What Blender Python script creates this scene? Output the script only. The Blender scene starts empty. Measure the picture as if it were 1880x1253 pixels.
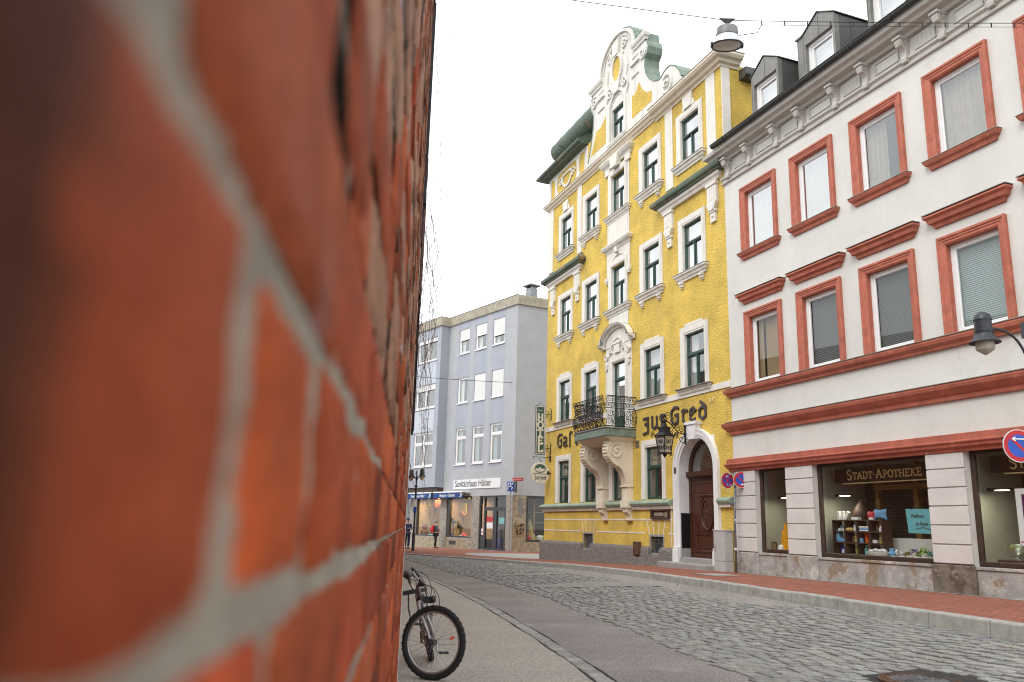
import bpy, bmesh, math, random
from mathutils import Vector, Matrix, noise
random.seed(7)
sc = bpy.context.scene
COL = sc.collection
rad = math.radians
# ------------------------------------------------------------------ mesh helpers
class MB:
    """collects geometry for one mesh"""
    def __init__(s): s.v = []; s.f = []; s.c = []; s.cur = None
    def add(s, vs, fs):
        b = len(s.v); s.v += [tuple(p) for p in vs]
        for f in fs: s.f.append([b + i for i in f]); s.c.append(s.cur)
        return s
    def box(s, x0, x1, y0, y1, z0, z1):
        if x0 > x1: x0, x1 = x1, x0
        if y0 > y1: y0, y1 = y1, y0
        if z0 > z1: z0, z1 = z1, z0
        return s.add([(x0,y0,z0),(x1,y0,z0),(x1,y1,z0),(x0,y1,z0),(x0,y0,z1),(x1,y0,z1),(x1,y1,z1),(x0,y1,z1)],
                     [(0,3,2,1),(4,5,6,7),(0,1,5,4),(1,2,6,5),(2,3,7,6),(3,0,4,7)])
    def quad(s, a, b, c, d): return s.add([a,b,c,d], [(0,1,2,3)])
    def obox(s, c, ax, ay, az):
        """box from a centre and three half-axis vectors"""
        c, ax, ay, az = Vector(c), Vector(ax), Vector(ay), Vector(az); P = []
        for k in (-1,1):
            for j, i in ((-1,-1),(-1,1),(1,1),(1,-1)): P.append(c + ax*i + ay*j + az*k)
        return s.add(P, [(0,3,2,1),(4,5,6,7),(0,1,5,4),(1,2,6,5),(2,3,7,6),(3,0,4,7)])
    def bar(s, a, b, w, h=None, up=(0,0,1)):
        a, b = Vector(a), Vector(b); d = (b-a)
        if d.length < 1e-6: return s
        h = h or w; t = d.normalized(); u = Vector(up)
        if abs(t.dot(u)) > .98: u = Vector((0,1,0))
        sx = t.cross(u).normalized(); sz = sx.cross(t)
        return s.obox((a+b)/2, d/2, sx*w/2, sz*h/2)
    def prism(s, pts, y0, y1, mp=lambda x, z, y: (x, y, z)):
        """polygon pts (x,z) extruded from y0 to y1"""
        n = len(pts)
        A = sum(pts[i][0]*pts[(i+1)%n][1]-pts[(i+1)%n][0]*pts[i][1] for i in range(n))
        if A < 0: pts = pts[::-1]
        vs = [mp(x, z, y0) for x, z in pts] + [mp(x, z, y1) for x, z in pts]
        return s.add(vs, [tuple(range(n)), tuple(range(2*n-1, n-1, -1))] + [((i+1)%n, i, n+i, n+(i+1)%n) for i in range(n)])
    def mold(s, path, prof, cap=True):
        """profile (out, z) swept along plan path; out is to the right-hand side of travel"""
        n = len(path); rings = []
        for i in range(n):
            p = Vector(path[i]); ds = []
            if i > 0: ds.append((p - Vector(path[i-1])).normalized())
            if i < n-1: ds.append((Vector(path[i+1]) - p).normalized())
            ns = [Vector((d.y, -d.x)) for d in ds]
            m = ns[0] if len(ns) == 1 else (ns[0]+ns[1])/(1+ns[0].dot(ns[1]))
            rings.append([(p.x+m.x*o, p.y+m.y*o, z) for o, z in prof])
        k = len(prof); fs = []
        for i in range(n-1):
            for j in range(k):
                a, b = i*k+j, i*k+(j+1)%k
                fs.append((a, a+k, b+k, b))
        if cap: fs += [tuple(range(k)), tuple(range(n*k-1, (n-1)*k-1, -1))]
        return s.add([p for r in rings for p in r], fs)
    def frame(s, x0, x1, z0, z1, prof, bottom=True):
        """mitred frame in the xz plane; prof = (inset, y) points"""
        cs = [(x0,z0,1,1),(x0,z1,1,-1),(x1,z1,-1,-1),(x1,z0,-1,1)]
        k = len(prof); vs = []
        for cx, cz, sx, sz in cs:
            for t, y in prof: vs.append((cx+sx*t, y, (cz+sz*t) if (bottom or cz != z0) else cz))
        fs = []
        for i in range(4 if bottom else 3):
            j = (i+1) % 4
            for m in range(k): fs.append((i*k+m, i*k+(m+1)%k, j*k+(m+1)%k, j*k+m))
        if not bottom: fs += [tuple(range(k-1,-1,-1)), tuple(range(3*k, 4*k))]
        return s.add(vs, fs)
    def tube(s, pts, r, n=6, closed=False, cap=True):
        pts = [Vector(p) for p in pts]; m = len(pts); R = r if isinstance(r, (list, tuple)) else [r]*m
        rings = []; up = Vector((.31,.17,.93))
        for i in range(m):
            if closed: t = pts[(i+1)%m]-pts[i-1]
            else: t = pts[min(i+1,m-1)]-pts[max(i-1,0)]
            if t.length < 1e-9: t = Vector((0,0,1))
            t.normalize(); a = up - t*up.dot(t)
            if a.length < .05: a = Vector((1,0,0)) - t*t.x
            a.normalize(); up = a; b = t.cross(a)
            rings.append([pts[i]+(a*math.cos(2*math.pi*k/n)+b*math.sin(2*math.pi*k/n))*R[i] for k in range(n)])
        fs = []
        for i in range(m if closed else m-1):
            j = (i+1) % m
            for k in range(n): fs.append((i*n+k, i*n+(k+1)%n, j*n+(k+1)%n, j*n+k))
        if cap and not closed: fs += [tuple(range(n-1,-1,-1)), tuple(range((m-1)*n, m*n))]
        return s.add([p for r_ in rings for p in r_], fs)
    def lathe(s, prof, n=24, c=(0,0,0), M=None, ring=False):
        vs = []
        for r, z in prof:
            for k in range(n):
                a = 2*math.pi*k/n; p = Vector((r*math.cos(a), r*math.sin(a), z))
                if M is not None: p = M @ p
                vs.append(p + Vector(c))
        m = len(prof); fs = []
        for i in range(m if ring else m-1):
            j = (i+1) % m
            for k in range(n): fs.append((i*n+k, i*n+(k+1)%n, j*n+(k+1)%n, j*n+k))
        if not ring: fs += [tuple(range(n-1,-1,-1)), tuple(range((m-1)*n, m*n))]
        return s.add(vs, fs)
    def stroke(s, pts, w, y0, y1, mp=lambda x, z, y: (x, y, z), closed=False):
        """flat pen stroke in the xz plane, extruded y0..y1"""
        P = [Vector(p) for p in pts]; n = len(P); L = []; Rr = []
        for i in range(n):
            ds = []
            if i > 0 or closed: ds.append((P[i]-P[i-1]).normalized())
            if i < n-1 or closed: ds.append((P[(i+1)%n]-P[i]).normalized())
            ns = [Vector((-d.y, d.x)) for d in ds]
            m = ns[0] if len(ns) == 1 else (ns[0]+ns[1])/max(.35, 1+ns[0].dot(ns[1]))
            L.append(P[i]+m*w/2); Rr.append(P[i]-m*w/2)
        vs = []
        for i in range(n):
            for q, y in ((L[i],y0),(Rr[i],y0),(Rr[i],y1),(L[i],y1)): vs.append(mp(q.x, q.y, y))
        fs = []
        for i in range(n if closed else n-1):
            a, b = 4*i, 4*((i+1)%n)
            for k in range(4): fs.append((a+k, a+(k+1)%4, b+(k+1)%4, b+k))
        if not closed: fs += [(3,2,1,0), (4*n-4,4*n-3,4*n-2,4*n-1)]
        return s.add(vs, fs)
    def mesh(s, name, smooth=False):
        me = bpy.data.meshes.new(name); me.from_pydata(s.v, [], s.f); me.update()
        if any(c is not None for c in s.c):
            at = me.color_attributes.new('tint', 'FLOAT_COLOR', 'CORNER'); d = []
            for p in me.polygons:
                c = s.c[p.index] or (1,1,1)
                for _ in p.loop_indices: d += [c[0], c[1], c[2], 1.0]
            at.data.foreach_set('color', d)
        bm = bmesh.new(); bm.from_mesh(me); bmesh.ops.recalc_face_normals(bm, faces=bm.faces[:]); bm.to_mesh(me); bm.free()
        if smooth:
            for p in me.polygons: p.use_smooth = True
        return me
    def build(s, name, m, parent=None, smooth=False, bevel=0, loc=(0,0,0), rz=0, seg=1, auto=None):
        me = s.mesh(name, smooth or auto is not None); me.materials.append(M[m] if isinstance(m, str) else m)
        o = bpy.data.objects.new(name, me); COL.objects.link(o)
        o.parent = parent; o.location = loc; o.rotation_euler = (0,0,rz)
        if auto is not None: sharp(me, auto)
        if bevel:
            b = o.modifiers.new('bevel', 'BEVEL'); b.width = bevel; b.segments = seg; b.limit_method = 'ANGLE'; b.angle_limit = rad(35); b.use_clamp_overlap = True
        return o
def sharp(me, ang):
    bm = bmesh.new(); bm.from_mesh(me)
    for e in bm.edges:
        if len(e.link_faces) == 2 and e.calc_face_angle(0) > rad(ang): e.smooth = False
    bm.to_mesh(me); bm.free()
def empty(name, loc=(0,0,0), rz=0, parent=None):
    o = bpy.data.objects.new(name, None); COL.objects.link(o); o.location = loc; o.rotation_euler = (0,0,rz); o.parent = parent
    o.empty_display_size = .2
    return o
def tag(o, label=None, cat=None, group=None, kind=None):
    if label: o['label'] = label
    if cat: o['category'] = cat
    if group: o['group'] = group
    if kind: o['kind'] = kind
    return o
def copy_tree(o, parent=None):
    c = o.copy(); COL.objects.link(c)
    if parent is not None: c.parent = parent
    for ch in list(o.children): copy_tree(ch, c)
    return c
def text_obj(name, s, size, m, parent, loc, depth=.006, off=0, sx=1, align='LEFT', rot=(90,0,0), shear=0):
    cu = bpy.data.curves.new(name, 'FONT'); cu.body = s; cu.size = size; cu.extrude = depth/2; cu.offset = off; cu.align_x = align; cu.shear = shear
    cu.resolution_u = 3
    t = bpy.data.objects.new(name+'_tmp', cu); COL.objects.link(t)
    bpy.context.view_layer.update()
    me = bpy.data.meshes.new_from_object(t.evaluated_get(bpy.context.evaluated_depsgraph_get()))
    bpy.data.objects.remove(t); me.name = name; me.materials.clear(); me.materials.append(M[m])
    o = bpy.data.objects.new(name, me); COL.objects.link(o); o.parent = parent
    o.location = loc; o.rotation_euler = [rad(a) for a in rot]; o.scale = (sx,1,1)
    return o
def clip(pts, axis, val, keep_less):
    out = []; n = len(pts)
    for i in range(n):
        a, b = pts[i], pts[(i+1)%n]
        ia = (a[axis] <= val) == keep_less; ib = (b[axis] <= val) == keep_less
        if ia: out.append(a)
        if ia != ib:
            t = (val-a[axis])/(b[axis]-a[axis]); out.append((a[0]+(b[0]-a[0])*t, a[1]+(b[1]-a[1])*t))
    return out
def wall_holes(mb, x0, x1, z0, z1, y, holes, depth):
    """wall sheet at y with rectangular holes (x0,x1,z0,z1) and their reveals"""
    xs = sorted({x0, x1, *[h[0] for h in holes], *[h[1] for h in holes]}); zs = sorted({z0, z1, *[h[2] for h in holes], *[h[3] for h in holes]})
    xs = [x for x in xs if x0 <= x <= x1]; zs = [z for z in zs if z0 <= z <= z1]
    for i in range(len(xs)-1):
        for j in range(len(zs)-1):
            cx, cz = (xs[i]+xs[i+1])/2, (zs[j]+zs[j+1])/2
            if any(h[0] < cx < h[1] and h[2] < cz < h[3] for h in holes): continue
            mb.quad((xs[i],y,zs[j]),(xs[i+1],y,zs[j]),(xs[i+1],y,zs[j+1]),(xs[i],y,zs[j+1]))
    for a, b, c, d in holes:
        e = y+depth
        mb.quad((a,y,c),(a,e,c),(a,e,d),(a,y,d)); mb.quad((b,y,c),(b,y,d),(b,e,d),(b,e,c))
        mb.quad((a,y,d),(a,e,d),(b,e,d),(b,y,d)); mb.quad((a,y,c),(b,y,c),(b,e,c),(a,e,c))
def spiral(cx, cz, r0, r1, a0, turns, n=22):
    return [(cx+(r0+(r1-r0)*t/n)*math.cos(a0+turns*2*math.pi*t/n), cz+(r0+(r1-r0)*t/n)*math.sin(a0+turns*2*math.pi*t/n)) for t in range(n+1)]
def arc(cx, cz, r, a0, a1, n=12, rz=None):
    rz = rz or r
    return [(cx+r*math.cos(rad(a0+(a1-a0)*t/n)), cz+rz*math.sin(rad(a0+(a1-a0)*t/n))) for t in range(n+1)]
def bez(p0, p1, p2, p3, n=12):
    p0, p1, p2, p3 = map(Vector, (p0,p1,p2,p3))
    return [p0*(1-t)**3+p1*3*t*(1-t)**2+p2*3*t*t*(1-t)+p3*t**3 for t in [i/n for i in range(n+1)]]
# ------------------------------------------------------------------ materials
M = {}
def mat(name, col, rough=.7, var=.12, scale=4, bump=0, bscale=80, bdist=.01, metal=0, spec=.5, stain=None, tint=False, coat=0, streak=None, btype='noise', grain=None, col2=None, c2=(.55,.65), c2scale=3):
    m = bpy.data.materials.new(name); m.use_nodes = True; nt = m.node_tree; N = nt.nodes; L = nt.links
    b = N['Principled BSDF']; b.inputs['Roughness'].default_value = rough; b.inputs['Metallic'].default_value = metal; b.inputs['Specular IOR Level'].default_value = spec
    if coat: b.inputs['Coat Weight'].default_value = coat; b.inputs['Coat Roughness'].default_value = .15
    tc = N.new('ShaderNodeTexCoord'); co = tc.outputs['Object']
    def nz(sc_, det=5, ro=.6, vec=None):
        n = N.new('ShaderNodeTexNoise'); n.inputs['Scale'].default_value = sc_; n.inputs['Detail'].default_value = det; n.inputs['Roughness'].default_value = ro
        L.new(vec or co, n.inputs['Vector']); return n
    def ramp(src, a, b_):
        r = N.new('ShaderNodeMapRange'); r.inputs['From Min'].default_value = a; r.inputs['From Max'].default_value = b_; L.new(src, r.inputs['Value']); return r.outputs[0]
    def mix(fac, a, c, typ='MIX'):
        x = N.new('ShaderNodeMix'); x.data_type = 'RGBA'; x.blend_type = typ
        if isinstance(fac, float): x.inputs[0].default_value = fac
        else: L.new(fac, x.inputs[0])
        for k, q in ((6,a),(7,c)):
            if isinstance(q, tuple): x.inputs[k].default_value = (*q, 1)
            else: L.new(q, x.inputs[k])
        return x.outputs[2]
    n1 = nz(scale)
    lo = tuple(c*(1-var*1.6) for c in col); hi = tuple(min(1, c*(1+var*1.3)) for c in col)
    c = mix(ramp(n1.outputs[0], .25, .75), lo, hi)
    n2 = nz(scale*11, 3)
    c = mix(ramp(n2.outputs[0], .3, .7), c, mix(1.0, c, (1-var*.9,)*3, 'MULTIPLY'))
    if grain:
        n5 = nz(grain[0], 2, .7); c = mix(ramp(n5.outputs[0], .34, .66), mix(1.0, c, (1-grain[1],)*3, 'MULTIPLY'), mix(1.0, c, (1+grain[1],)*3, 'MULTIPLY'))
    if col2: c = mix(ramp(nz(c2scale, 6, .65).outputs[0], *c2), c, col2)
    if streak:
        mp = N.new('ShaderNodeMapping'); mp.inputs['Scale'].default_value = (1,1,.09); L.new(co, mp.inputs['Vector'])
        n3 = nz(streak[1], 6, .7, mp.outputs[0]); c = mix(ramp(n3.outputs[0], .52, .82), c, streak[0])
    if stain:
        n4 = nz(stain[1], 7, .65); c = mix(ramp(n4.outputs[0], stain[2], stain[2]+.12), c, stain[0])
    if tint:
        at = N.new('ShaderNodeAttribute'); at.attribute_name = 'tint'; c = mix(1.0, c, at.outputs['Color'], 'MULTIPLY')
    L.new(c, b.inputs['Base Color'])
    if bump:
        bp = N.new('ShaderNodeBump'); bp.inputs['Strength'].default_value = bump; bp.inputs['Distance'].default_value = bdist
        if btype == 'voronoi':
            v = N.new('ShaderNodeTexVoronoi'); v.inputs['Scale'].default_value = bscale; L.new(co, v.inputs['Vector']); h = v.outputs['Distance']
            ad = N.new('ShaderNodeMath'); ad.operation = 'MULTIPLY_ADD'; L.new(nz(bscale*.45, 6, .7).outputs[0], ad.inputs[0]); ad.inputs[1].default_value = 1.6; L.new(h, ad.inputs[2]); h = ad.outputs[0]
        else: h = nz(bscale, 6, .65).outputs[0]
        L.new(h, bp.inputs['Height']); L.new(bp.outputs[0], b.inputs['Normal'])
    r = N.new('ShaderNodeMapRange'); r.inputs['To Min'].default_value = max(.02, rough-.1); r.inputs['To Max'].default_value = min(1, rough+.12)
    L.new(n1.outputs[0], r.inputs['Value']); L.new(r.outputs[0], b.inputs['Roughness'])
    M[name] = m; return m
def glass(name, tintc=(.75,.8,.8), refl=1.0, base=.06, rough=.0, wav=.0):
    m = bpy.data.materials.new(name); m.use_nodes = True; nt = m.node_tree; N = nt.nodes; L = nt.links
    N.remove(N['Principled BSDF']); out = N['Material Output']
    tr = N.new('ShaderNodeBsdfTransparent'); tr.inputs[0].default_value = (*tintc, 1)
    gl = N.new('ShaderNodeBsdfGlossy'); gl.inputs['Roughness'].default_value = rough; gl.inputs['Color'].default_value = (.95,.97,.97,1)
    fr = N.new('ShaderNodeFresnel'); ge = N.new('ShaderNodeNewGeometry'); io = N.new('ShaderNodeMapRange'); io.inputs['To Min'].default_value = 1.5; io.inputs['To Max'].default_value = 1/1.5; L.new(ge.outputs['Backfacing'], io.inputs['Value']); L.new(io.outputs[0], fr.inputs['IOR'])
    mm = N.new('ShaderNodeMath'); mm.operation = 'MULTIPLY_ADD'; mm.inputs[1].default_value = refl; mm.inputs[2].default_value = base; mm.use_clamp = True
    L.new(fr.outputs[0], mm.inputs[0])
    if wav:
        n = N.new('ShaderNodeTexNoise'); n.inputs['Scale'].default_value = 2.2; tc = N.new('ShaderNodeTexCoord'); L.new(tc.outputs['Object'], n.inputs['Vector'])
        bp = N.new('ShaderNodeBump'); bp.inputs['Strength'].default_value = wav; bp.inputs['Distance'].default_value = .05; L.new(n.outputs[0], bp.inputs['Height']); L.new(bp.outputs[0], gl.inputs['Normal'])
    mx = N.new('ShaderNodeMixShader'); L.new(mm.outputs[0], mx.inputs[0]); L.new(tr.outputs[0], mx.inputs[1]); L.new(gl.outputs[0], mx.inputs[2])
    L.new(mx.outputs[0], out.inputs['Surface']); M[name] = m
def emit(name, col, st):
    m = bpy.data.materials.new(name); m.use_nodes = True; b = m.node_tree.nodes['Principled BSDF']
    b.inputs['Base Color'].default_value = (*col,1); b.inputs['Emission Color'].default_value = (*col,1); b.inputs['Emission Strength'].default_value = st; M[name] = m
def bricks_mat(name, c1, c2, cm, bw, rh, mortar, offs=.5, rough=.8, bump=.4, rot=0, var=.5, plane='xz'):
    """procedural brick bond laid in metres on the object's xz or xy plane"""
    m = bpy.data.materials.new(name); m.use_nodes = True; nt = m.node_tree; N = nt.nodes; L = nt.links
    b = N['Principled BSDF']; b.inputs['Roughness'].default_value = rough
    tc = N.new('ShaderNodeTexCoord'); mp = N.new('ShaderNodeMapping'); L.new(tc.outputs['Object'], mp.inputs['Vector'])
    if plane == 'xz': mp.inputs['Rotation'].default_value = (rad(-90),0,0)
    else: mp.inputs['Rotation'].default_value = (0,0,rad(rot))
    br = N.new('ShaderNodeTexBrick'); L.new(mp.outputs[0], br.inputs['Vector'])
    br.inputs['Scale'].default_value = 1; br.inputs['Brick Width'].default_value = bw; br.inputs['Row Height'].default_value = rh; br.inputs['Mortar Size'].default_value = mortar; br.inputs['Mortar Smooth'].default_value = .3
    br.offset = offs; br.inputs['Color1'].default_value = (*c1,1); br.inputs['Color2'].default_value = (*c2,1); br.inputs['Mortar'].default_value = (*cm,1); br.inputs['Bias'].default_value = 0
    n = N.new('ShaderNodeTexNoise'); n.inputs['Scale'].default_value = 6; n.inputs['Detail'].default_value = 8; n.inputs['Roughness'].default_value = .75; L.new(tc.outputs['Object'], n.inputs['Vector'])
    r = N.new('ShaderNodeMapRange'); r.inputs['From Min'].default_value = .3; r.inputs['From Max'].default_value = .7; r.inputs['To Min'].default_value = 1-var; r.inputs['To Max'].default_value = 1+var*.6; L.new(n.outputs[0], r.inputs['Value'])
    x = N.new('ShaderNodeMix'); x.data_type = 'RGBA'; x.blend_type = 'MULTIPLY'; x.inputs[0].default_value = 1; L.new(br.outputs['Color'], x.inputs[6]); L.new(r.outputs[0], x.inputs[7]); L.new(x.outputs[2], b.inputs['Base Color'])
    ad = N.new('ShaderNodeMath'); ad.operation = 'MULTIPLY_ADD'; ad.inputs[1].default_value = -1; L.new(br.outputs['Fac'], ad.inputs[0]); L.new(n.outputs[0], ad.inputs[2])
    bp = N.new('ShaderNodeBump'); bp.inputs['Strength'].default_value = bump; bp.inputs['Distance'].default_value = .01; L.new(ad.outputs[0], bp.inputs['Height']); L.new(bp.outputs[0], b.inputs['Normal'])
    M[name] = m
mat('yellow_roughcast', (.77,.54,.105), .85, .18, 1.1, .75, 34, .025, stain=((.60,.40,.10),.8,.60), btype='voronoi', streak=((.64,.44,.11),.7))
mat('white_stucco', (.755,.725,.655), .7, .06, 3, .25, 60, .004, streak=((.50,.46,.40),2.2))
mat('gable_stucco', (.745,.725,.67), .7, .07, 2, .3, 40, .006, streak=((.44,.42,.37),2.4))
mat('cream_stucco', (.74,.66,.52), .75, .06, 3, .2, 60, .004, streak=((.56,.48,.36),3))
mat('green_paint', (.022,.066,.050), .38, .2, 6)
mat('copper_green', (.21,.275,.22), .6, .25, 2.5, .15, 20, .01, streak=((.10,.17,.12),4))
mat('copper_dark', (.085,.13,.085), .55, .3, 1.6, .2, 14, .01, col2=(.26,.17,.08), c2=(.56,.68), c2scale=1.5)
mat('sill_green', (.33,.43,.34), .55, .2, 3, .1, 30, .005, streak=((.20,.27,.2),5))
mat('sheet_metal', (.33,.32,.29), .55, .2, 5, .1, 30, .004, metal=.3)
mat('pebbledash', (.34,.31,.285), .9, .45, 24, 1.0, 38, .03, btype='voronoi')
mat('granite', (.36,.35,.33), .85, .25, 20, .3, 90, .005, stain=((.22,.21,.19),1.5,.58))
mat('oak_door', (.085,.028,.014), .38, .3, 7, .12, 40, .003)
mat('brown_wood', (.06,.032,.02), .5, .3, 8)
mat('rust_metal', (.11,.055,.03), .7, .35, 6, .2, 40, .004)
mat('iron_black', (.018,.018,.02), .5, .3, 12, .15, 60, .003, metal=.4)
mat('dark_letter', (.055,.042,.045), .5, .25, 12)
mat('wall_white', (.665,.655,.61), .8, .06, .8, .3, 45, .006, stain=((.54,.52,.475),1.1,.63), streak=((.57,.55,.50),1.0))
mat('frieze_white', (.52,.50,.455), .75, .07, 2, .2, 45, .004, streak=((.42,.39,.34),3))
mat('pier_white', (.63,.605,.57), .8, .07, 1.8, .2, 45, .005, stain=((.42,.35,.26),1.3,.66))
mat('terracotta', (.48,.145,.088), .68, .2, 3, .2, 30, .005, stain=((.55,.25,.18),6,.62), streak=((.36,.075,.04),5))
mat('terracotta_worn', (.43,.115,.07), .62, .2, 3, .2, 30, .005, stain=((.62,.55,.5),7,.66), streak=((.26,.06,.04),4))
mat('peeling_plaster', (.41,.39,.365), .9, .25, 3.0, .8, 14, .02, col2=(.27,.21,.145), c2=(.54,.58), c2scale=1.7, stain=((.60,.56,.51),2.6,.57))
mat('peeling_dark', (.20,.165,.125), .9, .35, 3.0, .8, 14, .02, col2=(.10,.075,.05), c2=(.52,.58), c2scale=2.3, stain=((.45,.41,.36),3.1,.60))
mat('pvc_white', (.80,.80,.79), .35, .03, 6)
mat('roof_metal', (.115,.115,.11), .45, .2, 2.5, .06, 20, .004, metal=.3)
mat('roof_metal_pale', (.23,.225,.205), .5, .15, 3, .06, 20, .004, metal=.2)
mat('gutter_metal', (.055,.06,.058), .5, .25, 5, metal=.3)
mat('blue_render', (.365,.395,.45), .85, .06, 1.2, .55, 30, .012, streak=((.30,.34,.44),1.5))
mat('grey_render', (.41,.425,.445), .85, .06, 1.2, .55, 30, .012)
mat('bay_panel', (.50,.54,.60), .8, .05, 1.5, .3, 30, .01)
mat('fascia_sheet', (.42,.385,.30), .6, .2, 3, .1, 30, .004, streak=((.26,.23,.17),6))
mat('shutter', (.74,.74,.72), .6, .04, 4)
mat('shell_stone', (.40,.335,.235), .85, .35, 5, .6, 22, .02, stain=((.18,.16,.14),1.4,.60))
mat('pillar_stone', (.36,.33,.29), .85, .3, 7, .5, 26, .015, stain=((.14,.13,.12),2.4,.62))
mat('alu_dark', (.05,.052,.055), .45, .15, 6, metal=.3)
mat('awning_blue', (.015,.07,.24), .8, .15, 5)
mat('white_paint', (.80,.80,.79), .5, .05, 6)
mat('sign_white', (.76,.77,.77), .5, .04, 4)
mat('ink_grey', (.10,.10,.11), .6, .1, 6)
mat('sign_red', (.50,.012,.02), .4, .08, 6)
mat('sign_blue', (.015,.08,.46), .4, .1, 6)
mat('zinc', (.36,.37,.38), .5, .25, 9, .1, 60, .002, metal=.6)
mat('zinc_scratched', (.22,.225,.23), .55, .45, 7, .2, 40, .003, metal=.5)
mat('cabinet_grey', (.46,.46,.45), .55, .06, 4)
mat('hotel_green', (.035,.105,.085), .45, .15, 6)
mat('hotel_letter', (.72,.67,.54), .5, .06, 6)
mat('lamp_black', (.042,.047,.055), .42, .2, 8, metal=.2)
mat('lamp_globe', (.62,.50,.27), .25, .2, 12, spec=.6)
mat('lamp_globe_grey', (.50,.46,.38), .3, .15, 12, .3, 30, .01, spec=.6)
mat('lamp_steel', (.62,.65,.68), .30, .08, 5, metal=.55)
mat('lamp_grey', (.24,.24,.235), .55, .2, 6, metal=.3)
mat('lamp_lens', (.58,.64,.62), .3, .1, 5)
mat('asphalt', (.285,.262,.244), .93, .14, .9, .9, 130, .012, stain=((.22,.198,.183),.55,.64), col2=(.37,.345,.32), c2=(.58,.72), c2scale=.6, grain=(34,.42))
mat('footpath_tarmac', (.42,.385,.335), .93, .07, 1.0, .9, 150, .010, stain=((.25,.22,.185),.6,.68), grain=(42,.34))
mat('sett_stone', (.268,.264,.246), .78, .22, 9, .5, 45, .006, tint=True, grain=(60,.22))
mat('sett_joint', (.035,.033,.030), .95, .3, 9, .5, 60, .01)
mat('kerb_stone', (.37,.365,.33), .85, .18, 7, .4, 70, .006, stain=((.22,.22,.19),1.4,.58))
mat('old_brick', (.33,.064,.021), .75, .28, 9, .55, 55, .004, tint=True, spec=.12, col2=(.34,.14,.13), c2=(.60,.74), c2scale=17, stain=((.16,.06,.04),21,.60), grain=(240,.22))
mat('mortar', (.36,.315,.245), .95, .25, 22, 1.0, 120, .006, stain=((.17,.15,.13),14,.55))
mat('mortar_strip', (.34,.31,.275), .95, .3, 6, .8, 60, .01, grain=(40,.3), stain=((.16,.14,.12),3,.55))
mat('plaster_edge', (.58,.55,.50), .9, .15, 6, .4, 40, .006)
mat('dark_board', (.028,.026,.027), .6, .3, 6)
mat('vine_bark', (.17,.10,.075), .85, .3, 20)
mat('curtain', (.74,.73,.69), .9, .05, 5)
mat('curtain_beige', (.40,.33,.25), .9, .15, 5)
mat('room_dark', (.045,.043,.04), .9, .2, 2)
mat('blind_green', (.33,.40,.385), .6, .05, 4)
mat('blind_grey', (.135,.14,.135), .6, .06, 4)
mat('kraft', (.30,.20,.105), .8, .1, 3)
mat('tyre', (.017,.017,.018), .75, .25, 20, .3, 90, .003)
mat('alloy', (.42,.42,.42), .3, .12, 10, metal=.85)
mat('bike_frame', (.055,.03,.028), .35, .2, 8, coat=.4)
mat('bike_fork', (.50,.50,.50), .33, .15, 12, metal=.5, col2=(.25,.13,.08), c2=(.62,.7), c2scale=25)
mat('bike_plastic', (.016,.016,.017), .5, .2, 15)
mat('skin', (.52,.30,.21), .6, .06, 20)
mat('jacket_blue', (.022,.05,.15), .85, .2, 9)
mat('jeans_blue', (.02,.035,.10), .9, .2, 12)
mat('jacket_grey', (.07,.10,.13), .85, .2, 9)
mat('trouser_black', (.014,.014,.016), .9, .2, 12)
mat('bag_red', (.52,.014,.02), .6, .12, 9)
mat('hair_grey', (.20,.22,.25), .8, .2, 20)
mat('hair_dark', (.03,.022,.018), .8, .2, 20)
mat('roof_tile_dark', (.07,.05,.045), .8, .25, 8, .6, 20, .02)
mat('poster_cyan', (.14,.43,.47), .6, .03, 6)
mat('poster_purple', (.10,.015,.09), .5, .2, 5)
mat('face_tan', (.45,.24,.15), .6, .1, 6)
mat('gold_letter', (.88,.74,.36), .4, .08, 8)
mat('cream_wall', (.44,.44,.37), .8, .06, 3)
mat('ochre_wood', (.30,.16,.035), .55, .2, 5)
mat('shelf_wood', (.075,.04,.024), .55, .25, 8)
for nm, c in dict(pack_white=(.72,.72,.70), pack_blue=(.16,.36,.60), pack_navy=(.03,.05,.30), pack_red=(.60,.03,.05), pack_orange=(.75,.10,.02), pack_pink=(.60,.12,.26), pack_gold=(.42,.30,.08), pack_green=(.26,.45,.06), pack_yellow=(.75,.36,.01), pack_lilac=(.40,.30,.50), pack_brown=(.07,.035,.025), pack_teal=(.20,.50,.50), plush_brown=(.20,.075,.045), shoe_black=(.02,.02,.022)).items(): mat(nm, c, .6, .1, 9)
glass('pane', (.84,.88,.88), 3.0, .28)
glass('pane_old', (.84,.88,.88), 3.0, .26, .0, .06)
glass('pane_low', (.82,.86,.86), 2.0, .10, .0, .06)
glass('shop_glass', (.92,.95,.94), 1.0, .02)
glass('lantern_glass', (.85,.88,.86), 1.2, .30, .35)
emit('lamp_lit', (1,.95,.72), 6); emit('lamp_warm', (1,.62,.18), 5)
bricks_mat('clinker_paving', (.40,.115,.062), (.27,.085,.05), (.10,.075,.06), .22, .075, .010, .5, .85, .6, 90, .35, 'xy')
bricks_mat('brick_plain', (.36,.09,.04), (.27,.07,.035), (.36,.32,.27), .25, .077, .012, .5, .8, .5)
bricks_mat('shop_brick', (.085,.05,.035), (.05,.03,.024), (.10,.08,.065), .25, .08, .012, .5, .8, .4)
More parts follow.
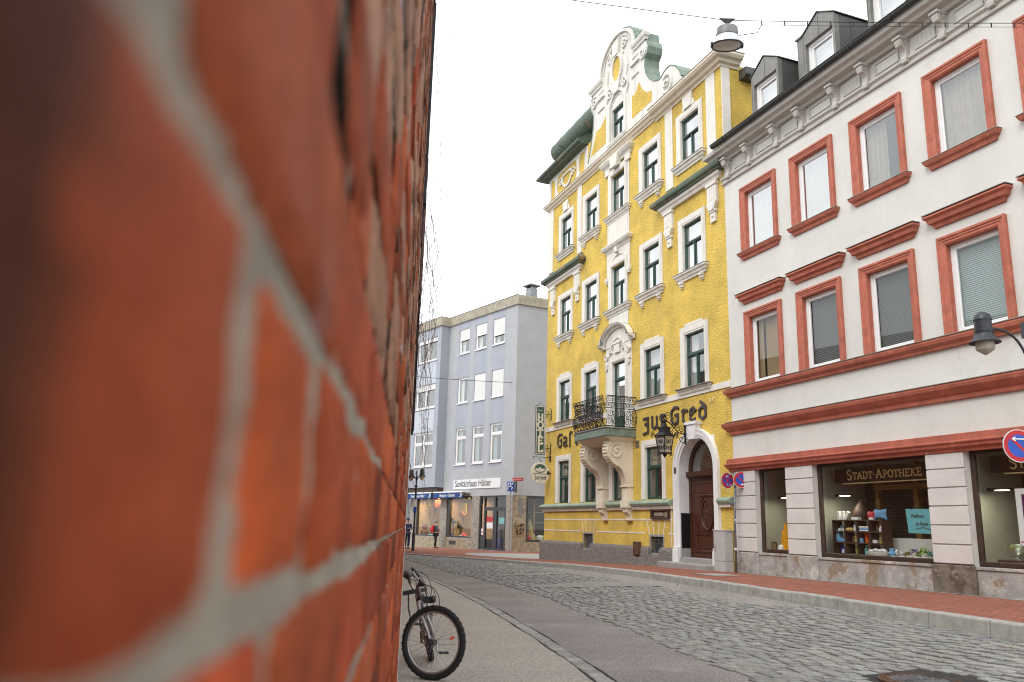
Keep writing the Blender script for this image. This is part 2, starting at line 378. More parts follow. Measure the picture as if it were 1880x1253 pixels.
# ------------------------------------------------------------------ camera, sky, sun
HC = 1.43
cam = bpy.data.cameras.new('camera'); camo = bpy.data.objects.new('camera', cam); COL.objects.link(camo); sc.camera = camo
PITCH, ROLL = .22301748, .02729459
cp, sp, cr, sr = math.cos(PITCH), math.sin(PITCH), math.cos(ROLL), math.sin(ROLL)
U0 = Vector((0,-sp,cp)); X0 = Vector((1,0,0)); F0 = Vector((0,cp,sp))
RX = X0*cr+U0*sr; UP = U0*cr-X0*sr
mw = Matrix((( RX.x, UP.x, -F0.x, 0), (RX.y, UP.y, -F0.y, 0), (RX.z, UP.z, -F0.z, HC), (0,0,0,1)))
camo.matrix_world = mw
cam.sensor_width = 36; cam.lens = 1506.49/1880*36; cam.clip_start = .01; cam.clip_end = 2000
cam.dof.use_dof = True; cam.dof.focus_distance = 22; cam.dof.aperture_fstop = 5.4; cam.dof.aperture_blades = 0
w = bpy.data.worlds.new('World'); sc.world = w; w.use_nodes = True; nt = w.node_tree
bg = nt.nodes['Background']; sky = nt.nodes.new('ShaderNodeTexSky'); sky.sky_type = 'NISHITA'; sky.sun_disc = False
SE, SR = rad(52), rad(200)
sky.sun_elevation = SE; sky.sun_rotation = SR; sky.dust_density = 4; sky.air_density = 1.5; sky.ozone_density = 1
hs = nt.nodes.new('ShaderNodeHueSaturation'); hs.inputs['Saturation'].default_value = .12; nt.links.new(sky.outputs[0], hs.inputs['Color'])
mx = nt.nodes.new('ShaderNodeMix'); mx.data_type = 'RGBA'; mx.inputs[0].default_value = .72
nt.links.new(hs.outputs[0], mx.inputs[6]); mx.inputs[7].default_value = (11.4,11.6,12.0,1)     # the closed white cloud deck
nt.links.new(mx.outputs[2], bg.inputs['Color']); bg.inputs['Strength'].default_value = .13
sun = bpy.data.lights.new('sun', 'SUN'); so = bpy.data.objects.new('sun', sun); COL.objects.link(so)
sun.energy = .9; sun.angle = rad(25); sun.color = (1,.965,.91)
sd = Vector((math.sin(SR)*math.cos(SE)*-1, math.cos(SR)*math.cos(SE), math.sin(SE)))
sd = Vector((-.45,-.50,.80)).normalized()
so.rotation_euler = (-sd).to_track_quat('-Z','Y').to_euler()
sky.sun_elevation = math.asin(sd.z); sky.sun_rotation = math.atan2(sd.x, sd.y)
sc.view_settings.view_transform = 'Standard'; sc.view_settings.look = 'None'; sc.view_settings.exposure = .45; sc.view_settings.gamma = 1
sc.render.engine = 'CYCLES'; sc.cycles.use_denoising = True; sc.cycles.filter_width = 1.05; sc.cycles.max_bounces = 7; sc.cycles.diffuse_bounces = 3; sc.cycles.transparent_max_bounces = 12; sc.cycles.sample_clamp_indirect = 6
# ------------------------------------------------------------------ street frame: s along the facades towards the viewer, n into the houses
GP = Vector((6.11262793, 22.68717263, 0)); FU = Vector((.34037178,-.94029094,0)); FN = Vector((.94029094,.34037178,0)); FR = math.atan2(FU.y, FU.x)
def itp(x, xs, ys):
    if x <= xs[0]: return ys[0]
    for i in range(len(xs)-1):
        if x <= xs[i+1]: return ys[i]+(ys[i+1]-ys[i])*(x-xs[i])/(xs[i+1]-xs[i])
    return ys[-1]
def zf(s): return itp(s, (-45,-34,-26.4,-20,-13.5,-3.3,0,8.4,25), (-.04,0,.06,.09,.165,.395,.425,.435,.44))
def kh(s): return itp(s, (-20,-14,-9,-5), (.05,.06,.11,.13))
def sn(X, Y): P = Vector((X,Y,0))-GP; return P.dot(FU), P.dot(FN)
def XY(s, n): return GP+FU*s+FN*n
def zr(s, n):
    t = min(max((-n-2)/6.,0),1); t = t*t*(3-2*t)
    return (zf(s)-kh(s))*(1-t)
def zxy(X, Y): return zr(*sn(X, Y))
def grid_sheet(mb, rows, zfun):
    n = len(rows[0]); vs = [(x, y, zfun(x, y)) for r in rows for x, y in r]
    mb.add(vs, [(i*n+j, i*n+j+1, (i+1)*n+j+1, (i+1)*n+j) for i in range(len(rows)-1) for j in range(n-1)])
def frange(a, b, st): return [a+st*i for i in range(int(round((b-a)/st))+1)]
xs = [-400,-150,-60]+frange(-24,26,.8)+[60,150,400]; ys = [-300,-100,-30]+frange(-10,80,.9)+[110,180,400]
g = MB(); grid_sheet(g, [[(x, y) for x in xs] for y in ys], zxy)
tag(g.build('asphalt_road', 'asphalt', smooth=True), kind='structure')
# left footpath, up to the single row of setts
SY = (-6,4,8.69,9.64,10.69,11.9,12.88,14.3,16.07,17.91,20.23,23.04,27); SX = (3.05,1.62,.95,.81,.63,.42,.24,-.03,-.36,-.77,-1.29,-1.99,-3.1)
g = MB(); grid_sheet(g, [[(-.35-.1163*y+(itp(y,SY,SX)+.35+.1163*y)*t/8, y) for t in range(9)] for y in frange(-6,26,.5)], lambda x, y: zxy(x, y)+.006)
tag(g.build('footpath', 'footpath_tarmac', smooth=True), kind='structure')
def sett(mb, c, a, b, rnd, top=.02, z0=-.05, kk=1.):
    """one worn stone: base rectangle half-axes a, b (2-D), slightly domed top"""
    rr = lambda: 1+rnd*(random.random()-.5)
    q = [(-1,-1),(1,-1),(1,1),(-1,1)]; base = []; t1 = []
    tx, ty = (random.random()-.5)*.006, (random.random()-.5)*.006; h = top+(random.random()-.5)*.004
    for i, j in q:
        k1, k2 = rr(), rr(); px, py = c.x+a.x*i*k1+b.x*j*k2, c.y+a.y*i*k1+b.y*j*k2; base.append((px,py)); 
    z = zxy(c.x, c.y); vs = []
    for (px, py), (i, j) in zip(base, q): vs.append((px, py, z+z0))
    for (px, py), (i, j) in zip(base, q): vs.append((px, py, z+h-.007+tx*i+ty*j))
    for (px, py), (i, j) in zip(base, q): vs.append((c.x+(px-c.x)*.93, c.y+(py-c.y)*.93, z+h+tx*i+ty*j))
    k = kk*(.82+.34*random.random()); wv = (random.random()-.5)*.10
    mb.cur = (k*(1+wv), k, k*(1-wv*.8))
    mb.add(vs, [(0,1,5,4),(1,2,6,5),(2,3,7,6),(3,0,4,7),(4,5,9,8),(5,6,10,9),(6,7,11,10),(7,4,8,11),(8,9,10,11)])
g = MB(); y = 26.; 
while y > 1:
    x = itp(y, SY, SX); x2 = itp(y-.1, SY, SX); t = Vector((x2-x,-.1)).normalized(); ln = .17+.07*random.random()
    sett(g, Vector((x,y-ln/2)), t*(ln/2-.013), Vector((-t.y,t.x))*(.078+.010*random.random()), .09, .020, kk=1.25)
    y -= ln*abs(t.y)
tag(g.build('road_gutter', 'sett_stone', auto=28), kind='structure')
g = MB(); rows = []
for y in frange(1,26,.5):
    x = itp(y, SY, SX); rows.append([(x-.105-.02*math.sin(y*3.1), y), (x+.105+.02*math.sin(y*2.3), y)])
grid_sheet(g, rows, lambda x, y: zxy(x, y)+.010); tag(g.build('gutter_ground', 'sett_joint'), kind='structure')
# cobbled carriageway
CL = ((-24,-15.06,-9.75,-5.08,-2.6,-.63,1.98,3.29,4.68,6.31,7.79,8.82,9.88,10.79,13,18), (-5.9,-5.5,-5.95,-6.3,-6.35,-6.45,-6.62,-6.7,-7.0,-7.25,-7.42,-7.6,-7.82,-7.98,-8.35,-9.3))
CR = ((-24,-15.4,-11.3,-7.04,-2.2,0,3.95,5.3,6.6,7.1,18), (-3.95,-3.45,-2.95,-3.05,-3.95,-3.85,-4.15,-4.3,-4.35,-3.62,-4.75))
P1 = [(-3.6,-5.6),(-3.3,-5.0),(-2.9,-4.3),(-2.4,-3.85),(-2.15,-4.0),(-2.4,-4.6),(-2.6,-5.1),(-3.0,-5.7)]; P2 = [(.15,-6.0),(.5,-5.5),(.6,-4.9),(1.0,-4.3),(1.1,-3.7),(2.7,-3.8),(2.4,-4.3),(1.9,-4.6),(1.8,-5.2),(1.2,-5.6),(.9,-6.1)]
def inside(p, poly):
    c = False; n = len(poly)
    for i in range(n):
        a, b = poly[i], poly[i-1]
        if (a[1] > p[1]) != (b[1] > p[1]) and p[0] < (b[0]-a[0])*(p[1]-a[1])/(b[1]-a[1])+a[0]: c = not c
    return c
MH = (12.52,-6.62); fu2 = Vector((FU.x,FU.y)); fn2 = Vector((FN.x,FN.y))
g = MB(); s = -22.
while s < 16.5:
    wd = .145+.03*random.random(); n0 = itp(s, *CL)+(random.random()-.5)*.12; n1 = itp(s, *CR)+(random.random()-.5)*.16; n = n0
    while n < n1:
        ln = .15+.09*random.random(); c = (s+wd/2+.012*math.sin(n*4+s), n+ln/2)
        if not inside(c, P1) and not inside(c, P2) and math.hypot(c[0]-MH[0], c[1]-MH[1]) > .52:
            if any(inside((c[0]+dx_, c[1]+dy_), P_) for P_ in (P1,P2) for dx_, dy_ in ((.1,0),(-.1,0),(0,.12),(0,-.12))) and random.random() < .45: n += ln; continue
            p = XY(*c); sett(g, Vector((p.x,p.y)), fn2*(ln/2-.008), fu2*(wd/2-.009), .06, .017)
        n += ln
    s += wd
tag(g.build('cobbled_road', 'sett_stone', auto=28), kind='structure')
g = MB(); rows = []
for s in frange(-22,16.5,.5): rows.append([tuple(XY(s, itp(s,*CL)+.12+(itp(s,*CR)-itp(s,*CL)-.24)*t/8))[:2] for t in range(9)])
grid_sheet(g, rows, lambda x, y: zxy(x, y)+.006)
jb = g.build('road_ground', 'sett_joint'); tag(jb, kind='structure')
for nm, poly in (('road_patch',P1),('road_patch',P2)):
    g = MB(); cx = sum(p[0] for p in poly)/len(poly); cy = sum(p[1] for p in poly)/len(poly)
    ring = [XY(cx+(a-cx)*1.04, cy+(b-cy)*1.04) for a, b in poly]; cc = XY(cx, cy)
    vs = [(cc.x,cc.y,zxy(cc.x,cc.y)+.022)]+[(p.x,p.y,zxy(p.x,p.y)+.018) for p in ring]
    g.add(vs, [(0,i+1,(i+1)%len(ring)+1) for i in range(len(ring))]); tag(g.build(nm, 'asphalt', smooth=True), kind='structure')
# kerb stones and clinker pavement (the pavement keeps the facade frame so that its bond runs along the houses)
KS = (-34,-28,-24,-20,-16.3,-13,-7.9,-5.3,.23,3.8,6.9,8.5,9.7,18); KN = (-6.6,-5.6,-4.9,-4.2,-3.5,-2.75,-2.64,-2.71,-2.93,-3.2,-3.49,-3.63,-3.79,-4.75)
g = MB(); s = -34.
while s < 17.5:
    ln = .75+.55*random.random(); a = Vector((s+.006, itp(s,KS,KN))); b = Vector((min(s+ln,17.9)-.006, itp(s+ln,KS,KN))); t = (b-a).normalized(); nn = Vector((-t.y,t.x)); jz = (random.random()-.5)*.012
    vs = []
    for p in (a, b):
        zz = zf(p.x)+.004+jz
        for o, z in ((-.03,zz-.4),(-.012,zz-.02),(.006,zz),(.15,zz+.004),(.15,zz-.4)): q = XY(*(p+nn*o)); vs.append((q.x,q.y,z))
    g.add(vs, [(i,(i+1)%5,5+(i+1)%5,5+i) for i in range(5)]+[(4,3,2,1,0),(5,6,7,8,9)]); s += ln
tag(g.build('kerb', 'kerb_stone', bevel=.006), kind='structure')
g = MB(); vs = []; rows = []
for s in frange(-34,18,.5): rows.append([(s, itp(s,KS,KN)+.12+(14-itp(s,KS,KN)-.12)*(t/14)**1.6) for t in range(15)])
grid_sheet(g, rows, lambda s, n: zf(s)); pv = g.build('brick_pavement', 'clinker_paving', loc=GP, rz=FR, smooth=True); tag(pv, kind='structure')
# sandy mortar strip where the pavement meets the houses
g = MB(); random.seed(2); grid_sheet(g, [[(s, -.16-.05*noise.noise(Vector((s*1.7,0,0)))-.10*(.5 if s > 0 else 1)+.5*t) for t in range(2)] for s in frange(-13.6,16,.2)], lambda s, n: zf(s)+.005)
tag(g.build('pavement_edge', 'mortar_strip', loc=GP, rz=FR), kind='structure'); random.seed(12)
# light slab apron in front of the side street between the houses
g = MB(); grid_sheet(g, [[(s, -1.6+t*1.6+.9*((s+18)/4)**2*(1 if t == 0 else 0)) for t in range(8)] for s in frange(-22.5,-13.75,.5)], lambda s, n: zf(s)+.006)
tag(g.build('side_street', 'granite', loc=GP, rz=FR, smooth=True), kind='structure')
# manhole covers
r = empty('manhole_cover', (0,0,0)); p = XY(*MH); r.location = (p.x, p.y, zxy(p.x,p.y)+.004)
tag(r, 'round iron manhole cover let into the grey setts near the camera', 'manhole cover')
g = MB(); g.lathe([(.40,-.05),(.40,.012),(.385,.018),(.30,.018),(.295,.010),(.0,.010)], 40)
for k in range(30):
    a = 2*math.pi*k/30; c = Vector((.345*math.cos(a),.345*math.sin(a),.019)); g.obox(c, Vector((math.cos(a),math.sin(a),0))*.028, Vector((-math.sin(a),math.cos(a),0))*.014, (0,0,.006))
g.build('rim', 'rust_metal', r, bevel=.002); g = MB(); g.lathe([(.285,-.02),(.285,.014),(0,.014)], 32)
for i in range(-4,5):
    for j in range(-4,5):
        if math.hypot(i,j) < 4.2: g.box(i*.06-.018,i*.06+.018,j*.06-.018,j*.06+.018,.013,.02)
g.build('lid', 'zinc_scratched', r)
r = empty('manhole_cover', tuple(XY(1.55,-1.6))[:2]+(zf(1.5)+.004,), FR); tag(r, 'square stone-grey access cover in the red brick pavement before the pharmacy', 'manhole cover')
MB().box(-.42,.42,-.42,.42,-.05,.006).build('frame', 'zinc_scratched', r); MB().box(-.37,.37,-.37,.37,-.04,.012).build('lid', 'kerb_stone', r, bevel=.003)
# small litter seen on the kerb and setts
for k, (s, n, z, lab) in enumerate(((-5.9,-3.15,.03,'crumpled scrap of white paper at the far kerb below the balcony'),(2.75,-3.42,.03,'small white scrap on the gutter asphalt before the pharmacy'))):
    p = XY(s, n); g = MB()
    for i in range(5):
        a = i*1.3; g.quad(*[(.05*math.cos(a+q)*(.6+.5*random.random()), .05*math.sin(a+q)*(.6+.5*random.random()), .008+.035*random.random()) for q in (0,1.5,3.1,4.6)])
    tag(g.build('paper_scrap', 'white_paint', loc=(p.x,p.y,zxy(p.x,p.y)+.004)), lab, 'litter')
# ------------------------------------------------------------------ brick building on the left: x forward along its face, y into the wall
BW = empty('brick_building', (-.0312*.9933, -.0312*.1155, 0), math.atan2(.9933,-.1155))
tag(BW, 'old red brick building filling the left side with its wall close to the camera', 'building')
def brick_tint():
    k = random.random()
    if k < .16: t = (.50,.50,.62)
    elif k < .34: t = (1.25,1.38,1.25)
    elif k < .46: t = (1.0,1.3,1.7)
    elif k < .60: t = (.70,.62,.62)
    else: t = (.95,.95,.95)
    j = .82+.36*random.random(); return tuple(c*j for c in t)
g = MB(); PI_ = .0788; Z0 = 1.4088; JT = .0032
for k in range(-18, 63):
    za, zb = Z0+k*PI_+JT, Z0+(k+1)*PI_-JT; JV = .0056
    if k % 2 == 0: step, off = .118, .037
    else: step, off = .236, (.214 if (k//2) % 2 else .096)
    x = off-step*math.ceil((off+1.6)/step)
    while x < 7.19:
        a, b = x+JV, min(x+step-JV, 7.19); x += step
        if b-a < .03: continue
        t = brick_tint(); q_ = random.random()
        if k >= 2 and q_ < .34+.02*min(k,12): k_ = .8+.5*random.random(); t = (1.0*k_, 2.7*k_, 5.2*k_)
        elif k >= 5 and q_ > .84: t = (.22,.5,1.0)
        elif k < -1 and q_ < .10: t = (1.1,2.2,5.0)
        pr = (random.random()-.5)*(.003 if k < 2 else .0075); jz = (random.random()-.5)*.003
        near = -.3 < a < 1.1 and abs(za-1.43) < .75
        if near and a < .75 and k <= 1: j_ = .85+.25*random.random(); t = (j_, j_*(.9+.22*random.random()), j_*(.9+.25*random.random()))
        if k == 0 and .03 < a < .05: t = (.95,.92,.9)
        if k == 0 and .155 < a < .175: t = (1.22,1.18,.95)
        if k == 0 and .27 < a < .30: t = (1.12,1.05,.95)
        g.cur = t
        if not near:
            bv = .004; F = [(a,za),(b,za),(b,zb),(a,zb)]; n_ = lambda: pr+(random.random()-.5)*.0025
            vs = [(px, .014, pz+jz) for px, pz in F]+[(px, .004+pr, pz+jz) for px, pz in F]
            vs += [(px+(bv if px == a else -bv), n_(), pz+jz+(bv if pz == za else -bv)) for px, pz in F]
            g.add(vs, [(0,1,5,4),(1,2,6,5),(2,3,7,6),(3,0,4,7),(4,5,9,8),(5,6,10,9),(6,7,11,10),(7,4,8,11),(8,9,10,11)])
        else:
            nx, nz_ = (22 if step > .2 else 12), 9; b0 = len(g.v)
            for j in range(nz_+1):
                for i in range(nx+1):
                    u_, v_ = i/nx, j/nz_; px = a+(b-a)*u_; pz = za+(zb-za)*v_+jz
                    e = min(u_*(b-a), (1-u_)*(b-a), v_*(zb-za), (1-v_)*(zb-za)); rim = max(0, 1-e/.006)
                    wob = noise.noise(Vector((px*60,pz*60,k*.3)))*.0016*(rim > 0)
                    y_ = pr+noise.noise(Vector((px*45,pz*45,1.7)))*.0012+noise.noise(Vector((px*160,pz*160,4)))*.0007+rim*rim*.0032
                    g.v.append((px+wob, y_, pz+wob))
            for j in range(nz_):
                for i in range(nx):
                    px, pz = a+(b-a)*(i+.5)/nx, za+(zb-za)*(j+.5)/nz_; q = t
                    st = noise.noise(Vector((px*22,pz*22,9)))
                    q = tuple(c*(1+.28*st) for c in q)
                    if k == 0 and px < .078+.005*math.sin(pz*120): f_ = min(1,(.083-px)/.016); q = (q[0]*(1-.72*f_), q[1]*(1-.62*f_), q[2]*(1-.5*f_))   # shade close to the camera, painted into this brick's near end
                    g.cur = q; A = b0+j*(nx+1)+i; g.f.append([A,A+1,A+nx+2,A+nx+1]); g.c.append(q)
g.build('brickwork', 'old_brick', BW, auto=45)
# mortar bed, rough where the camera is close
g = MB()
def mortar_rows(x0, x1, z0, z1, st, am):
    nx, nz_ = int((x1-x0)/st), int((z1-z0)/st)
    vs = [(x0+(x1-x0)*i/nx, .0024+.0055*min(1,max(0,(z0+(z1-z0)*j/nz_-1.53)/.03))+am*(noise.noise(Vector((i*.31+x0*70,j*.31,2)))+.6*noise.noise(Vector((i*.9,j*.9,5+x0)))), z0+(z1-z0)*j/nz_) for j in range(nz_+1) for i in range(nx+1)]
    g.add(vs, [(j*(nx+1)+i, j*(nx+1)+i+1, (j+1)*(nx+1)+i+1, (j+1)*(nx+1)+i) for j in range(nz_) for i in range(nx)])
mortar_rows(0.02,.9,1.05,1.95,.004,.0012)
g.box(-1.6,.02,.0062,.02,0,6.4); g.box(.9,7.19,.0062,.02,0,1.6); g.box(.9,7.19,.0095,.02,1.6,6.4); g.box(.02,.9,.0062,.02,0,1.05); g.box(.02,.9,.0095,.02,1.95,6.4)
g.build('mortar', 'mortar', BW, smooth=False)
g = MB(); g.box(-9,7.2,.02,.4,-.2,6.4); g.box(-9,-1.6,-.0,.02,-.2,6.4); g.box(-9,7.0,.4,9,-.2,6.2); g.build('wall', 'brick_plain', BW)
g = MB(); g.box(7.2,7.225,-.004,.25,0,4.0); g.build('corner_strip', 'plaster_edge', BW, bevel=.004)
g = MB(); g.box(7.225,46,.13,9,-.3,6.3)
g.build('rear_wall', 'brick_plain', BW)
g = MB(); g.prism([(-9.3,6.38),(7.4,6.38),(7.4,6.5),(-9.3,6.5)], -.02, 9.2); g.add([(-9.3,-.02,6.5),(46,-.02,6.5),(46,9.3,6.5),(-9.3,9.3,6.5),(-9.3,4.6,9.6),(46,4.6,9.6)], [(0,1,5,4),(2,3,4,5),(0,4,3),(1,2,5)])
g.box(7.4,46.2,.02,9.2,6.3,6.5); g.build('roof', 'roof_tile_dark', BW)
g = MB(); g.box(7.10,7.24,-.030,.02,4.30,6.38); g.box(7.14,7.24,-.016,.02,3.92,4.30); g.build('verge_board', 'dark_board', BW, bevel=.003)
# dormant climber hanging past the wall's far corner
VN = empty('climbing_vine', tuple(BW.matrix_basis @ Vector((7.5,0,0)))[:2]+(0,), BW.rotation_euler.z); tag(VN, 'leafless climbing vine hanging down past the far corner of the brick wall', 'vine')
g = MB(); random.seed(21)
def strand(p, ln, r, depth=0, sway=.03):
    pts = [Vector(p)]; d = Vector(((random.random()-.5)*.5, -random.random()*.4, -1)).normalized(); st = .09
    for i in range(int(ln/st)):
        d = (d+Vector(((random.random()-.5)*.5, (random.random()-.5)*.42, -.22))).normalized()
        if pts[-1].y > .02: d.y -= .12
        if pts[-1].y < -.16: d.y += .16
        pts.append(pts[-1]+d*st)
        if depth < 2 and random.random() < (.34 if depth == 0 else .16): strand(pts[-1]+Vector((0,0,0)), ln*(.15+.25*random.random()), r*.6, depth+1)
        elif random.random() < .5: q = pts[-1]; g.bar(q, q+Vector(((random.random()-.5)*.05,(random.random()-.6)*.05,-.02)), r*1.1)
    g.tube(pts, [r*(1-.6*i/len(pts)) for i in range(len(pts))], 4)
for i in range(9): strand((-.2+random.random()*1.1, -.02-random.random()*.09, 4.05+random.random()*.45), 1.0+random.random()*1.2, .0026)
for i in range(3): strand((.1+random.random()*.5, -.05, 3.4), 1.2+random.random()*.6, .0028)
strand((.2,-.06,6.2), .6, .003); strand((.0,-.22,6.3), .4, .002); strand((-.2,-.14,5.1), 1.1, .0022)
for i in range(8): g.tube([Vector((-.25+i*.14,.0,4.9))+Vector((.06*math.sin(t*1.7+i),-.02-.012*math.sin(t+i),-t*.16)) for t in range(9)], .004, 4)
g.build('stems', 'vine_bark', VN)
random.seed(11)
# ------------------------------------------------------------------ yellow guest house; x along the facade, -y towards the street
Y = empty('yellow_building', GP, FR); tag(Y, 'five storey yellow roughcast guest house with white baroque gable and green windows', 'building')
CX = [-11.43,-8.97,-6.6,-4.23,-1.69]; HW = .55
FL = {0:(2.42,4.12),1:(5.69,7.42),2:(9.35,10.98),3:(13.03,14.64)}
holes = []
for f, (a, b) in FL.items():
    for i, c in enumerate(CX):
        if f == 0 and i == 4: continue
        if f == 1 and i == 2: holes.append((c-.5,c+.5,4.80,7.40)); continue
        holes.append((c-HW, c+HW, a, b))
for a, b, c, d in ((-9.47,-8.71,.69,1.28),(-4.47,-3.69,.69,1.27)): holes.append((a,b,c,d))
DX, DR, DZ = -1.70, .90, 3.26         # arched doorway: centre, inner half width, springing
holes.append((DX-DR-.02, DX+DR+.02, 0, DZ+DR+.02))
g = MB(); wall_holes(g, -13.38, .10, -.3, 15.5, 0, holes, .16)
g.quad((.10,0,-.3),(.10,11,-.3),(.10,11,15.5),(.10,0,15.5)); g.quad((-13.38,0,-.3),(-13.38,0,15.5),(-13.38,11,15.5),(-13.38,11,-.3)); g.quad((-13.38,11,-.3),(-13.38,11,15.5),(.10,11,15.5),(.10,11,-.3))
# left parapet block above the cornice
g.box(-13.36,-9.05,.0,.35,15.5,17.05)
g.build('wall', 'yellow_roughcast', Y)
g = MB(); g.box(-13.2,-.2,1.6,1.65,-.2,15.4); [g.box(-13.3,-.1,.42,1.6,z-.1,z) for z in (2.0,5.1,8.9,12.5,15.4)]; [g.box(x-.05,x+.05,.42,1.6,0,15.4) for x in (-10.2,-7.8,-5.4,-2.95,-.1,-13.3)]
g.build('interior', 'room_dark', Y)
def yellow_window(root, cx, z0, z1, hw=HW, ft=.60, curtain='curtain', door=False, glassm='pane', kind='net'):
    """painted frame set back in its opening, with panes and a curtain"""
    h = z1-z0; W = MB(); fy0, fy1 = .075, .15
    W.frame(-hw, hw, 0, h, [(0,fy0),(.050,fy0),(.062,fy0+.02),(.062,fy1),(0,fy1)])
    tz = h*ft if not door else h*.74
    W.box(-hw+.055,hw-.055,fy0-.012,fy1,tz-.045,tz+.045); W.box(-hw+.055,hw-.055,fy0-.03,fy0-.01,tz-.02,tz+.030)
    if not door: W.box(-.028,.028,fy0-.006,fy1,.06,tz-.045)
    for a, b, c, d in ([(-hw+.062,-.028,.062,tz-.045),(.028,hw-.062,.062,tz-.045)] if not door else [(-hw+.062,hw-.062,.062,tz-.045)])+[(-hw+.062,hw-.062,tz+.045,h-.062)]:
        W.frame(a, b, c, d, [(0,fy0+.02),(.026,fy0+.02),(.034,fy0+.035),(.034,fy1-.01),(0,fy1-.01)])
    if door: W.box(-hw+.1,hw-.1,fy0+.02,fy1-.01,.09,.55)
    o = W.build('window' if not door else 'balcony_door', 'green_paint', root, loc=(cx,0,z0), bevel=.004)
    p = MB(); p.quad((-hw+.08,.118,.08),(hw-.08,.118,.08),(hw-.08,.118,h-.08),(-hw+.08,.118,h-.08)); p.build('pane', glassm, o)
    c = MB()
    def drape(xa, xb, za, zb, yy, amp, per):
        n = max(6, int((xb-xa)/.018)); pts = [(xa+(xb-xa)*i/n, yy+amp*math.sin(i*per+cx)+.3*amp*math.sin(i*per*2.7)) for i in range(n+1)]
        for i in range(n): c.quad((pts[i][0],pts[i][1],za),(pts[i+1][0],pts[i+1][1],za),(pts[i+1][0],pts[i+1][1],zb),(pts[i][0],pts[i][1],zb))
    if kind == 'net': drape(-hw, hw, .03, h, .26, .015, 1.1)
    elif kind == 'sides': drape(-hw-.05, -hw*.35, .0, h, .26, .02, 1.0); drape(hw*.40, hw+.05, .0, h, .26, .02, 1.0)
    elif kind == 'half': drape(-hw, hw, .0, tz-.02, .24, .012, 1.2); drape(-hw, hw, tz+.1, h, .27, .02, .9)
    c.build('curtain', curtain, o, smooth=True)
    return o
def surround(win, hw, h, z_bot, wd=.225, ears=False, top=.215):
    """white stucco architrave round the opening, child of its window"""
    s = MB(); x0, x1 = -hw-wd, hw+wd
    s.frame(x0, x1, z_bot, h+top, [(0,.0),(0,-.035),(wd-.05,-.035),(wd-.03,-.022),(wd+.012,-.022),(wd+.012,.08),(wd-.02,.08),(wd-.02,0)], bottom=False)
    if ears: s.box(-hw*.72-.10,hw*.72+.10,-.036,0,h+top,h+top+.09)
    return s.build('surround', 'white_stucco', win, bevel=.006)
SILLP = [(0,-.26),(.05,-.26),(.06,-.20),(.10,-.17),(.12,-.10),(.17,-.07),(.17,-.015),(0,-.015)]
def sill(win, hw, wd=.36, console=True, flash=True, prof=SILLP):
    s = MB(); s.mold([(-hw-wd+.12,0.06),(-hw-wd+.12,0),(hw+wd-.12,0),(hw+wd-.12,.06)], prof)
    if console:
        for x in (-hw-.10, hw+.10-.16):
            s.box(x,x+.16,-.13,0,-.34,-.262); s.box(x+.015,x+.145,-.10,0,-.42,-.34); s.box(x+.03,x+.13,-.06,0,-.47,-.42)
    o = s.build('sill', 'white_stucco', win, bevel=.006)
    if flash: m = MB(); m.box(-hw-wd-.06,hw+wd+.06,-.185,.08,-.0145,.004); m.build('sill_flashing', 'sheet_metal', win)
    return o
for f, (a, b) in FL.items():
    for i, c in enumerate(CX):
        if f == 0 and i == 4: continue
        if f == 1 and i == 2: continue
        kind = ('net','half','sides','net','half')[(i*2+f*3) % 5] if f >= 2 else ('half' if (f == 1 and i % 2) else 'sides')
        wn = yellow_window(Y, c, a, b, curtain=('curtain' if f else 'curtain_beige'), kind=kind, glassm='pane_low' if f < 2 else ('pane_old' if (i+f) % 2 else 'pane'))
        h = b-a
        if f == 0: surround(wn, HW, h, 0.0)
        elif f == 1: surround(wn, HW, h, -.0, ears=True, top=.20); sill(wn, HW, .32, False, True, [(0,-.24),(.03,-.24),(.035,-.19),(.07,-.16),(.09,-.09),(.13,-.06),(.13,-.015),(0,-.015)])
        elif i == 2: pass
        elif f == 2: surround(wn, HW, h, -.02); sill(wn, HW, .30)
        else: surround(wn, HW, h, -.02); sill(wn, HW, .30, console=(i in (1,3)))
        if i == 2 and f in (2,3):
            s = MB(); s.frame(-HW-.2, HW+.2, 0, h+.22, [(0,0),(0,-.075),(.17,-.075),(.2,-.055),(.212,-.055),(.212,.08),(.18,.08),(.18,0)], bottom=False); s.build('surround', 'white_stucco', wn, bevel=.006)
            sill(wn, HW, .38, False)
# balcony door
bd = yellow_window(Y, CX[2], 4.84, 7.38, .5, door=True, curtain='curtain', kind='net')
s = MB(); s.frame(-.5-.24,.5+.24,-.05,2.54+.2,[(0,0),(0,-.06),(.20,-.06),(.24,-.035),(.252,-.035),(.252,.08),(.22,.08),(.22,0)], bottom=False); s.build('surround', 'white_stucco', bd, bevel=.006)
# ---- white stucco of the middle bay
g = MB(); c = CX[2]
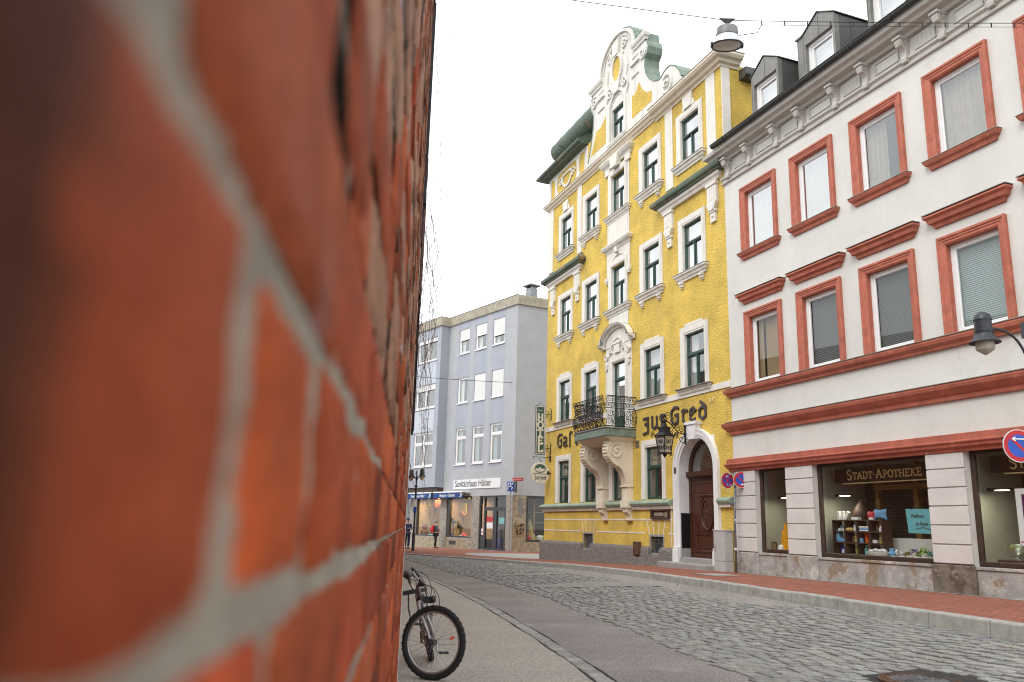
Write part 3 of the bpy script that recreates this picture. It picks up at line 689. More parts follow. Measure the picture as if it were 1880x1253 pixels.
# top storey: panel, keystone console and stepped head
g.box(c-.86,c-.70,-.03,0,12.6,14.95); g.box(c+.70,c+.86,-.03,0,12.6,14.95); g.box(c-.70,c+.70,-.03,0,14.78,14.95); g.box(c-.86,c+.86,-.04,0,11.74,12.72)
g.prism([(c-.86,11.75),(c+.86,11.75),(c+.72,12.1),(c+.80,12.75),(c-.80,12.75),(c-.72,12.1)], -.055, 0)
g.mold([(c-1.0,.02),(c-1.0,-.02),(c+1.0,-.02),(c+1.0,.02)], [(0,15.03),(.05,15.03),(.08,15.12),(.16,15.19),(.22,15.30),(.22,15.36),(0,15.36)])
g.prism([(c-.24,14.86),(c+.24,14.86),(c+.32,15.30),(c-.32,15.30)], -.24, -.03); g.tube([(c-.2,-.2,14.86),(c+.2,-.2,14.86)], .06, 10)
g.prism([(c-1.0,14.80),(c-.62,14.80),(c-.62,15.04),(c-1.0,15.04)], -.09, 0); g.prism([(c+.62,14.80),(c+1.0,14.80),(c+1.0,15.04),(c+.62,15.04)], -.09, 0)
g.build('stucco_relief', 'white_stucco', Y, bevel=.006); g = MB()
# second storey: cornice, blind arch panel
g.mold([(c-.88,.02),(c-.88,-.02),(c+.88,-.02),(c+.88,.02)], [(0,11.60),(.04,11.60),(.07,11.68),(.16,11.74),(.20,11.82),(.20,11.87),(0,11.87)])
for dx in (0,): g.box(c-.09,c+.09,-.17,0,11.45,11.66)
g.prism([(c-.90,10.55),(c-.90,11.62),(c+.90,11.62),(c+.90,10.55),(c+.72,10.55)]+[(c+.72*math.cos(rad(t)), 10.75+.62*math.sin(rad(t))) for t in range(0,181,12)]+[(c-.72,10.55)], -.045, 0)
for sx in (-1,1): g.box(c+sx*.97,c+sx*.76,-.10,0,10.52,10.66); g.box(c+sx*.94,c+sx*.79,-.08,0,10.44,10.52)
g.prism([(c+.66*math.cos(rad(t)), 11.0+.34*math.sin(rad(t))) for t in range(0,181,12)], -.022, 0)
g.build('stucco_relief', 'white_stucco', Y, bevel=.006); g = MB()
# first storey: segmental hood on scrolls above the balcony door
g.prism([(c-.62,8.0),(c+.62,8.0),(c+.70,8.5),(c+.78,9.10),(c-.78,9.10),(c-.70,8.5)], -.03, 0)
g.box(c-.98,c-.72,-.04,0,4.85,7.96); g.box(c+.72,c+.98,-.04,0,4.85,7.96); g.box(c-.72,c+.72,-.04,0,7.56,7.96)
pr = [(0,.0),(.06,.0),(.10,.07),(.20,.10),(.23,.17),(0,.17)]
pth = [(c-1.28,7.93),(c-1.02,7.95)]+[(c+1.02*math.cos(rad(t)), 7.95+.60*math.sin(rad(t))) for t in range(168,11,-12)]+[(c+1.02,7.95),(c+1.28,7.93)]
vs = []
for i, p in enumerate(pth):
    a_, b_ = Vector(pth[max(0,i-1)]), Vector(pth[min(len(pth)-1,i+1)]); t = (b_-a_).normalized(); nn = Vector((-t.y,t.x))
    for o, z in pr: q = Vector(p)+nn*z; vs.append((q.x, -.04-o, q.y))
k = len(pr); n_ = len(pth)
g.add(vs, [(i*k+j, i*k+(j+1)%k, (i+1)*k+(j+1)%k, (i+1)*k+j) for i in range(n_-1) for j in range(k)]+[tuple(range(k)), tuple(range((n_-1)*k, n_*k))])
g.prism([(c-1.0,7.94)]+[(c+1.0*math.cos(rad(t)), 7.95+.58*math.sin(rad(t))) for t in range(180,-1,-12)], -.06, 0)
g.stroke(arc(c,7.72,.50,0,180,16), .07, -.10, -.05); g.stroke(arc(c,7.72,.36,20,160,12), .04, -.09, -.05)
g.box(c-.30,c+.30,-.13,-.05,7.98,8.06); g.box(c-.2,c+.2,-.11,-.05,7.66,7.98)
for sx in (-1,1):
    g.stroke(spiral(c+sx*.84,7.62,.13,.02,0,1.4*sx), .05, -.12, -.03); g.box(c+sx*.97,c+sx*.72,-.10,0,7.30,7.44); g.stroke(spiral(c+sx*.86,7.20,.09,.02,1.5,1.2*sx), .045, -.11, -.03)
    g.stroke([(c+sx*.62,7.6),(c+sx*.55,7.85),(c+sx*.4,7.7)], .05, -.10, -.05)
g.build('stucco_relief', 'white_stucco', Y, bevel=.006)
g = MB(); pts = [(x, z+.185) for x, z in pth]; vs = []
for x, z in pts: vs += [(x,-.28,z-.012),(x,0,z+.012)]
g.add(vs, [(2*i,2*i+1,2*i+3,2*i+2) for i in range(len(pts)-1)]); g.build('hood_cap', 'copper_green', Y)
# ---- pilaster strips, bands, top cornices
for a, b in ((-13.30,-12.86),(-10.28,-9.84),(-3.17,-2.70),(-.70,-.22)): g = MB(); g.box(a,b,-.03,0,12.5,15.45); g.build('pilaster', 'white_stucco', Y, bevel=.005)
g = MB(); g.box(.099,.13,-.0,.30,12.4,15.45); g.build('pilaster', 'white_stucco', Y, bevel=.005)
for a, b in ((-13.40,CX[2]-.99),(CX[2]+.99,.10)): g = MB(); g.box(a,b,-.035,0,5.42,5.60); g.build('string_course', 'white_stucco', Y, bevel=.005)
for i in (0,4): g = MB(); g.prism([(CX[i]-.2,14.86),(CX[i]+.2,14.86),(CX[i]+.28,15.30),(CX[i]-.28,15.30)], -.09, 0); g.prism([(CX[i]-.36,14.86),(CX[i]+.36,14.86),(CX[i]+.30,15.06),(CX[i]-.30,15.06)], -.05, 0); g.build('keystone', 'white_stucco', Y, bevel=.005)
g = MB()
g.mold([(-13.38,2),(-13.38,0),(-3.70,0)], [(0,15.44),(.04,15.44),(.06,15.50),(.12,15.54),(.16,15.62),(.22,15.66),(.22,15.73),(0,15.73)])
g.build('cornice', 'cream_stucco', Y, bevel=.005); g = MB()
g.mold([(-3.74,0),(.10,0),(.10,.62)], [(0,15.34),(.05,15.34),(.07,15.41),(.16,15.44),(.20,15.52),(.30,15.56),(.36,15.64),(.36,15.71),(0,15.71)])
g.box(-3.74,.10,-.0,.62,15.45,15.71)
g.build('cornice', 'cream_stucco', Y, bevel=.005)
g = MB(); g.box(-3.76,.475,-.375,.64,15.712,15.735); g.build('cornice_flashing', 'sheet_metal', Y); g = MB(); g.box(-13.62,-3.72,-.235,.05,15.732,15.75)
g.build('cornice_flashing', 'sheet_metal', Y)
# ---- the gable
GO = [(-9.36,15.72),(-9.22,16.1),(-9.08,16.4),(-8.88,16.9),(-8.74,17.45),(-8.70,18.0),(-8.80,18.2),(-8.95,18.38),(-9.0,18.6),(-8.92,18.82),(-8.80,18.92),(-8.80,19.25),(-8.06,19.25),(-8.01,19.58),(-7.86,19.93),(-7.56,20.24),(-7.12,20.45),(-6.6,20.52),(-6.08,20.45),(-5.64,20.24),(-5.34,19.93),(-5.19,19.58),(-5.14,19.25),(-4.46,19.25),(-4.46,18.95),(-4.32,18.82),(-4.24,18.6),(-4.30,18.38),(-4.48,18.22),(-4.50,17.9),(-4.40,17.55),(-4.15,17.2),(-3.82,16.95),(-3.50,16.82),(-3.34,16.83),(-3.2,16.92),(-2.98,16.98),(-2.72,16.95),(-2.44,16.78),(-2.2,16.5),(-2.06,16.2),(-2.06,15.72)]
g = MB(); a0, a1, b0, b1 = -7.08, -6.12, 16.05, 17.42
L_ = clip(GO, 0, a0, True); R_ = clip(GO, 0, a1, False); C_ = clip(clip(GO, 0, a0, False), 0, a1, True)
for P in (L_, R_, clip(C_, 1, b1, False), clip(C_, 1, b0, True)): g.prism(P, -.03, .50)
g.build('gable', 'gable_stucco', Y)
g = MB(); top = GO[1:-1]; vs = []
cen = Vector((-6.2,17.2))
for i, p in enumerate(top):
    a_, b_ = Vector(top[max(0,i-1)]), Vector(top[min(len(top)-1,i+1)]); t = (b_-a_).normalized(); nn = Vector((-t.y,t.x)); q0 = Vector(p)+nn*.002; q1 = Vector(p)+nn*.04
    vs += [(q0.x,-.05,q0.y),(q1.x,-.05,q1.y),(q1.x,.56,q1.y),(q0.x,.56,q0.y)]
g.add(vs, [(4*i+k, 4*i+(k+1)%4, 4*i+4+(k+1)%4, 4*i+4+k) for i in range(len(top)-1) for k in range(4)]+[(0,1,2,3)])
g.build('gable_coping', 'copper_green', Y)
g = MB()
g.prism([(-5.46,16.30),(-4.02,16.30),(-3.98,16.68),(-4.35,16.80),(-4.68,17.10),(-4.92,17.52),(-5.10,17.28),(-5.28,17.18),(-5.46,17.24)], -.036, 0); g.build('gable_inset', 'yellow_roughcast', Y); g = MB()
g.prism([(-7.62,16.30),(-9.0,16.30),(-8.72,16.72),(-8.45,17.18),(-8.10,17.20),(-7.90,17.28),(-7.62,17.50)], -.036, 0); g.build('gable_inset', 'yellow_roughcast', Y); g = MB()
g.prism([(-6.6+.33*math.cos(rad(t)), 18.98+.50*math.sin(rad(t))) for t in range(0,360,15)], -.05, 0)
for a_, b_ in ((-12.95,-12.62),(-10.15,-9.62)): pass
g.build('gable_inset', 'yellow_roughcast', Y)
g = MB()
g.stroke([(-6.6+.40*math.cos(rad(t)), 18.98+.58*math.sin(rad(t))) for t in range(0,360,12)], .11, -.12, -.03, closed=True)
arcp = [(-8.75,19.06),(-7.86,19.06)]+[(-6.6+1.26*math.cos(rad(t)), 19.35+1.0*math.sin(rad(t))) for t in range(180,-1,-9)]+[(-5.34,19.06),(-4.5,19.06)]
g.stroke([(-8.06,19.3)]+[(-6.6+1.36*math.cos(rad(t)), 19.30+1.12*math.sin(rad(t))) for t in range(180,-1,-9)]+[(-5.14,19.3)], .10, -.14, -.02)
g.stroke([(-6.6+1.18*math.cos(rad(t)), 19.30+.95*math.sin(rad(t))) for t in range(180,-1,-9)], .05, -.09, -.02)
for a_, b_ in ((-8.86,-8.02),(-5.18,-4.40)):
    g.mold([(a_,.05),(a_,-.03),(b_,-.03),(b_,.05)], [(0,18.96),(.05,18.96),(.07,19.05),(.12,19.09),(.15,19.18),(.15,19.24),(0,19.24)])
for x_ in (-8.6,-4.6): g.stroke(spiral(x_,18.52,.27,.04,1.2,1.6*(1 if x_ < -6 else -1)), .075, -.10, -.03)
for a_, b_ in ((-8.35,-7.70),(-5.50,-4.85)):
    g.box(a_,b_,-.11,-.02,18.40,18.48); g.box(a_+.05,b_-.05,-.08,-.02,17.92,18.0); g.box(a_+.1,b_-.1,-.06,-.02,18.70,18.74)
for sx in (-1,1):
    g.stroke(spiral(-6.6+sx*.62,19.72,.20,.03,0,1.4*sx), .06, -.10, -.03); g.stroke(spiral(-6.6+sx*.60,18.18,.24,.03,2,1.5*sx), .07, -.11, -.03)
    g.stroke([(-6.6+sx*.42,20.1),(-6.6+sx*.6,19.95),(-6.6+sx*.45,19.6),(-6.6+sx*.52,19.4)], .07, -.10, -.03)
    g.stroke([(-6.6+sx*.75,19.3),(-6.6+sx*.85,18.7),(-6.6+sx*.7,18.3),(-6.6+sx*.9,17.9),(-6.6+sx*.75,17.6)], .06, -.08, -.03)
g.prism([(-6.78,19.55),(-6.42,19.55),(-6.34,20.12),(-6.86,20.12)], -.16, -.03); g.prism([(-6.8,17.95),(-6.4,17.95),(-6.25,18.36),(-6.95,18.36)], -.15, -.03)
g.stroke([(-7.24,16.05),(-7.24,17.42)]+[(-6.6+.64*math.cos(rad(t)), 17.42+.62*math.sin(rad(t))) for t in range(170,9,-10)]+[(-5.96,17.42),(-5.96,16.05)], .13, -.10, -.03)
g.stroke([(-6.6+.46*math.cos(rad(t)), 17.46+.42*math.sin(rad(t))) for t in range(170,9,-10)], .04, -.06, -.03)
g.build('gable_relief', 'gable_stucco', Y, bevel=.01); g = MB()
g.stroke(spiral(-2.95,16.35,.40,.05,2.2,-1.7), .09, -.10, -.03); g.stroke([(-3.45,15.8),(-3.45,16.75)], .03, -.04, -.03)
g.stroke(spiral(-2.95,16.35,.14,.03,0,1), .05, -.13, -.03)
g.build('gable_relief', 'gable_stucco', Y, bevel=.01)
aw = yellow_window(Y, -6.6, 16.05, 17.42, .48, kind='net'); aw.location.y = -.02
m = MB(); m.mold([(-.62,.02),(-.62,-.03),(.62,-.03),(.62,.02)], [(0,-.16),(.06,-.16),(.10,-.06),(.10,-.01),(0,-.01)]); m.build('sill', 'white_stucco', aw)
# ---- left parapet ornaments, copper eave, barrel roof
g = MB(); g.box(-13.38,-13.15,-.03,0,15.75,17.05); g.box(-9.6,-9.3,-.03,0,15.75,17.0); g.box(-13.2,-9.5,-.03,0,16.86,17.05); g.box(-13.2,-9.5,-.03,0,15.75,15.98)
for x_ in (-12.55,-10.25): 
    g.prism([(x_-.22,15.95),(x_+.22,15.95),(x_+.10,16.2),(x_+.10,16.55),(x_+.26,16.88),(x_-.26,16.88),(x_-.10,16.55),(x_-.10,16.2)], -.045, 0)
g.stroke([(-11.4+.52*math.cos(rad(t)), 16.42+.30*math.sin(rad(t))+.08*math.cos(rad(2*t))) for t in range(0,360,15)], .10, -.06, 0, closed=True)
for x_ in (-12.05,-10.75): g.stroke(spiral(x_,16.42,.22,.03,0,1.3), .06, -.06, 0)
g.build('parapet_relief', 'white_stucco', Y, bevel=.005)
g = MB(); EV = [(0,17.02),(.34,17.02),(.36,17.06),(.46,17.09),(.50,17.14),(.50,17.22),(.42,17.25),(.0,17.52)]
g.mold([(-13.38,1.5),(-13.38,0),(-9.28,0)], EV); g.box(-13.38,-9.28,0,.36,17.05,17.52)
g.build('parapet_eave', 'copper_dark', Y)
g = MB(); pr = [(.62,17.45),(.62,18.05)]+[(.50+.52*math.cos(rad(t)), 18.46+.52*math.sin(rad(t))) for t in range(265,-20,-15)]+[(1.2,17.45)]
n_ = 26; vs = []; xs_ = [-13.30+4.5*i/n_ for i in range(n_+1)]
for i, x_ in enumerate(xs_):
    k = 1+(.022 if i % 5 == 0 else 0)
    for y_, z_ in pr: vs.append((x_, .50+(y_-.50)*k, 18.46+(z_-18.46)*k))
k = len(pr); g.add(vs, [(i*k+j, i*k+j+1, (i+1)*k+j+1, (i+1)*k+j) for i in range(n_) for j in range(k-1)]+[tuple(range(k)), tuple(range(n_*k, (n_+1)*k))])
g.tube([(-11.6,-.2,17.9),(-11.4,-.42,17.86)], .02, 6)
g.build('barrel_roof', 'copper_dark', Y, auto=40)
g = MB(); g.add([(-13.3,.5,15.6),(-.05,.66,15.6),(-.05,10.9,15.6),(-13.3,10.9,15.6),(-12,4,18.4),(-4,4,15.75),(-4,8,15.75),(-12,8,18.4)], [(0,1,5,4),(1,2,6,5),(2,3,7,6),(3,0,4,7),(4,5,6,7)])
g.build('roof', 'copper_dark', Y)
g = MB(); g.mold([(.10,.66),(.10,11.2)], [(0,15.02),(.30,15.02),(.36,15.08),(.38,15.30),(.30,15.32),(0,15.36)]); g.build('side_eave', 'roof_metal', Y)
# ---- copper canopies on console pilasters
for cx_ in (-11.44,-1.70):
    g = MB(); h_ = 1.66; g.mold([(cx_-h_,.06),(cx_-h_,0),(cx_+h_,0),(cx_+h_,.06)], [(0,11.95),(.24,11.95),(.26,12.0),(.33,12.03),(.35,12.09),(.35,12.17),(.28,12.20),(.02,12.46),(0,12.46)])
    g.build('canopy', 'copper_dark', Y, bevel=.004)
    g = MB(); g.mold([(cx_-h_+.1,.02),(cx_-h_+.1,0),(cx_+h_-.1,0),(cx_+h_-.1,.02)], [(0,11.74),(.10,11.74),(.13,11.82),(.18,11.86),(.2,11.945),(0,11.945)])
    for sx in (-1,1):
        x_ = cx_+sx*1.26; g.prism([(x_-.24,11.08),(x_+.24,11.08),(x_+.24,11.74),(x_-.24,11.74)], -.10, 0); g.box(x_-.27,x_+.27,-.14,0,11.62,11.74)
        for q in (-.12,0,.12): g.box(x_+q-.035,x_+q+.035,-.115,-.1,11.16,11.6)
        g.prism([(x_-.12,10.84),(x_+.12,10.84),(x_+.26,11.08),(x_-.26,11.08)], -.13, 0); g.box(x_-.13,x_+.13,-.07,0,10.48,10.84); g.box(x_-.17,x_+.17,-.10,0,10.78,10.86)
        g.lathe([(.05,0),(.05,.03),(.02,.045),(0,.05)], 10, (x_,-.07,10.66), Matrix.Rotation(rad(90),4,'X'))
    g.build('canopy_console', 'white_stucco', Y, bevel=.005)
# ---- ground floor: green sill, rustication, plinth, cellar windows
g = MB(); RP = [(0,2.20),(.10,2.20),(.15,2.23),(.185,2.29),(.17,2.345),(.12,2.375),(0,2.40)]
for P_ in ([(-13.38,.8),(-13.38,0),(-7.86,0)],[(-7.38,0),(-6.03,0)],[(-5.55,0),(-3.06,0)],[(-.52,0),(.10,0)]): g = MB(); g.mold(P_, RP); g.build('green_sill', 'sill_green', Y, bevel=.003)
g = MB(); g.mold([(-13.38,.5),(-13.38,0),(-3.06,0)], [(0,2.10),(.06,2.10),(.09,2.17),(.09,2.198),(0,2.198)]); g.box(-.52,0,-.09,0,2.12,2.198)
for z_ in (1.78,1.36):
    for a_, b_ in (((-13.385,-9.75),(-9.6,-8.55),(-8.42,-4.85),(-4.73,-3.49),(-3.35,-2.9)) if z_ < 1.5 else ((-13.385,-2.9),)):
        if z_ < 1.5 and (a_ in (-9.6,-4.73)): continue
        g.box(a_,b_,-.010,0,z_-.022,z_+.022)
for xc in (-9.08,-4.10):
    for q in (-.52,-.19,.17,.5): g.stroke([(xc+q*.82,1.30),(xc+q*1.12,1.77)], .035, -.009, 0)
g.box(-3.20,-3.165,-.009,0,.93,2.1)
g.build('groove_lines', 'white_stucco', Y)
g = MB(); PP = [(0,-.3),(.14,-.3),(.14,.86),(.11,.93),(0,.95)]
for a_, b_ in ((-13.38,-9.62),(-8.58,-5.36),(-4.86,-4.55),(-3.60,-2.93)): g = MB(); g.mold([(a_,.5 if a_ < -13 else 0),(a_,0),(b_,0),(b_,.0001)] if a_ < -13 else [(a_,.02),(a_,0),(b_,0),(b_,.02)], PP); g.build('plinth', 'pebbledash', Y, bevel=.008)
g = MB()
for a_, b_, z_ in ((-9.62,-8.58,.685),(-4.55,-3.60,.685),(-5.36,-4.86,.62)): g.box(a_,b_,-.138,.0,-.3,z_)
g.build('plinth', 'pebbledash', Y, bevel=.008)
g = MB(); g.box(-.60,-.02,-.10,0,-.3,.95); g.build('plinth_block', 'granite', Y, bevel=.01)
for a_, b_, c_, d_ in holes[-3:-1]:
    m = MB(); m.box(a_,b_,.12,.14,c_,d_); o = m.build('cellar_window', 'alu_dark', Y)
    m = MB(); n_ = 9
    for i in range(n_): x_ = a_+.05+(b_-a_-.1)*i/(n_-1); m.tube([(x_,.06,c_+.0),(x_,.06,d_-.0)], .011, 6)
    for z_ in (c_+.12,d_-.1): m.box(a_,b_,.052,.068,z_-.012,z_+.012)
    m.build('grille', 'zinc_scratched', o); m = MB(); m.frame(a_-.07,b_+.07,c_,d_+.06,[(0,-.004),(.07,-.004),(.07,.11),(.06,.11),(.06,0),(0,0)]); m.build('cellar_frame', 'granite', o)
g = MB(); g.box(-5.33,-4.90,-.175,-.10,.66,1.08); g.box(-5.30,-4.93,-.185,-.17,.69,1.05); g.build('coal_hatch', 'rust_metal', Y, bevel=.004)
# ---- balcony on scroll brackets
c = CX[2]; bx0, bx1, bd_ = c-1.22, c+1.22, 1.17
g = MB(); ch = .28; plan = [(bx0,0),(bx0,-bd_+ch*.6),(bx0+ch,-bd_),(bx1-ch,-bd_),(bx1,-bd_+ch*.6),(bx1,0)]
def slab(mb, pl, z0, z1, y=0): mb.prism([(x_, q) for x_, q in pl], z0, z1, lambda x, z, yy: (x, z, yy))
bplan = [(bx0,0),(bx0,-bd_),(bx1,-bd_),(bx1,0)]
slab(g, bplan, 4.50, 4.76); g.build('balcony_slab', 'copper_green', Y, bevel=.01)
g = MB(); slab(g, [(bx0-.03,0),(bx0-.03,-bd_-.03),(bx1+.03,-bd_-.03),(bx1+.03,0)], 4.762, 4.80); g.build('balcony_floor', 'sheet_metal', Y, bevel=.004)
g = MB(); g.add([(bx0+.05,0,4.499),(bx1-.05,0,4.499),(bx1-.05,-bd_+.05,4.499),(bx0+.05,-bd_+.05,4.499),(bx0+.25,0,4.28),(bx1-.25,0,4.28),(bx1-.25,-.72,4.28),(bx0+.25,-.72,4.28)], [(0,1,2,3),(4,7,6,5),(0,3,7,4),(1,5,6,2),(3,2,6,7),(0,4,5,1)])
g.build('balcony_soffit', 'cream_stucco', Y, bevel=.01)
for xc in (-7.62,-5.79):
    hw_ = .20; P = [(0,4.42),(-.86,4.42),(-.92,4.30),(-.98,4.05),(-.93,3.82),(-.80,3.66),(-.66,3.55),(-.52,3.50),(-.40,3.38),(-.30,3.15),(-.25,2.95),(-.24,2.90),(0,2.90)]
    g = MB(); mp = lambda x, z, y: (y, x, z)
    g.prism(P, xc-hw_, xc+hw_, mp)
    for sx in (-1,1):
        g.stroke(spiral(-.62,4.02,.27,.05,1.2,1.5), .06, xc+sx*(hw_-.002), xc+sx*(hw_+.035), mp)
        g.lathe([(.07,0),(.05,.03),(0,.04)], 12, (xc+sx*hw_,-.62,4.02), Matrix.Rotation(rad(90*sx),4,'Y'))
        g.stroke([(-.36,3.42),(-.26,3.2),(-.21,2.95)], .04, xc+sx*(hw_-.002), xc+sx*(hw_+.018), mp)
    for t in range(9):      # carved beading down the scroll's front
        a_, b_ = Vector((-.95,4.22)), Vector((-.62,3.54)); q = bez((-.90,4.32),(-1.05,4.0),(-.85,3.72),(-.60,3.53),8)[t]
        g.obox((xc,q.x-.01,q.y), (hw_*.62,0,0), (0,.045,0), (0,0,.028))
    g.box(xc-hw_-.03,xc+hw_+.03,-.29,0,2.84,2.92); g.box(xc-hw_,xc+hw_,-.24,0,2.42,2.84); g.box(xc-hw_-.035,xc+hw_+.035,-.28,0,2.16,2.42)
    g.prism([(0,2.16),(-.24,2.16),(-.22,2.02),(-.12,1.92),(-.09,1.80),(-.12,1.74),(0,1.74)], xc-.16, xc+.16, mp); g.box(xc-.175,xc+.175,-.13,0,1.76,1.80)
    g.build('balcony_bracket', 'cream_stucco', Y, bevel=.008)
# wrought iron railing, pot-bellied, with scrolls
g = MB()
def rail(a, b, outw, n):
    """one side of the railing from plan point a to b, bulging by outw"""
    a, b, ow = Vector(a), Vector(b), Vector(outw)
    def P(t, z, bul): q = a+(b-a)*t+ow*bul; return Vector((q.x,q.y,z))
    bel = lambda z: .02+.11*math.sin(min(1,max(0,(z-4.82)/.62))*math.pi)+(.10*((z-5.45)/.4)**2 if z > 5.45 else 0)
    for z, r in ((4.83,.016),(5.44,.014),(5.62,.013),(5.84,.018)): g.tube([P(0,z,bel(z)),P(1,z,bel(z))], r, 5)
    for i in range(n+1):
        t = i/n; g.tube([P(t,z,bel(z)) for z in (4.83,4.95,5.1,5.25,5.44)], .011, 5)
        g.tube([P(t,5.44,bel(5.44)),P(t,5.84,bel(5.84))], .007, 5)
    w_ = (b-a).length/n
    for i in range(n):
        tc_ = (i+.5)/n; sg = 1 if i % 2 else -1
        for zc, r_, tr in ((5.24,.14,1.7),(4.98,.11,1.6)):
            g.tube([P(tc_+(x*sg)/(b-a).length, zc+z, bel(zc+z)) for x, z in spiral(0,0,min(r_,w_*.60),.02,.5,tr,18)], .0115, 4)
        g.tube([P(tc_+(x*-sg)/(b-a).length, 5.12+z, bel(5.12+z)) for x, z in spiral(.02,0,.08,.012,2.,1.4,12)], .010, 4)
        for q in (-.25,.25):
            g.tube([P(tc_+q/n+(x*sg)/(b-a).length, 5.53+z, bel(5.53)) for x, z in spiral(0,0,.085,.012,0,1.4,12)], .010, 4)
            g.tube([P(tc_+q/n+(x*-sg)/(b-a).length, 5.73+z, bel(5.73)) for x, z in spiral(0,0,.095,.012,1,1.5,12)], .010, 4)
rail((bx0+.03,-bd_+.03),(bx1-.03,-bd_+.03),(0,-1),9); rail((bx0+.03,-.03),(bx0+.03,-bd_+.03),(-1,0),5); rail((bx1-.03,-bd_+.03),(bx1-.03,-.03),(1,0),5)
g.build('balcony_railing', 'iron_black', Y)
# ---- doorway
g = MB(); R1 = DR+.27
def ring(r0, r1, y0, y1, zb=.66):
    o = [(DX-r1,zb)]+[(DX+r1*math.cos(rad(t)), DZ+r1*math.sin(rad(t))) for t in range(180,-1,-9)]+[(DX+r1,zb),(DX+r0,zb)]+[(DX+r0*math.cos(rad(t)), DZ+r0*math.sin(rad(t))) for t in range(0,181,9)]+[(DX-r0,zb)]
    n = len(o)//2; vs = [(x, y0, z) for x, z in o]+[(x, y1, z) for x, z in o]; N_ = len(o)
    fs = [(i, i+1, N_-2-i, N_-1-i) for i in range(n-1)]; fs += [tuple(q+N_ for q in f) for f in fs]; fs += [(i, (i+1)%N_, N_+(i+1)%N_, N_+i) for i in range(N_)]
    g.add(vs, fs)
ring(DR+.08, R1, -.10, .0); ring(DR, DR+.085, -.07, .34); ring(R1-.06, R1+.01, -.125, -.09)
g.prism([(DX-.17,DZ+DR-.06),(DX+.17,DZ+DR-.06),(DX+.27,DZ+R1+.16),(DX-.27,DZ+R1+.16)], -.20, 0); g.prism([(DX-.30,DZ+R1+.10),(DX+.30,DZ+R1+.10),(DX+.32,DZ+R1+.19),(DX-.32,DZ+R1+.19)], -.23, 0)
for sx in (-1,1): g.box(DX+sx*(DR-.0),DX+sx*(R1+.03),-.16,.05,.50,.92); g.prism([(DX+sx*DR,.92),(DX+sx*(R1+.03),.92),(DX+sx*(R1),1.0),(DX+sx*DR,1.0)], -.14, 0)
# soffit infill between round arch and square wall hole
for sx in (-1,1): g.prism([(DX+sx*(DR+.03),DZ),(DX+sx*(DR+.03),DZ+DR+.03),(DX,DZ+DR+.03)]+[(DX+sx*(DR+.03)*math.cos(rad(t)), DZ+(DR+.03)*math.sin(rad(t))) for t in range(90,-1,-10)], .004, .33)
g.build('door_surround', 'white_paint', Y, bevel=.006)
D = MB(); D.box(DX-DR,DX-DR+.12,.27,.36,.70,DZ); D.box(DX+DR-.12,DX+DR,.27,.36,.70,DZ); D.box(DX-DR-.05,DX+DR+.05,.18,.36,3.06,3.20); D.box(DX-DR,DX+DR,.22,.3,3.02,3.06)
for r0, r1 in ((DR-.13,DR+.0),):
    pts = [(DX+r1*math.cos(rad(t)), DZ+r1*math.sin(rad(t))) for t in range(180,-1,-9)]+[(DX+r0*math.cos(rad(t)), DZ+r0*math.sin(rad(t))) for t in range(0,181,9)]
    n_ = len(pts)//2; vs = [(x,.27,z) for x, z in pts]+[(x,.36,z) for x, z in pts]; N_ = len(pts); fs = [(i,i+1,N_-2-i,N_-1-i) for i in range(n_-1)]; fs += [tuple(q+N_ for q in f) for f in fs]+[(i,(i+1)%N_,N_+(i+1)%N_,N_+i) for i in range(N_)]; D.add(vs, fs)
lx0, lx1 = DX-DR+.12, DX+DR-.12; D.box(lx0,lx1,.31,.35,.70,3.06)
for a_, b_, c_, d_ in ((lx0+.14,lx1-.14,.86,1.40),(lx0+.14,lx1-.14,2.46,2.90)): D.frame(a_,b_,c_,d_,[(0,.31),(0,.285),(.04,.285),(.07,.305),(.07,.31)]); D.box(a_+.16,b_-.16,.296,.31,c_+.10,d_-.10)
D.frame(lx0,lx1,.70,3.06,[(0,.31),(0,.29),(.10,.29),(.115,.31)])
ov = [(DX+.30*math.cos(rad(t)), 1.94+.44*math.sin(rad(t))) for t in range(0,360,12)]; D.stroke(ov, .07, .27, .31, closed=True)
D.stroke([(DX+.40*math.cos(rad(t)), 1.94+.56*math.sin(rad(t))) for t in range(30,151,10)], .04, .285, .31); D.stroke([(DX+.40*math.cos(rad(t)), 1.94+.56*math.sin(rad(t))) for t in range(210,331,10)], .04, .285, .31)
dr = D.build('door', 'oak_door', Y, bevel=.005)
m = MB(); m.prism([(DX+.27*math.cos(rad(t)), 1.94+.41*math.sin(rad(t))) for t in range(0,360,12)], .295, .309); m.build('pane', 'pane_low', dr); m = MB(); m.prism([(DX-DR+.1,DZ-.06)]+[(DX+(DR-.12)*math.cos(rad(t)), DZ+(DR-.12)*math.sin(rad(t))) for t in range(180,-1,-9)], .31, .33); m.build('fanlight', 'pane_low', dr)
m = MB(); m.box(DX-DR,DX+DR,.37,.38,.7,4.2); m.build('dark_backing', 'room_dark', dr)
m = MB(); m.tube([(lx1-.06,.31,1.62),(lx1-.06,.22,1.62),(lx1-.22,.20,1.56),(lx1-.30,.22,1.57)], .02, 6); m.tube([(lx1-.06,.31,1.45),(lx1-.06,.24,1.45),(lx1-.06,.24,1.30)], .012, 6); m.build('handle', 'white_paint', dr)
m = MB(); m.lathe([(.02,0),(.02,.03),(0,.035)], 10, (lx1-.05,.29,1.95), Matrix.Rotation(rad(90),4,'X')); m.build('lock', 'zinc', dr)
g = MB(); g.box(DX-DR+.0,DX-DR+.035,-.02,.25,.95,1.98)
for i in range(6):
    for j in range(22): g.box(DX-DR+.034,DX-DR+.045,.0+i*.043,.020+i*.043,.99+j*.044,1.012+j*.044)
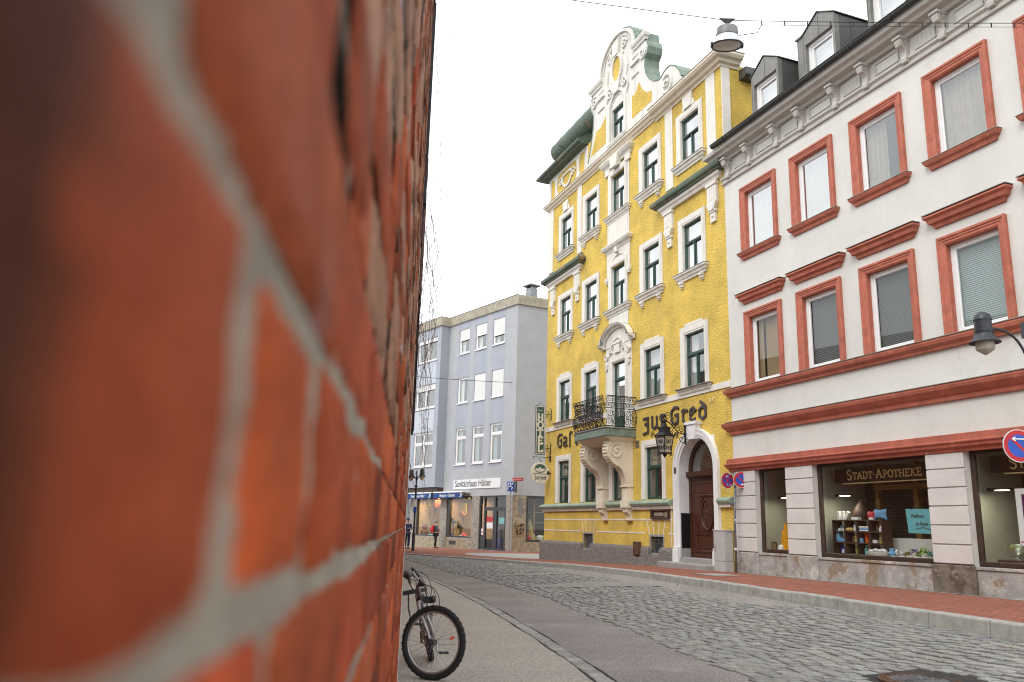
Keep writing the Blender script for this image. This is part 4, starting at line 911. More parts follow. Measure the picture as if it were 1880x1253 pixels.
o = g.build('intercom_panel', 'iron_black', Y); 
g = MB(); g.box(DX-DR-.005,DX-DR+.05,-.05,.27,.66,.95); g.build('stone_base', 'granite', Y, bevel=.006)
g = MB(); g.box(DX-DR+.05,DX+DR+.05,-.12,.30,.2,.70); g.build('doorstep', 'granite', Y, bevel=.012)
g = MB(); g.box(DX-R1-.22,DX+R1+.02,-.56,-.0,.2,.555); g.build('doorstep', 'granite', Y, bevel=.015)
# showcase, air vent, house number
g = MB(); g.frame(-4.36,-3.24,1.80,2.10,[(0,0),(0,-.07),(.05,-.07),(.06,-.05),(.06,0)]); g.box(-4.30,-3.30,-.012,-.004,1.86,2.04); sh = g.build('showcase', 'brown_wood', Y, bevel=.004)
m = MB(); m.box(-4.2,-3.62,-.022,-.013,1.90,2.01); m.box(-3.56,-3.40,-.022,-.013,1.87,2.02); m.build('notice', 'curtain_beige', sh); m = MB(); m.quad((-4.30,-.045,1.86),(-3.30,-.045,1.86),(-3.30,-.045,2.04),(-4.30,-.045,2.04)); m.build('pane', 'shop_glass', sh)
g = MB(); g.frame(-5.40,-5.16,4.14,4.38,[(0,0),(0,-.02),(.02,-.02),(.02,0)]); [g.bar((-5.38,-.012,4.17+i*.045),(-5.18,-.012,4.17+i*.045),.03,.01,(0,-.6,1)) for i in range(5)]; g.build('air_vent', 'lamp_grey', Y)
text_obj('house_number', '8', .26, 'dark_letter', Y, (DX-R1+.05,-.108,3.16), .012, .004)
# ---- black-letter writing
BL = {'z':[[(0,1),(.58,1.02),(.58,.58),(.2,.46)],[(.2,.46),(.58,.40),(.58,-.22),(.0,-.38)]], 'u':[[(-.06,.94),(.06,1.0),(.06,.14),(.28,0),(.56,.16)],[(.5,1.0),(.58,.94),(.58,.1),(.74,.0)]], 'r':[[(-.06,.9),(.1,1.0),(.1,.1),(.24,0)],[(.1,.82),(.36,1.0),(.56,.86)]],
 'G':[[(.98,1.28),(.5,1.42),(.06,1.12),(.06,.3),(.42,.0),(.86,.16),(.86,.78),(.46,.72)],[(.86,1.42),(.98,1.22)]], 'e':[[(.06,.92),(.06,.18),(.32,0),(.58,.16)],[(.06,.92),(.34,1.04),(.56,.82),(.06,.48)]], 'd':[[(.14,1.42),(.62,1.0),(.62,.2),(.34,0),(.06,.22),(.06,.74),(.3,.96),(.6,.80)]],
 'a':[[(.0,.88),(.28,1.02),(.54,.86),(.54,.12),(.70,.0)],[(.54,.56),(.06,.42),(.06,.14),(.28,0),(.54,.2)]], 'ſ':[[(.52,1.36),(.28,1.42),(.12,1.2),(.12,-.2)]], 't':[[(.22,1.3),(.22,.14),(.42,0),(.6,.12)],[(-.02,.92),(.52,.97)]],
 'h':[[(.06,1.42),(.06,.0)],[(.06,.8),(.34,1.02),(.58,.8),(.58,.0),(.4,-.28)]], 'o':[[(.3,1.02),(.06,.8),(.06,.2),(.3,0),(.56,.2),(.56,.8),(.3,1.02)]], 'f':[[(.58,1.36),(.34,1.42),(.2,1.2),(.2,-.2)],[(.0,.92),(.5,.97)]], 'Z':[[(.0,1.3),(.3,1.42),(.8,1.3),(.8,1.1),(.2,.6),(.8,.5),(.8,.0),(.3,-.2),(.0,.0)]]}
def blackletter(ch, x, z, xh, xw, pen, y0, y1, mb):
    for st in BL[ch]: mb.stroke([(x+a_*xw, z+b_*xh) for a_, b_ in st], pen, y0, y1)
for ch, x in (('z',-4.84),('u',-4.27),('r',-3.70),('G',-3.06),('r',-2.42),('e',-2.0),('d',-1.50),('G',-12.0),('a',-11.42),('ſ',-10.86),('t',-10.36),('h',-9.80),('o',-9.2),('f',-8.6)):
    m = MB(); big = ch == 'G'; blackletter(ch, x, 4.68, .37, .57 if not big else .45, .080, -.050, -.012, m); m.build('letter', 'dark_letter', Y, bevel=.008)
for a_, xx, zz in ((1,-.92,5.12),(1,-.80,5.12),(0,-12.35,4.66),(0,-12.23,4.66)):
    m = MB(); m.stroke([(xx,zz),(xx+.05,zz+.10)], .045, -.03, -.01); m.build('quotation_mark', 'gold_letter', Y)
# ------------------------------------------------------------------ white pharmacy building (same facade line)
W_ = empty('white_building', GP, FR); tag(W_, 'white plastered building with terracotta window frames and a pharmacy on its ground floor', 'building')
XE = 15.0; WC = [1.66+2.155*i for i in range(6)]; WH = .60
holes = []
for c in WC:
    holes += [(c-WH,c+WH,5.36,7.19),(c-WH,c+WH,9.06,10.82)]
SH = [(1.08,2.31,.97,3.10),(3.28,6.61,.95,3.10),(7.50,10.90,.95,3.10),(11.8,14.6,.95,3.10)]
holes += SH
g = MB(); wall_holes(g, .10, XE, -.3, 12.45, 0, holes, .18)
g.quad((XE,0,-.3),(XE,11,-.3),(XE,11,12.4),(XE,0,12.4)); g.quad((.11,11,-.3),(.11,11,12.4),(XE,11,12.4),(XE,11,-.3))
g.build('wall', 'wall_white', W_)
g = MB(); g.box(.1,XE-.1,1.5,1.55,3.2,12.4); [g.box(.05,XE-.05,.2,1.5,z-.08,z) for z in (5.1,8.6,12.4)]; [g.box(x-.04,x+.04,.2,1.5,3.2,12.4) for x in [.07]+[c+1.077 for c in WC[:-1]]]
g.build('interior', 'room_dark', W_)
TP = [(0,0),(0,-.08),(.05,-.08),(.06,-.06),(.10,-.06),(.11,-.045),(.16,-.045),(.175,-.03),(.187,-.03),(.187,.085),(.16,.085),(.16,0)]
def pvc_window(c, z0, z1, kind, k):
    h = z1-z0; W = MB(); W.frame(-WH,WH,0,h,[(0,.088),(.062,.088),(.067,.105),(.067,.16),(0,.16)]); W.frame(-WH+.065,WH-.065,.06,h-.065,[(0,.098),(.045,.098),(.058,.115),(.058,.15),(0,.15)])
    W.box(-WH-.02,WH+.02,-.0,.12,-.03,0)
    o = W.build('window', 'pvc_white', W_, loc=(c,0,z0), bevel=.004)
    p = MB(); p.quad((-WH+.12,.128,.12),(WH-.12,.128,.12),(WH-.12,.128,h-.12),(-WH+.12,.128,h-.12)); p.build('pane', ('pane' if k < 2 else 'pane_low') if z0 > 8 else 'shop_glass', o)
    s = MB(); s.frame(-WH-.175,WH+.175,0,h+.175,TP,bottom=False); s.build('surround', 'terracotta', o, bevel=.004)
    c_ = MB()
    if kind == 'slat':
        n = int(h/.042)
        for i in range(n): z = .03+i*.042; c_.quad((-WH+.06,.186,z),(WH-.06,.186,z),(WH-.06,.200,z+.041),(-WH+.06,.200,z+.041))
        for x in (-.36,.36): c_.box(x-.003,x+.003,.186,.189,.05,h-.05)
        c_.build('blind', 'blind_green' if k == 3 else 'blind_grey', o)
    elif kind == 'paper':
        c_.quad((-WH,.22,0),(-WH*.5,.22,0),(-WH*.5,.22,h),(-WH,.22,h)); c_.quad((-WH*.45,.26,0),(WH,.20,0),(WH,.20,h*.97),(-WH*.45,.26,h)); c_.build('blind', 'kraft', o)
    else:
        n = 60
        pts = [(-WH+2*WH*(.55 if k == 2 else 1)*i/n, .25+.02*math.sin(i*.9)+.008*math.sin(i*2.3)) for i in range(n+1)]
        for i in range(n): c_.quad((pts[i][0],pts[i][1],0),(pts[i+1][0],pts[i+1][1],0),(pts[i+1][0],pts[i+1][1],h*.97),(pts[i][0],pts[i][1],h*.97))
        c_.build('curtain', 'curtain_beige', o, smooth=True)
    return o
for i, c in enumerate(WC):
    pvc_window(c, 5.36, 7.19, 'paper' if i == 0 else 'slat', i)
    m = MB(); m.mold([(c-.76,.02),(c-.76,0),(c+.76,0),(c+.76,.02)], [(0,7.60),(.05,7.60),(.07,7.68),(.13,7.70),(.15,7.78),(.20,7.82),(.20,7.86),(0,7.88)]); m.build('window_hood', 'terracotta', W_, bevel=.004)
    m = MB(); m.box(c-.97,c+.97,-.215,0,7.881,7.895); m.build('hood_flashing', 'sheet_metal', W_)
    o = pvc_window(c, 9.06, 10.82, 'net', i)
    m = MB(); m.mold([(-.72,.02),(-.72,0),(.72,0),(.72,.02)], [(0,-.20),(.05,-.20),(.07,-.12),(.12,-.09),(.15,-.03),(.15,-.005),(0,-.005)]); m.build('sill', 'terracotta', o, bevel=.004)
    m = MB(); m.box(-.88,.88,-.165,.06,-.004,.008); m.build('sill_flashing', 'sheet_metal', o)
WL = [(.10,.05),(.10,0),(XE,0)]
for pr_ in ([(0,5.10),(.07,5.10),(.08,5.15),(.15,5.21),(.17,5.27),(.17,5.31),(0,5.315)], [(0,4.06),(.06,4.06),(.07,4.14),(.12,4.18),(.20,4.27),(.22,4.33),(.22,4.37),(0,4.375)]): g = MB(); g.mold(WL, pr_); g.build('string_course', 'terracotta', W_, bevel=.004)
g = MB(); g.box(.09,XE,-.185,.05,5.317,5.332); g.build('course_flashing', 'sheet_metal', W_); g = MB(); g.box(.09,XE,-.235,.05,4.377,4.392); g.build('course_flashing', 'sheet_metal', W_)
g = MB(); g.mold(WL, [(0,3.06),(.08,3.06),(.09,3.12),(.15,3.15),(.16,3.20),(.19,3.23),(.19,3.255),(.14,3.27),(.13,3.40),(0,3.41)]); g.build('shop_cornice', 'terracotta_worn', W_, bevel=.004)
# frieze, brackets, eaves, gutter
g = MB(); g.mold(WL, [(0,11.44),(.06,11.44),(.07,11.50),(.035,11.53),(.035,11.56),(.09,11.60),(.09,11.66),(0,11.67)]); g.mold(WL, [(0,12.10),(.10,12.10),(.14,12.16),(.30,12.20),(.34,12.26),(.44,12.30),(.46,12.40),(0,12.42)])
px = [.42,1.42,2.62,3.62,4.85,5.85,7.0,8.0,9.15,10.15,11.3,12.3]
for i in range(len(px)-1):
    a, b = px[i]+.22, px[i+1]-.22
    if i % 2: g.frame(a,b,11.74,12.03,[(0,0),(0,-.03),(.03,-.03),(.04,-.012),(.04,0)])
    else:
        for q in range(5): x = a+(b-a)*(q+.5)/5; g.box(x-.055,x+.055,-.035,0,11.73,12.05-.012*q)
g.build('frieze', 'frieze_white', W_, bevel=.004)
mp = lambda x, z, y: (y, x, z)
for x in px:
    g = MB(); P = [(0,12.10),(-.26,12.10),(-.28,12.0),(-.25,11.90),(-.17,11.86),(-.12,11.80),(-.11,11.70),(-.14,11.62),(-.13,11.54),(-.07,11.52),(0,11.56)]
    g.prism(P, x-.075, x+.075, mp); g.box(x-.11,x+.11,-.31,0,12.06,12.115)
    for sx in (-1,1): g.stroke(spiral(-.18,11.98,.085,.02,0,1.3,14), .025, x+sx*.073, x+sx*.095, mp); g.stroke(spiral(-.085,11.60,.05,.012,1,1.2,10), .02, x+sx*.073, x+sx*.09, mp)
    g.build('eaves_bracket', 'frieze_white', W_, bevel=.004)
g = MB(); GPF = [(.44+.075*math.cos(rad(t)), 12.475+.075*math.sin(rad(t))) for t in range(180,361,20)]; n = len(GPF)
GP2 = [(.515+.09*math.cos(rad(t)), 12.49+.09*math.sin(rad(t))) for t in range(178,363,22)]
g.mold([(.30,0),(XE,0)], GP2+[(.60,12.50),(.43,12.50)]); g.tube([(.3,-.605,12.50),(XE,-.605,12.50)], .014, 6)
for i in range(12): x = .9+1.25*i; g.tube([(x,-.62,12.50),(x,-.59,12.40),(x,-.5,12.385)], .013, 5); g.box(x-.015,x+.015,-.62,-.40,12.50,12.515)
g.tube([(.35,-.40,12.66),(XE,-.40,12.66)], .012, 5)
g.build('gutter', 'gutter_metal', W_)
# roof slope with dormers
g = MB(); g.add([(.14,-.42,12.44),(XE,-.42,12.44),(XE,3.6,16.0),(.14,3.6,16.0),(.14,7,16.2),(XE,7,16.2),(.14,11.3,12.4),(XE,11.3,12.4)], [(0,1,2,3),(3,2,5,4),(4,5,7,6),(0,3,4,6),(1,7,5,2)]); g.build('roof', 'roof_tile_dark', W_)
for i, cx in enumerate((2.0,4.20,6.45,8.7,10.9)):
    D = MB(); y0, z0, ze, zp, h = .12, 12.6, 14.26, 14.62, .60
    P = [(cx-h,z0),(cx-h,ze),(cx,zp),(cx+h,ze),(cx+h,z0),(cx+h-.10,z0),(cx+h-.10,ze-.30),(cx-h+.10,ze-.30),(cx-h+.10,z0)]
    n = len(P); D.add([(x,y0,z) for x, z in P]+[(x,y0+.12,z) for x, z in P], [(0,1,7,8),(4,5,6,3),(1,2,3,6,7),(n+8,n+7,n+1,n),(n+3,n+6,n+5,n+4),(n+7,n+6,n+3,n+2,n+1)]+[(q,(q+1)%n,n+(q+1)%n,n+q) for q in range(n)])
    for sx in (-1,0,1): D.box(cx+sx*(h-.02)-.012,cx+sx*(h-.02)+.012,y0-.012,y0,ze-.3 if sx == 0 else z0,(zp if sx == 0 else ze)-.02)
    d = D.build('dormer', 'roof_metal_pale', W_)
    m = MB(); yb = 2.6
    for sx in (-1,1):
        x = cx+sx*h; m.add([(x,y0+.121,z0),(x,yb,z0),(x,yb,ze-.05),(x,y0+.121,ze)], [(0,1,2,3)]); m.bar((x,y0+.5,z0),(x,y0+.5,ze-.02),.03,.02); m.bar((x+sx*.01,y0+1.1,z0),(x+sx*.01,y0+1.1,ze-.02),.03,.02)
        m.add([(x+sx*.04,y0-.03,ze-.01),(cx,y0-.03,zp+.015),(cx,yb+.6,zp+.015),(x+sx*.04,yb+.6,ze-.06),(x+sx*.04,y0-.03,ze+.015),(cx,y0-.03,zp+.045),(cx,yb+.6,zp+.045),(x+sx*.04,yb+.6,ze-.03)], [(0,1,2,3),(7,6,5,4),(0,4,5,1),(1,5,6,2),(2,6,7,3),(3,7,4,0)])
    m.build('cladding', 'roof_metal', d)
    m = MB(); m.frame(cx-h+.10,cx+h-.10,z0-.1,ze-.30,[(0,y0+.10),(.09,y0+.10),(.10,y0+.13),(.10,y0+.2),(0,y0+.2)]); m.frame(cx-h+.2,cx+h-.2,z0,ze-.40,[(0,y0+.12),(.06,y0+.12),(.07,y0+.18),(0,y0+.18)]); m.build('window_frame', 'pvc_white', d)
    m = MB(); m.quad((cx-h+.2,y0+.16,z0),(cx+h-.2,y0+.16,z0),(cx+h-.2,y0+.16,ze-.4),(cx-h+.2,y0+.16,ze-.4)); m.build('pane', 'pane', d)
    m = MB(); m.box(cx-h+.02,cx+h-.02,y0+.35,y0+.4,z0,ze-.1); m.build('net_curtain', 'curtain', d)
g = MB(); g.box(2.95,3.50,.5,2.6,12.6,14.62); g.box(2.91,3.54,.46,2.64,14.62,14.67); g.build('roof_box', 'roof_metal_pale', W_)
# rusticated piers and peeling plinth
for a, b in ((.20,1.08),(2.31,3.28),(6.61,7.50),(10.9,11.8)):
    g = MB(); zz = [.97,1.33,1.69,2.05,2.40,2.755,3.065]
    for i in range(6): g.box(a-(.0 if a < 1 else .0),b,-.06,0,zz[i]+.012,zz[i+1]-.012)
    g.box(a+.01,b-.01,-.03,0,.97,3.065); g.build('pier', 'pier_white', W_, bevel=.006)
    m = MB(); m.box(a-.04,b+.05,-.085,.0,-.3,.955); m.build('pier_base', 'peeling_dark' if a > 6 else 'peeling_plaster', W_, bevel=.012)
g = MB()
for a, b, c, d in SH: g = MB(); g.box(a,b,-.02,.0,-.3,c-.06); g.build('plinth', 'peeling_plaster', W_, bevel=.008); g = MB(); g.box(a,b,-.045,.17,c-.06,c); g.build('shop_sill', 'peeling_plaster', W_, bevel=.008)
# shop windows
def shop_window(a, b, c, d):
    m = MB(); m.frame(a,b,c,d,[(0,.10),(.085,.10),(.095,.13),(.095,.17),(0,.17)]); o = m.build('shop_window', 'brown_wood', W_, bevel=.003)
    p = MB(); p.quad((a+.08,.14,c+.08),(b-.08,.14,c+.08),(b-.08,.14,d-.08),(a+.08,.14,d-.08)); p.build('pane', 'shop_glass', o)
    return o
for h in SH: shop_window(*h)
g = MB()
for a, b, c, d in SH: g = MB(); g.box(a-.3,b+.02,.18,1.15,.95,1.018); g.build('display_floor', 'ochre_wood', W_)
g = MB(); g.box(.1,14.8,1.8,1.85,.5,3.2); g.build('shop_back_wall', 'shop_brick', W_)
g = MB(); g.box(.1,14.8,.2,1.8,3.12,3.18); [g.box(a-.34,a-.30,.18,1.8,.8,3.12) for a, b, c, d in SH]
g.build('display_side_wall', 'cream_wall', W_)
g = MB()
for a, b, c, d in SH[1:3]:
    for x in (a+.52,a+1.65,a+2.5): g.box(x,x+.13,1.3,1.42,.95,3.1)
    g.box(a+.5,b,1.28,1.44,2.50,2.62)
g.box(SH[0][0]+.35,SH[0][1],.9,1.0,2.45,2.7)
g.build('display_posts', 'ochre_wood', W_)
# name boards with gilt capitals
SL = {'S':([arc(.42,.75,.30,30,200,9)+[(.24,.58),(.58,.42)]+arc(.40,.26,.30,20,-150,9)], .84), 'T':([[(.42,0),(.42,.94)],[(.04,.94),(.80,.94)],[(.22,.04),(.62,.04)],[(.08,.94),(.06,.72)],[(.76,.94),(.78,.72)]], .86), 'A':([[(.10,.03),(.44,.96)],[(.44,.96),(.82,.03)],[(.24,.34),(.66,.34)],[(-.02,.04),(.26,.04)],[(.64,.04),(.98,.04)]], .98),
 'D':([[(.18,.04),(.18,.96)],[(.04,.04),(.40,.04)]+arc(.40,.5,.44,-90,90,10)[0:]+[(.04,.96)]], .94), 'P':([[(.18,.04),(.18,.96)],[(.04,.96),(.46,.96)]+arc(.46,.72,.24,90,-90,8)+[(.18,.48)],[(.04,.04),(.36,.04)]], .80), 'O':([[(.46+.40*math.cos(rad(t)), .5+.46*math.sin(rad(t))) for t in range(0,361,18)]], .94), 'H':([[(.16,.04),(.16,.96)],[(.76,.04),(.76,.96)],[(.16,.5),(.76,.5)],[(0,.04),(.32,.04)],[(0,.96),(.32,.96)],[(.60,.04),(.92,.04)],[(.60,.96),(.92,.96)]], .98),
 'E':([[(.18,.04),(.18,.96)],[(.02,.96),(.70,.96),(.72,.76)],[(.02,.04),(.72,.04),(.76,.26)],[(.18,.5),(.54,.5)],[(.54,.40),(.54,.60)]], .84), 'K':([[(.18,.04),(.18,.96)],[(.02,.04),(.34,.04)],[(.02,.96),(.34,.96)],[(.22,.42),(.74,.96)],[(.40,.58),(.80,.04)],[(.60,.96),(.88,.96)],[(.64,.04),(.94,.04)]], .94), 'L':([[(.18,.04),(.18,.96)],[(.02,.96),(.36,.96)],[(.02,.04),(.72,.04),(.76,.30)]], .80), '-':([[(.06,.48),(.40,.48)]], .46)}
def slab_word(mb, word, x, z, y0, y1, pen=.17, big=(), bigk=1.28, gap=.06, mp=None, h=1.):
    for i, ch in enumerate(word):
        k = h*(bigk if i in big else 1); st, wd = SL[ch]
        for j, s in enumerate(st):
            dy = .0007*j; mb.stroke([(x+p[0]*k, z+p[1]*k) for p in s], pen*k*(.62 if abs(s[0][1]-s[-1][1]) < .02 and len(s) == 2 else 1), y0-dy, y1, *( [mp] if mp else []))
        x += (wd+gap)*k
    return x
for a, z in ((3.28,2.63),(7.50,2.66)):
    m = MB(); m.box(a+.02,a+3.6,.60,.66,z+.02,z+.34); o = m.build('name_board', 'brown_wood', W_, bevel=.004)
    m = MB(); m.box(a+.30,a+3.6,.585,.66,z-.01,z+.012); m.build('gilt_edge', 'gold_letter', o)
    m = MB(); e = slab_word(m, 'STADT-APOTHEKE', a+.42, z+.09, .588, .60, .15, (0,6), 1.25, .05, None, .165); m.build('gilt_lettering', 'gold_letter', o)
# lit spot lamps in the windows
def spot(name, x, lab):
    r = empty(name, tuple(W_.matrix_basis @ Vector((x,.62,2.36)))[:3], FR); tag(r, lab, 'lamp', 'lit spot lamps in the pharmacy windows')
    m = MB(); m.box(-.16,.16,-.10,.10,.0,.035); m.box(-.30,-.16,-.04,.04,-.02,.05); m.build('housing', 'brown_wood', r, bevel=.004)
    m = MB(); m.box(-.11,.11,-.06,.06,-.012,-.001); m.build('lamp_glass', 'lamp_lit', r)
    l = bpy.data.lights.new('spot_light', 'AREA'); l.energy = 5; l.size = .2; l.color = (1,.94,.72); lo = bpy.data.objects.new('spot_light', l); COL.objects.link(lo); lo.parent = r; lo.location = (0,-.06,-.03)
spot('spot_lamp', 3.57, 'small lit spot lamp in the middle pharmacy window above the shelf')
spot('spot_lamp', 7.70, 'small lit spot lamp in the pharmacy window behind the framed poster')
spot('spot_lamp', 1.45, 'small lit spot lamp high in the narrow pharmacy window')
SP = lambda x, y, z: W_.matrix_basis @ Vector((x,y,z))
# cube shelf and goods
r = empty('display_shelf', SP(4.02,.62,1.02), FR); tag(r, 'dark wooden cube shelf of four columns standing in the pharmacy window', 'shelf')
m = MB(); Wd, Hd = 1.52, .78
for i in range(5): x = -Wd/2+Wd*i/4; m.box(x-.014,x+.014,-.14,.14,0,Hd)
for j in range(4): z = .014+(Hd-.028)*j/3; m.box(-Wd/2+.0,Wd/2,-.138,.138,z-.013,z+.013)
m.build('carcass', 'shelf_wood', r, bevel=.002)
def pack(name, x, y, z, w, d, h, m_, lab, cat='box', rz=0, cap=None, grp=None):
    g = MB(); g.box(-w/2,w/2,-d/2,d/2,0,h); p = SP(x,y,z)
    o = g.build(name, m_, None, loc=p, rz=FR+rz, bevel=.004); tag(o, lab, cat, grp or (GOODS if 'shelf' in lab else None))
    if cap: c = MB(); c.lathe([(w*.22,h),(w*.22,h+.04),(0,h+.042)], 10); c.build('cap', cap, o)
    return o
X0_ = 4.02-.57; cz = [1.047,1.297,1.548]; GOODS = 'goods in the cube shelf'
col = lambda i: X0_+.38*i
pack('box',col(0)-.06,.58,cz[2],.08,.06,.07,'pack_white','small white box in the top left cell of the cube shelf'); pack('box',col(0)+.1,.56,cz[2],.10,.06,.06,'pack_white','low white box at the right of the shelf\'s top left cell')
pack('carton',col(0)+.02,.66,cz[2],.26,.05,.13,'pack_teal','pale flat carton at the back of the shelf\'s top left cell')
BGL = 'bottles on the ledge behind the framed poster'
def bottle(x, y, z, r_, h, m_, lab, capm='pack_white'):
    g = MB(); g.lathe([(r_,0),(r_,h*.62),(r_*.4,h*.76),(r_*.4,h*.84)], 14); o = g.build('bottle', m_, None, loc=SP(x,y,z), rz=FR, smooth=False, auto=40); tag(o, lab, 'bottle', GOODS if 'shelf' in lab else BGL); c = MB(); c.lathe([(r_*.48,h*.84),(r_*.45,h),(0,h)], 12); c.build('cap', capm, o); return o
bottle(col(1)+.04,.58,cz[2],.028,.19,'pack_white','slim white bottle with blue cap in the second top cell of the shelf','pack_navy'); bottle(col(1)+.11,.62,cz[2],.03,.17,'pack_lilac','lilac bottle in the second top cell of the shelf')
g = MB(); g.lathe([(.09,0),(.11,.03),(.10,.06),(.05,.08),(0,.085)], 16); tag(g.build('bread_loaf_soap', 'pack_gold', None, loc=SP(col(1)-.08,.56,cz[2]), rz=FR, auto=50), 'round tan soap block in the second top cell of the shelf', 'soap')
for k in range(3): g = MB(); g.box(-.14,.14,-.09,.09,0,.036); tag(g.build('folded_towel', 'pack_white' if k != 1 else 'pack_blue', None, loc=SP(col(2)+.01,.58,cz[2]+.037*k), rz=FR+.05*k, bevel=.014, seg=2), ['white folded towel at the bottom of the pile in the shelf','pale blue folded towel in the middle of the pile in the shelf','white folded towel on top of the pile in the shelf'][k], 'towel')
bottle(col(3)-.05,.60,cz[2],.035,.2,'pack_brown','brown bottle in the top right cell of the shelf','shoe_black'); bottle(col(3)+.09,.56,cz[2],.045,.13,'pack_white','short white jar in the top right cell of the shelf')
g = MB(); g.prism([(-.16,0),(.16,0),(.15,.05),(-.06,.09),(-.09,.26),(-.16,.26)], -.06, .06); tag(g.build('foam_support', 'pack_blue', None, loc=SP(col(0)+.02,.58,cz[1]), rz=FR, bevel=.012), 'light blue foam seat support in the middle left cell of the shelf', 'support')
bottle(col(1)-.03,.6,cz[1],.04,.2,'pack_brown','dark bottle in the second middle cell of the shelf','shoe_black'); g = MB(); g.lathe([(.0,0),(.07,.02),(.05,.09),(.07,.13),(.02,.16),(0,.16)], 12); tag(g.build('figurine', 'pack_gold', None, loc=SP(col(1)+.12,.56,cz[1]), rz=FR, auto=50), 'small gold figurine in the second middle cell of the shelf', 'figurine')
pack('carton',col(2)-.02,.62,cz[1],.09,.05,.23,'pack_orange','upright orange carton in the third middle cell of the shelf'); pack('carton',col(2)+.10,.62,cz[1],.08,.05,.21,'pack_pink','upright pink carton beside the orange one in the shelf'); pack('box',col(2)-.13,.56,cz[1],.07,.05,.10,'pack_blue','small blue box left of the orange carton in the shelf')
pack('box',col(3)-.10,.56,cz[1],.11,.06,.07,'pack_white','white box in the right middle cell of the shelf'); bottle(col(3)+.02,.60,cz[1],.035,.15,'pack_gold','gold bottle in the right middle cell of the shelf'); bottle(col(3)+.13,.57,cz[1],.032,.11,'pack_white','little white bottle at the right of the shelf\'s middle row','shoe_black')
pack('carton',col(0)-.07,.62,cz[0],.07,.05,.20,'pack_navy','narrow navy carton in the bottom left cell of the shelf'); pack('carton',col(0)+.08,.57,cz[0],.13,.06,.14,'pack_navy','wide navy and white carton in the bottom left cell of the shelf'); pack('box',col(0)+.06,.535,cz[0],.06,.03,.09,'pack_white','white leaflet box before the navy carton in the shelf')
pack('carton',col(1)+.04,.62,cz[0],.09,.05,.18,'pack_gold','gold carton in the second bottom cell of the shelf'); g = MB(); g.lathe([(.05,0),(.06,.05),(.04,.12),(0,.14)], 12); tag(g.build('figurine', 'pack_green', None, loc=SP(col(1)+.13,.57,cz[0]), rz=FR, auto=50), 'greenish figurine in the second bottom cell of the shelf', 'figurine')
bottle(col(2)+.08,.58,cz[0],.03,.18,'pack_white','white pump bottle with red band in the third bottom cell of the shelf','pack_red'); bottle(col(2)-.06,.62,cz[0],.045,.2,'pack_teal','clear teal bottle in the third bottom cell of the shelf')
zt = 1.802
for x, rr, lab in ((3.36,0,'white carton standing at the left end on top of the shelf'),(3.50,0,'second white carton on top of the shelf')): pack('carton',x,.6,zt,.085,.06,.20,'pack_white',lab)
g = MB(); g.obox((0,0,.10),(.035,0,-.02),(0,.03,0),(.05,0,.085)); tag(g.build('carton', 'pack_white', None, loc=SP(3.63,.6,zt), rz=FR, bevel=.003), 'white carton leaning askew on top of the shelf', 'box')
pack('box',3.93,.58,zt,.22,.10,.065,'curtain','flat cream box on top of the shelf'); pack('box',4.44,.54,zt,.11,.06,.05,'pack_white','small white box in front of the blue cushion')
def cushion(x, z, w_, h_, m_, lab):
    g = MB(); n = 10; vs = []
    for j in range(n+1):
        for i in range(n+1):
            u, v = 2*i/n-1, 2*j/n-1; t = (1-u**4)*(1-v**4); k = 1-.22*(1-abs(u))*(abs(v)**2)
            vs.append((u*w_/2*(1-.12*(1-v*v)), -.07*t, h_/2+v*h_/2*(1-.18*(1-abs(u))*abs(v)**.5)))
    m_n = len(vs); fs = [(j*(n+1)+i, j*(n+1)+i+1, (j+1)*(n+1)+i+1, (j+1)*(n+1)+i) for j in range(n) for i in range(n)]
    vs2 = [(a, -b, c) for a, b, c in vs]; g.add(vs, fs); g.add(vs2, fs); tag(g.build('cushion', m_, None, loc=SP(x,.62,z), rz=FR, smooth=True), lab, 'cushion')
cushion(4.36,zt,.20,.20,'pack_red','small red cushion on top of the shelf'); cushion(4.63,zt,.38,.24,'pack_blue','light blue cushion with raised corners on top of the shelf')
g = MB(); g.lathe([(.0,.0),(.17,0),(.21,.10),(.19,.24),(.10,.38),(.03,.48),(0,.5)], 20); g.tube([(0,0,.48),(.01,0,.56)], .006, 5); tag(g.build('steam_globe', 'pack_brown', None, loc=SP(3.72,.95,zt-.02), rz=FR, auto=50), 'dark brown drop-shaped lamp shade behind the white cartons', 'lamp shade')
g = MB(); g.box(3.3,6.6,.98,1.02,.9,1.42); g.build('display_back', 'curtain', W_)
# poster boards on the rear wall
for k, (x, z, w_, h_, m_, lab) in enumerate(((5.25,1.75,.62,1.05,'kraft','tall tan notice with lines of writing in the pharmacy'),(6.0,2.35,.80,.42,'ochre_wood','wide ochre framed picture high in the pharmacy'),(6.0,1.45,.85,.82,'pack_brown','dark brown panel below the ochre picture in the pharmacy'),(5.66,1.55,.34,.80,'alu_dark','narrow dark framed panel beside the tan notice'))):
    r_ = empty('wall_panel', SP(x,1.70-.03*k,z), FR); tag(r_, lab, 'panel'); m = MB(); m.box(-w_/2,w_/2,-.02,.02,0,h_); m.build('board', m_, r_, bevel=.003)
    m = MB()
    if k == 0: [m.box(-.20,.20*(1-.3*(i % 3)),-.024,-.021,.15+i*.13,.185+i*.13) for i in range(6)]
    else: m.frame(-w_/2,w_/2,0,h_,[(0,-.021),(0,-.03),(.03,-.03),(.03,-.021)])
    m.build('writing' if k == 0 else 'frame', 'brown_wood', r_)
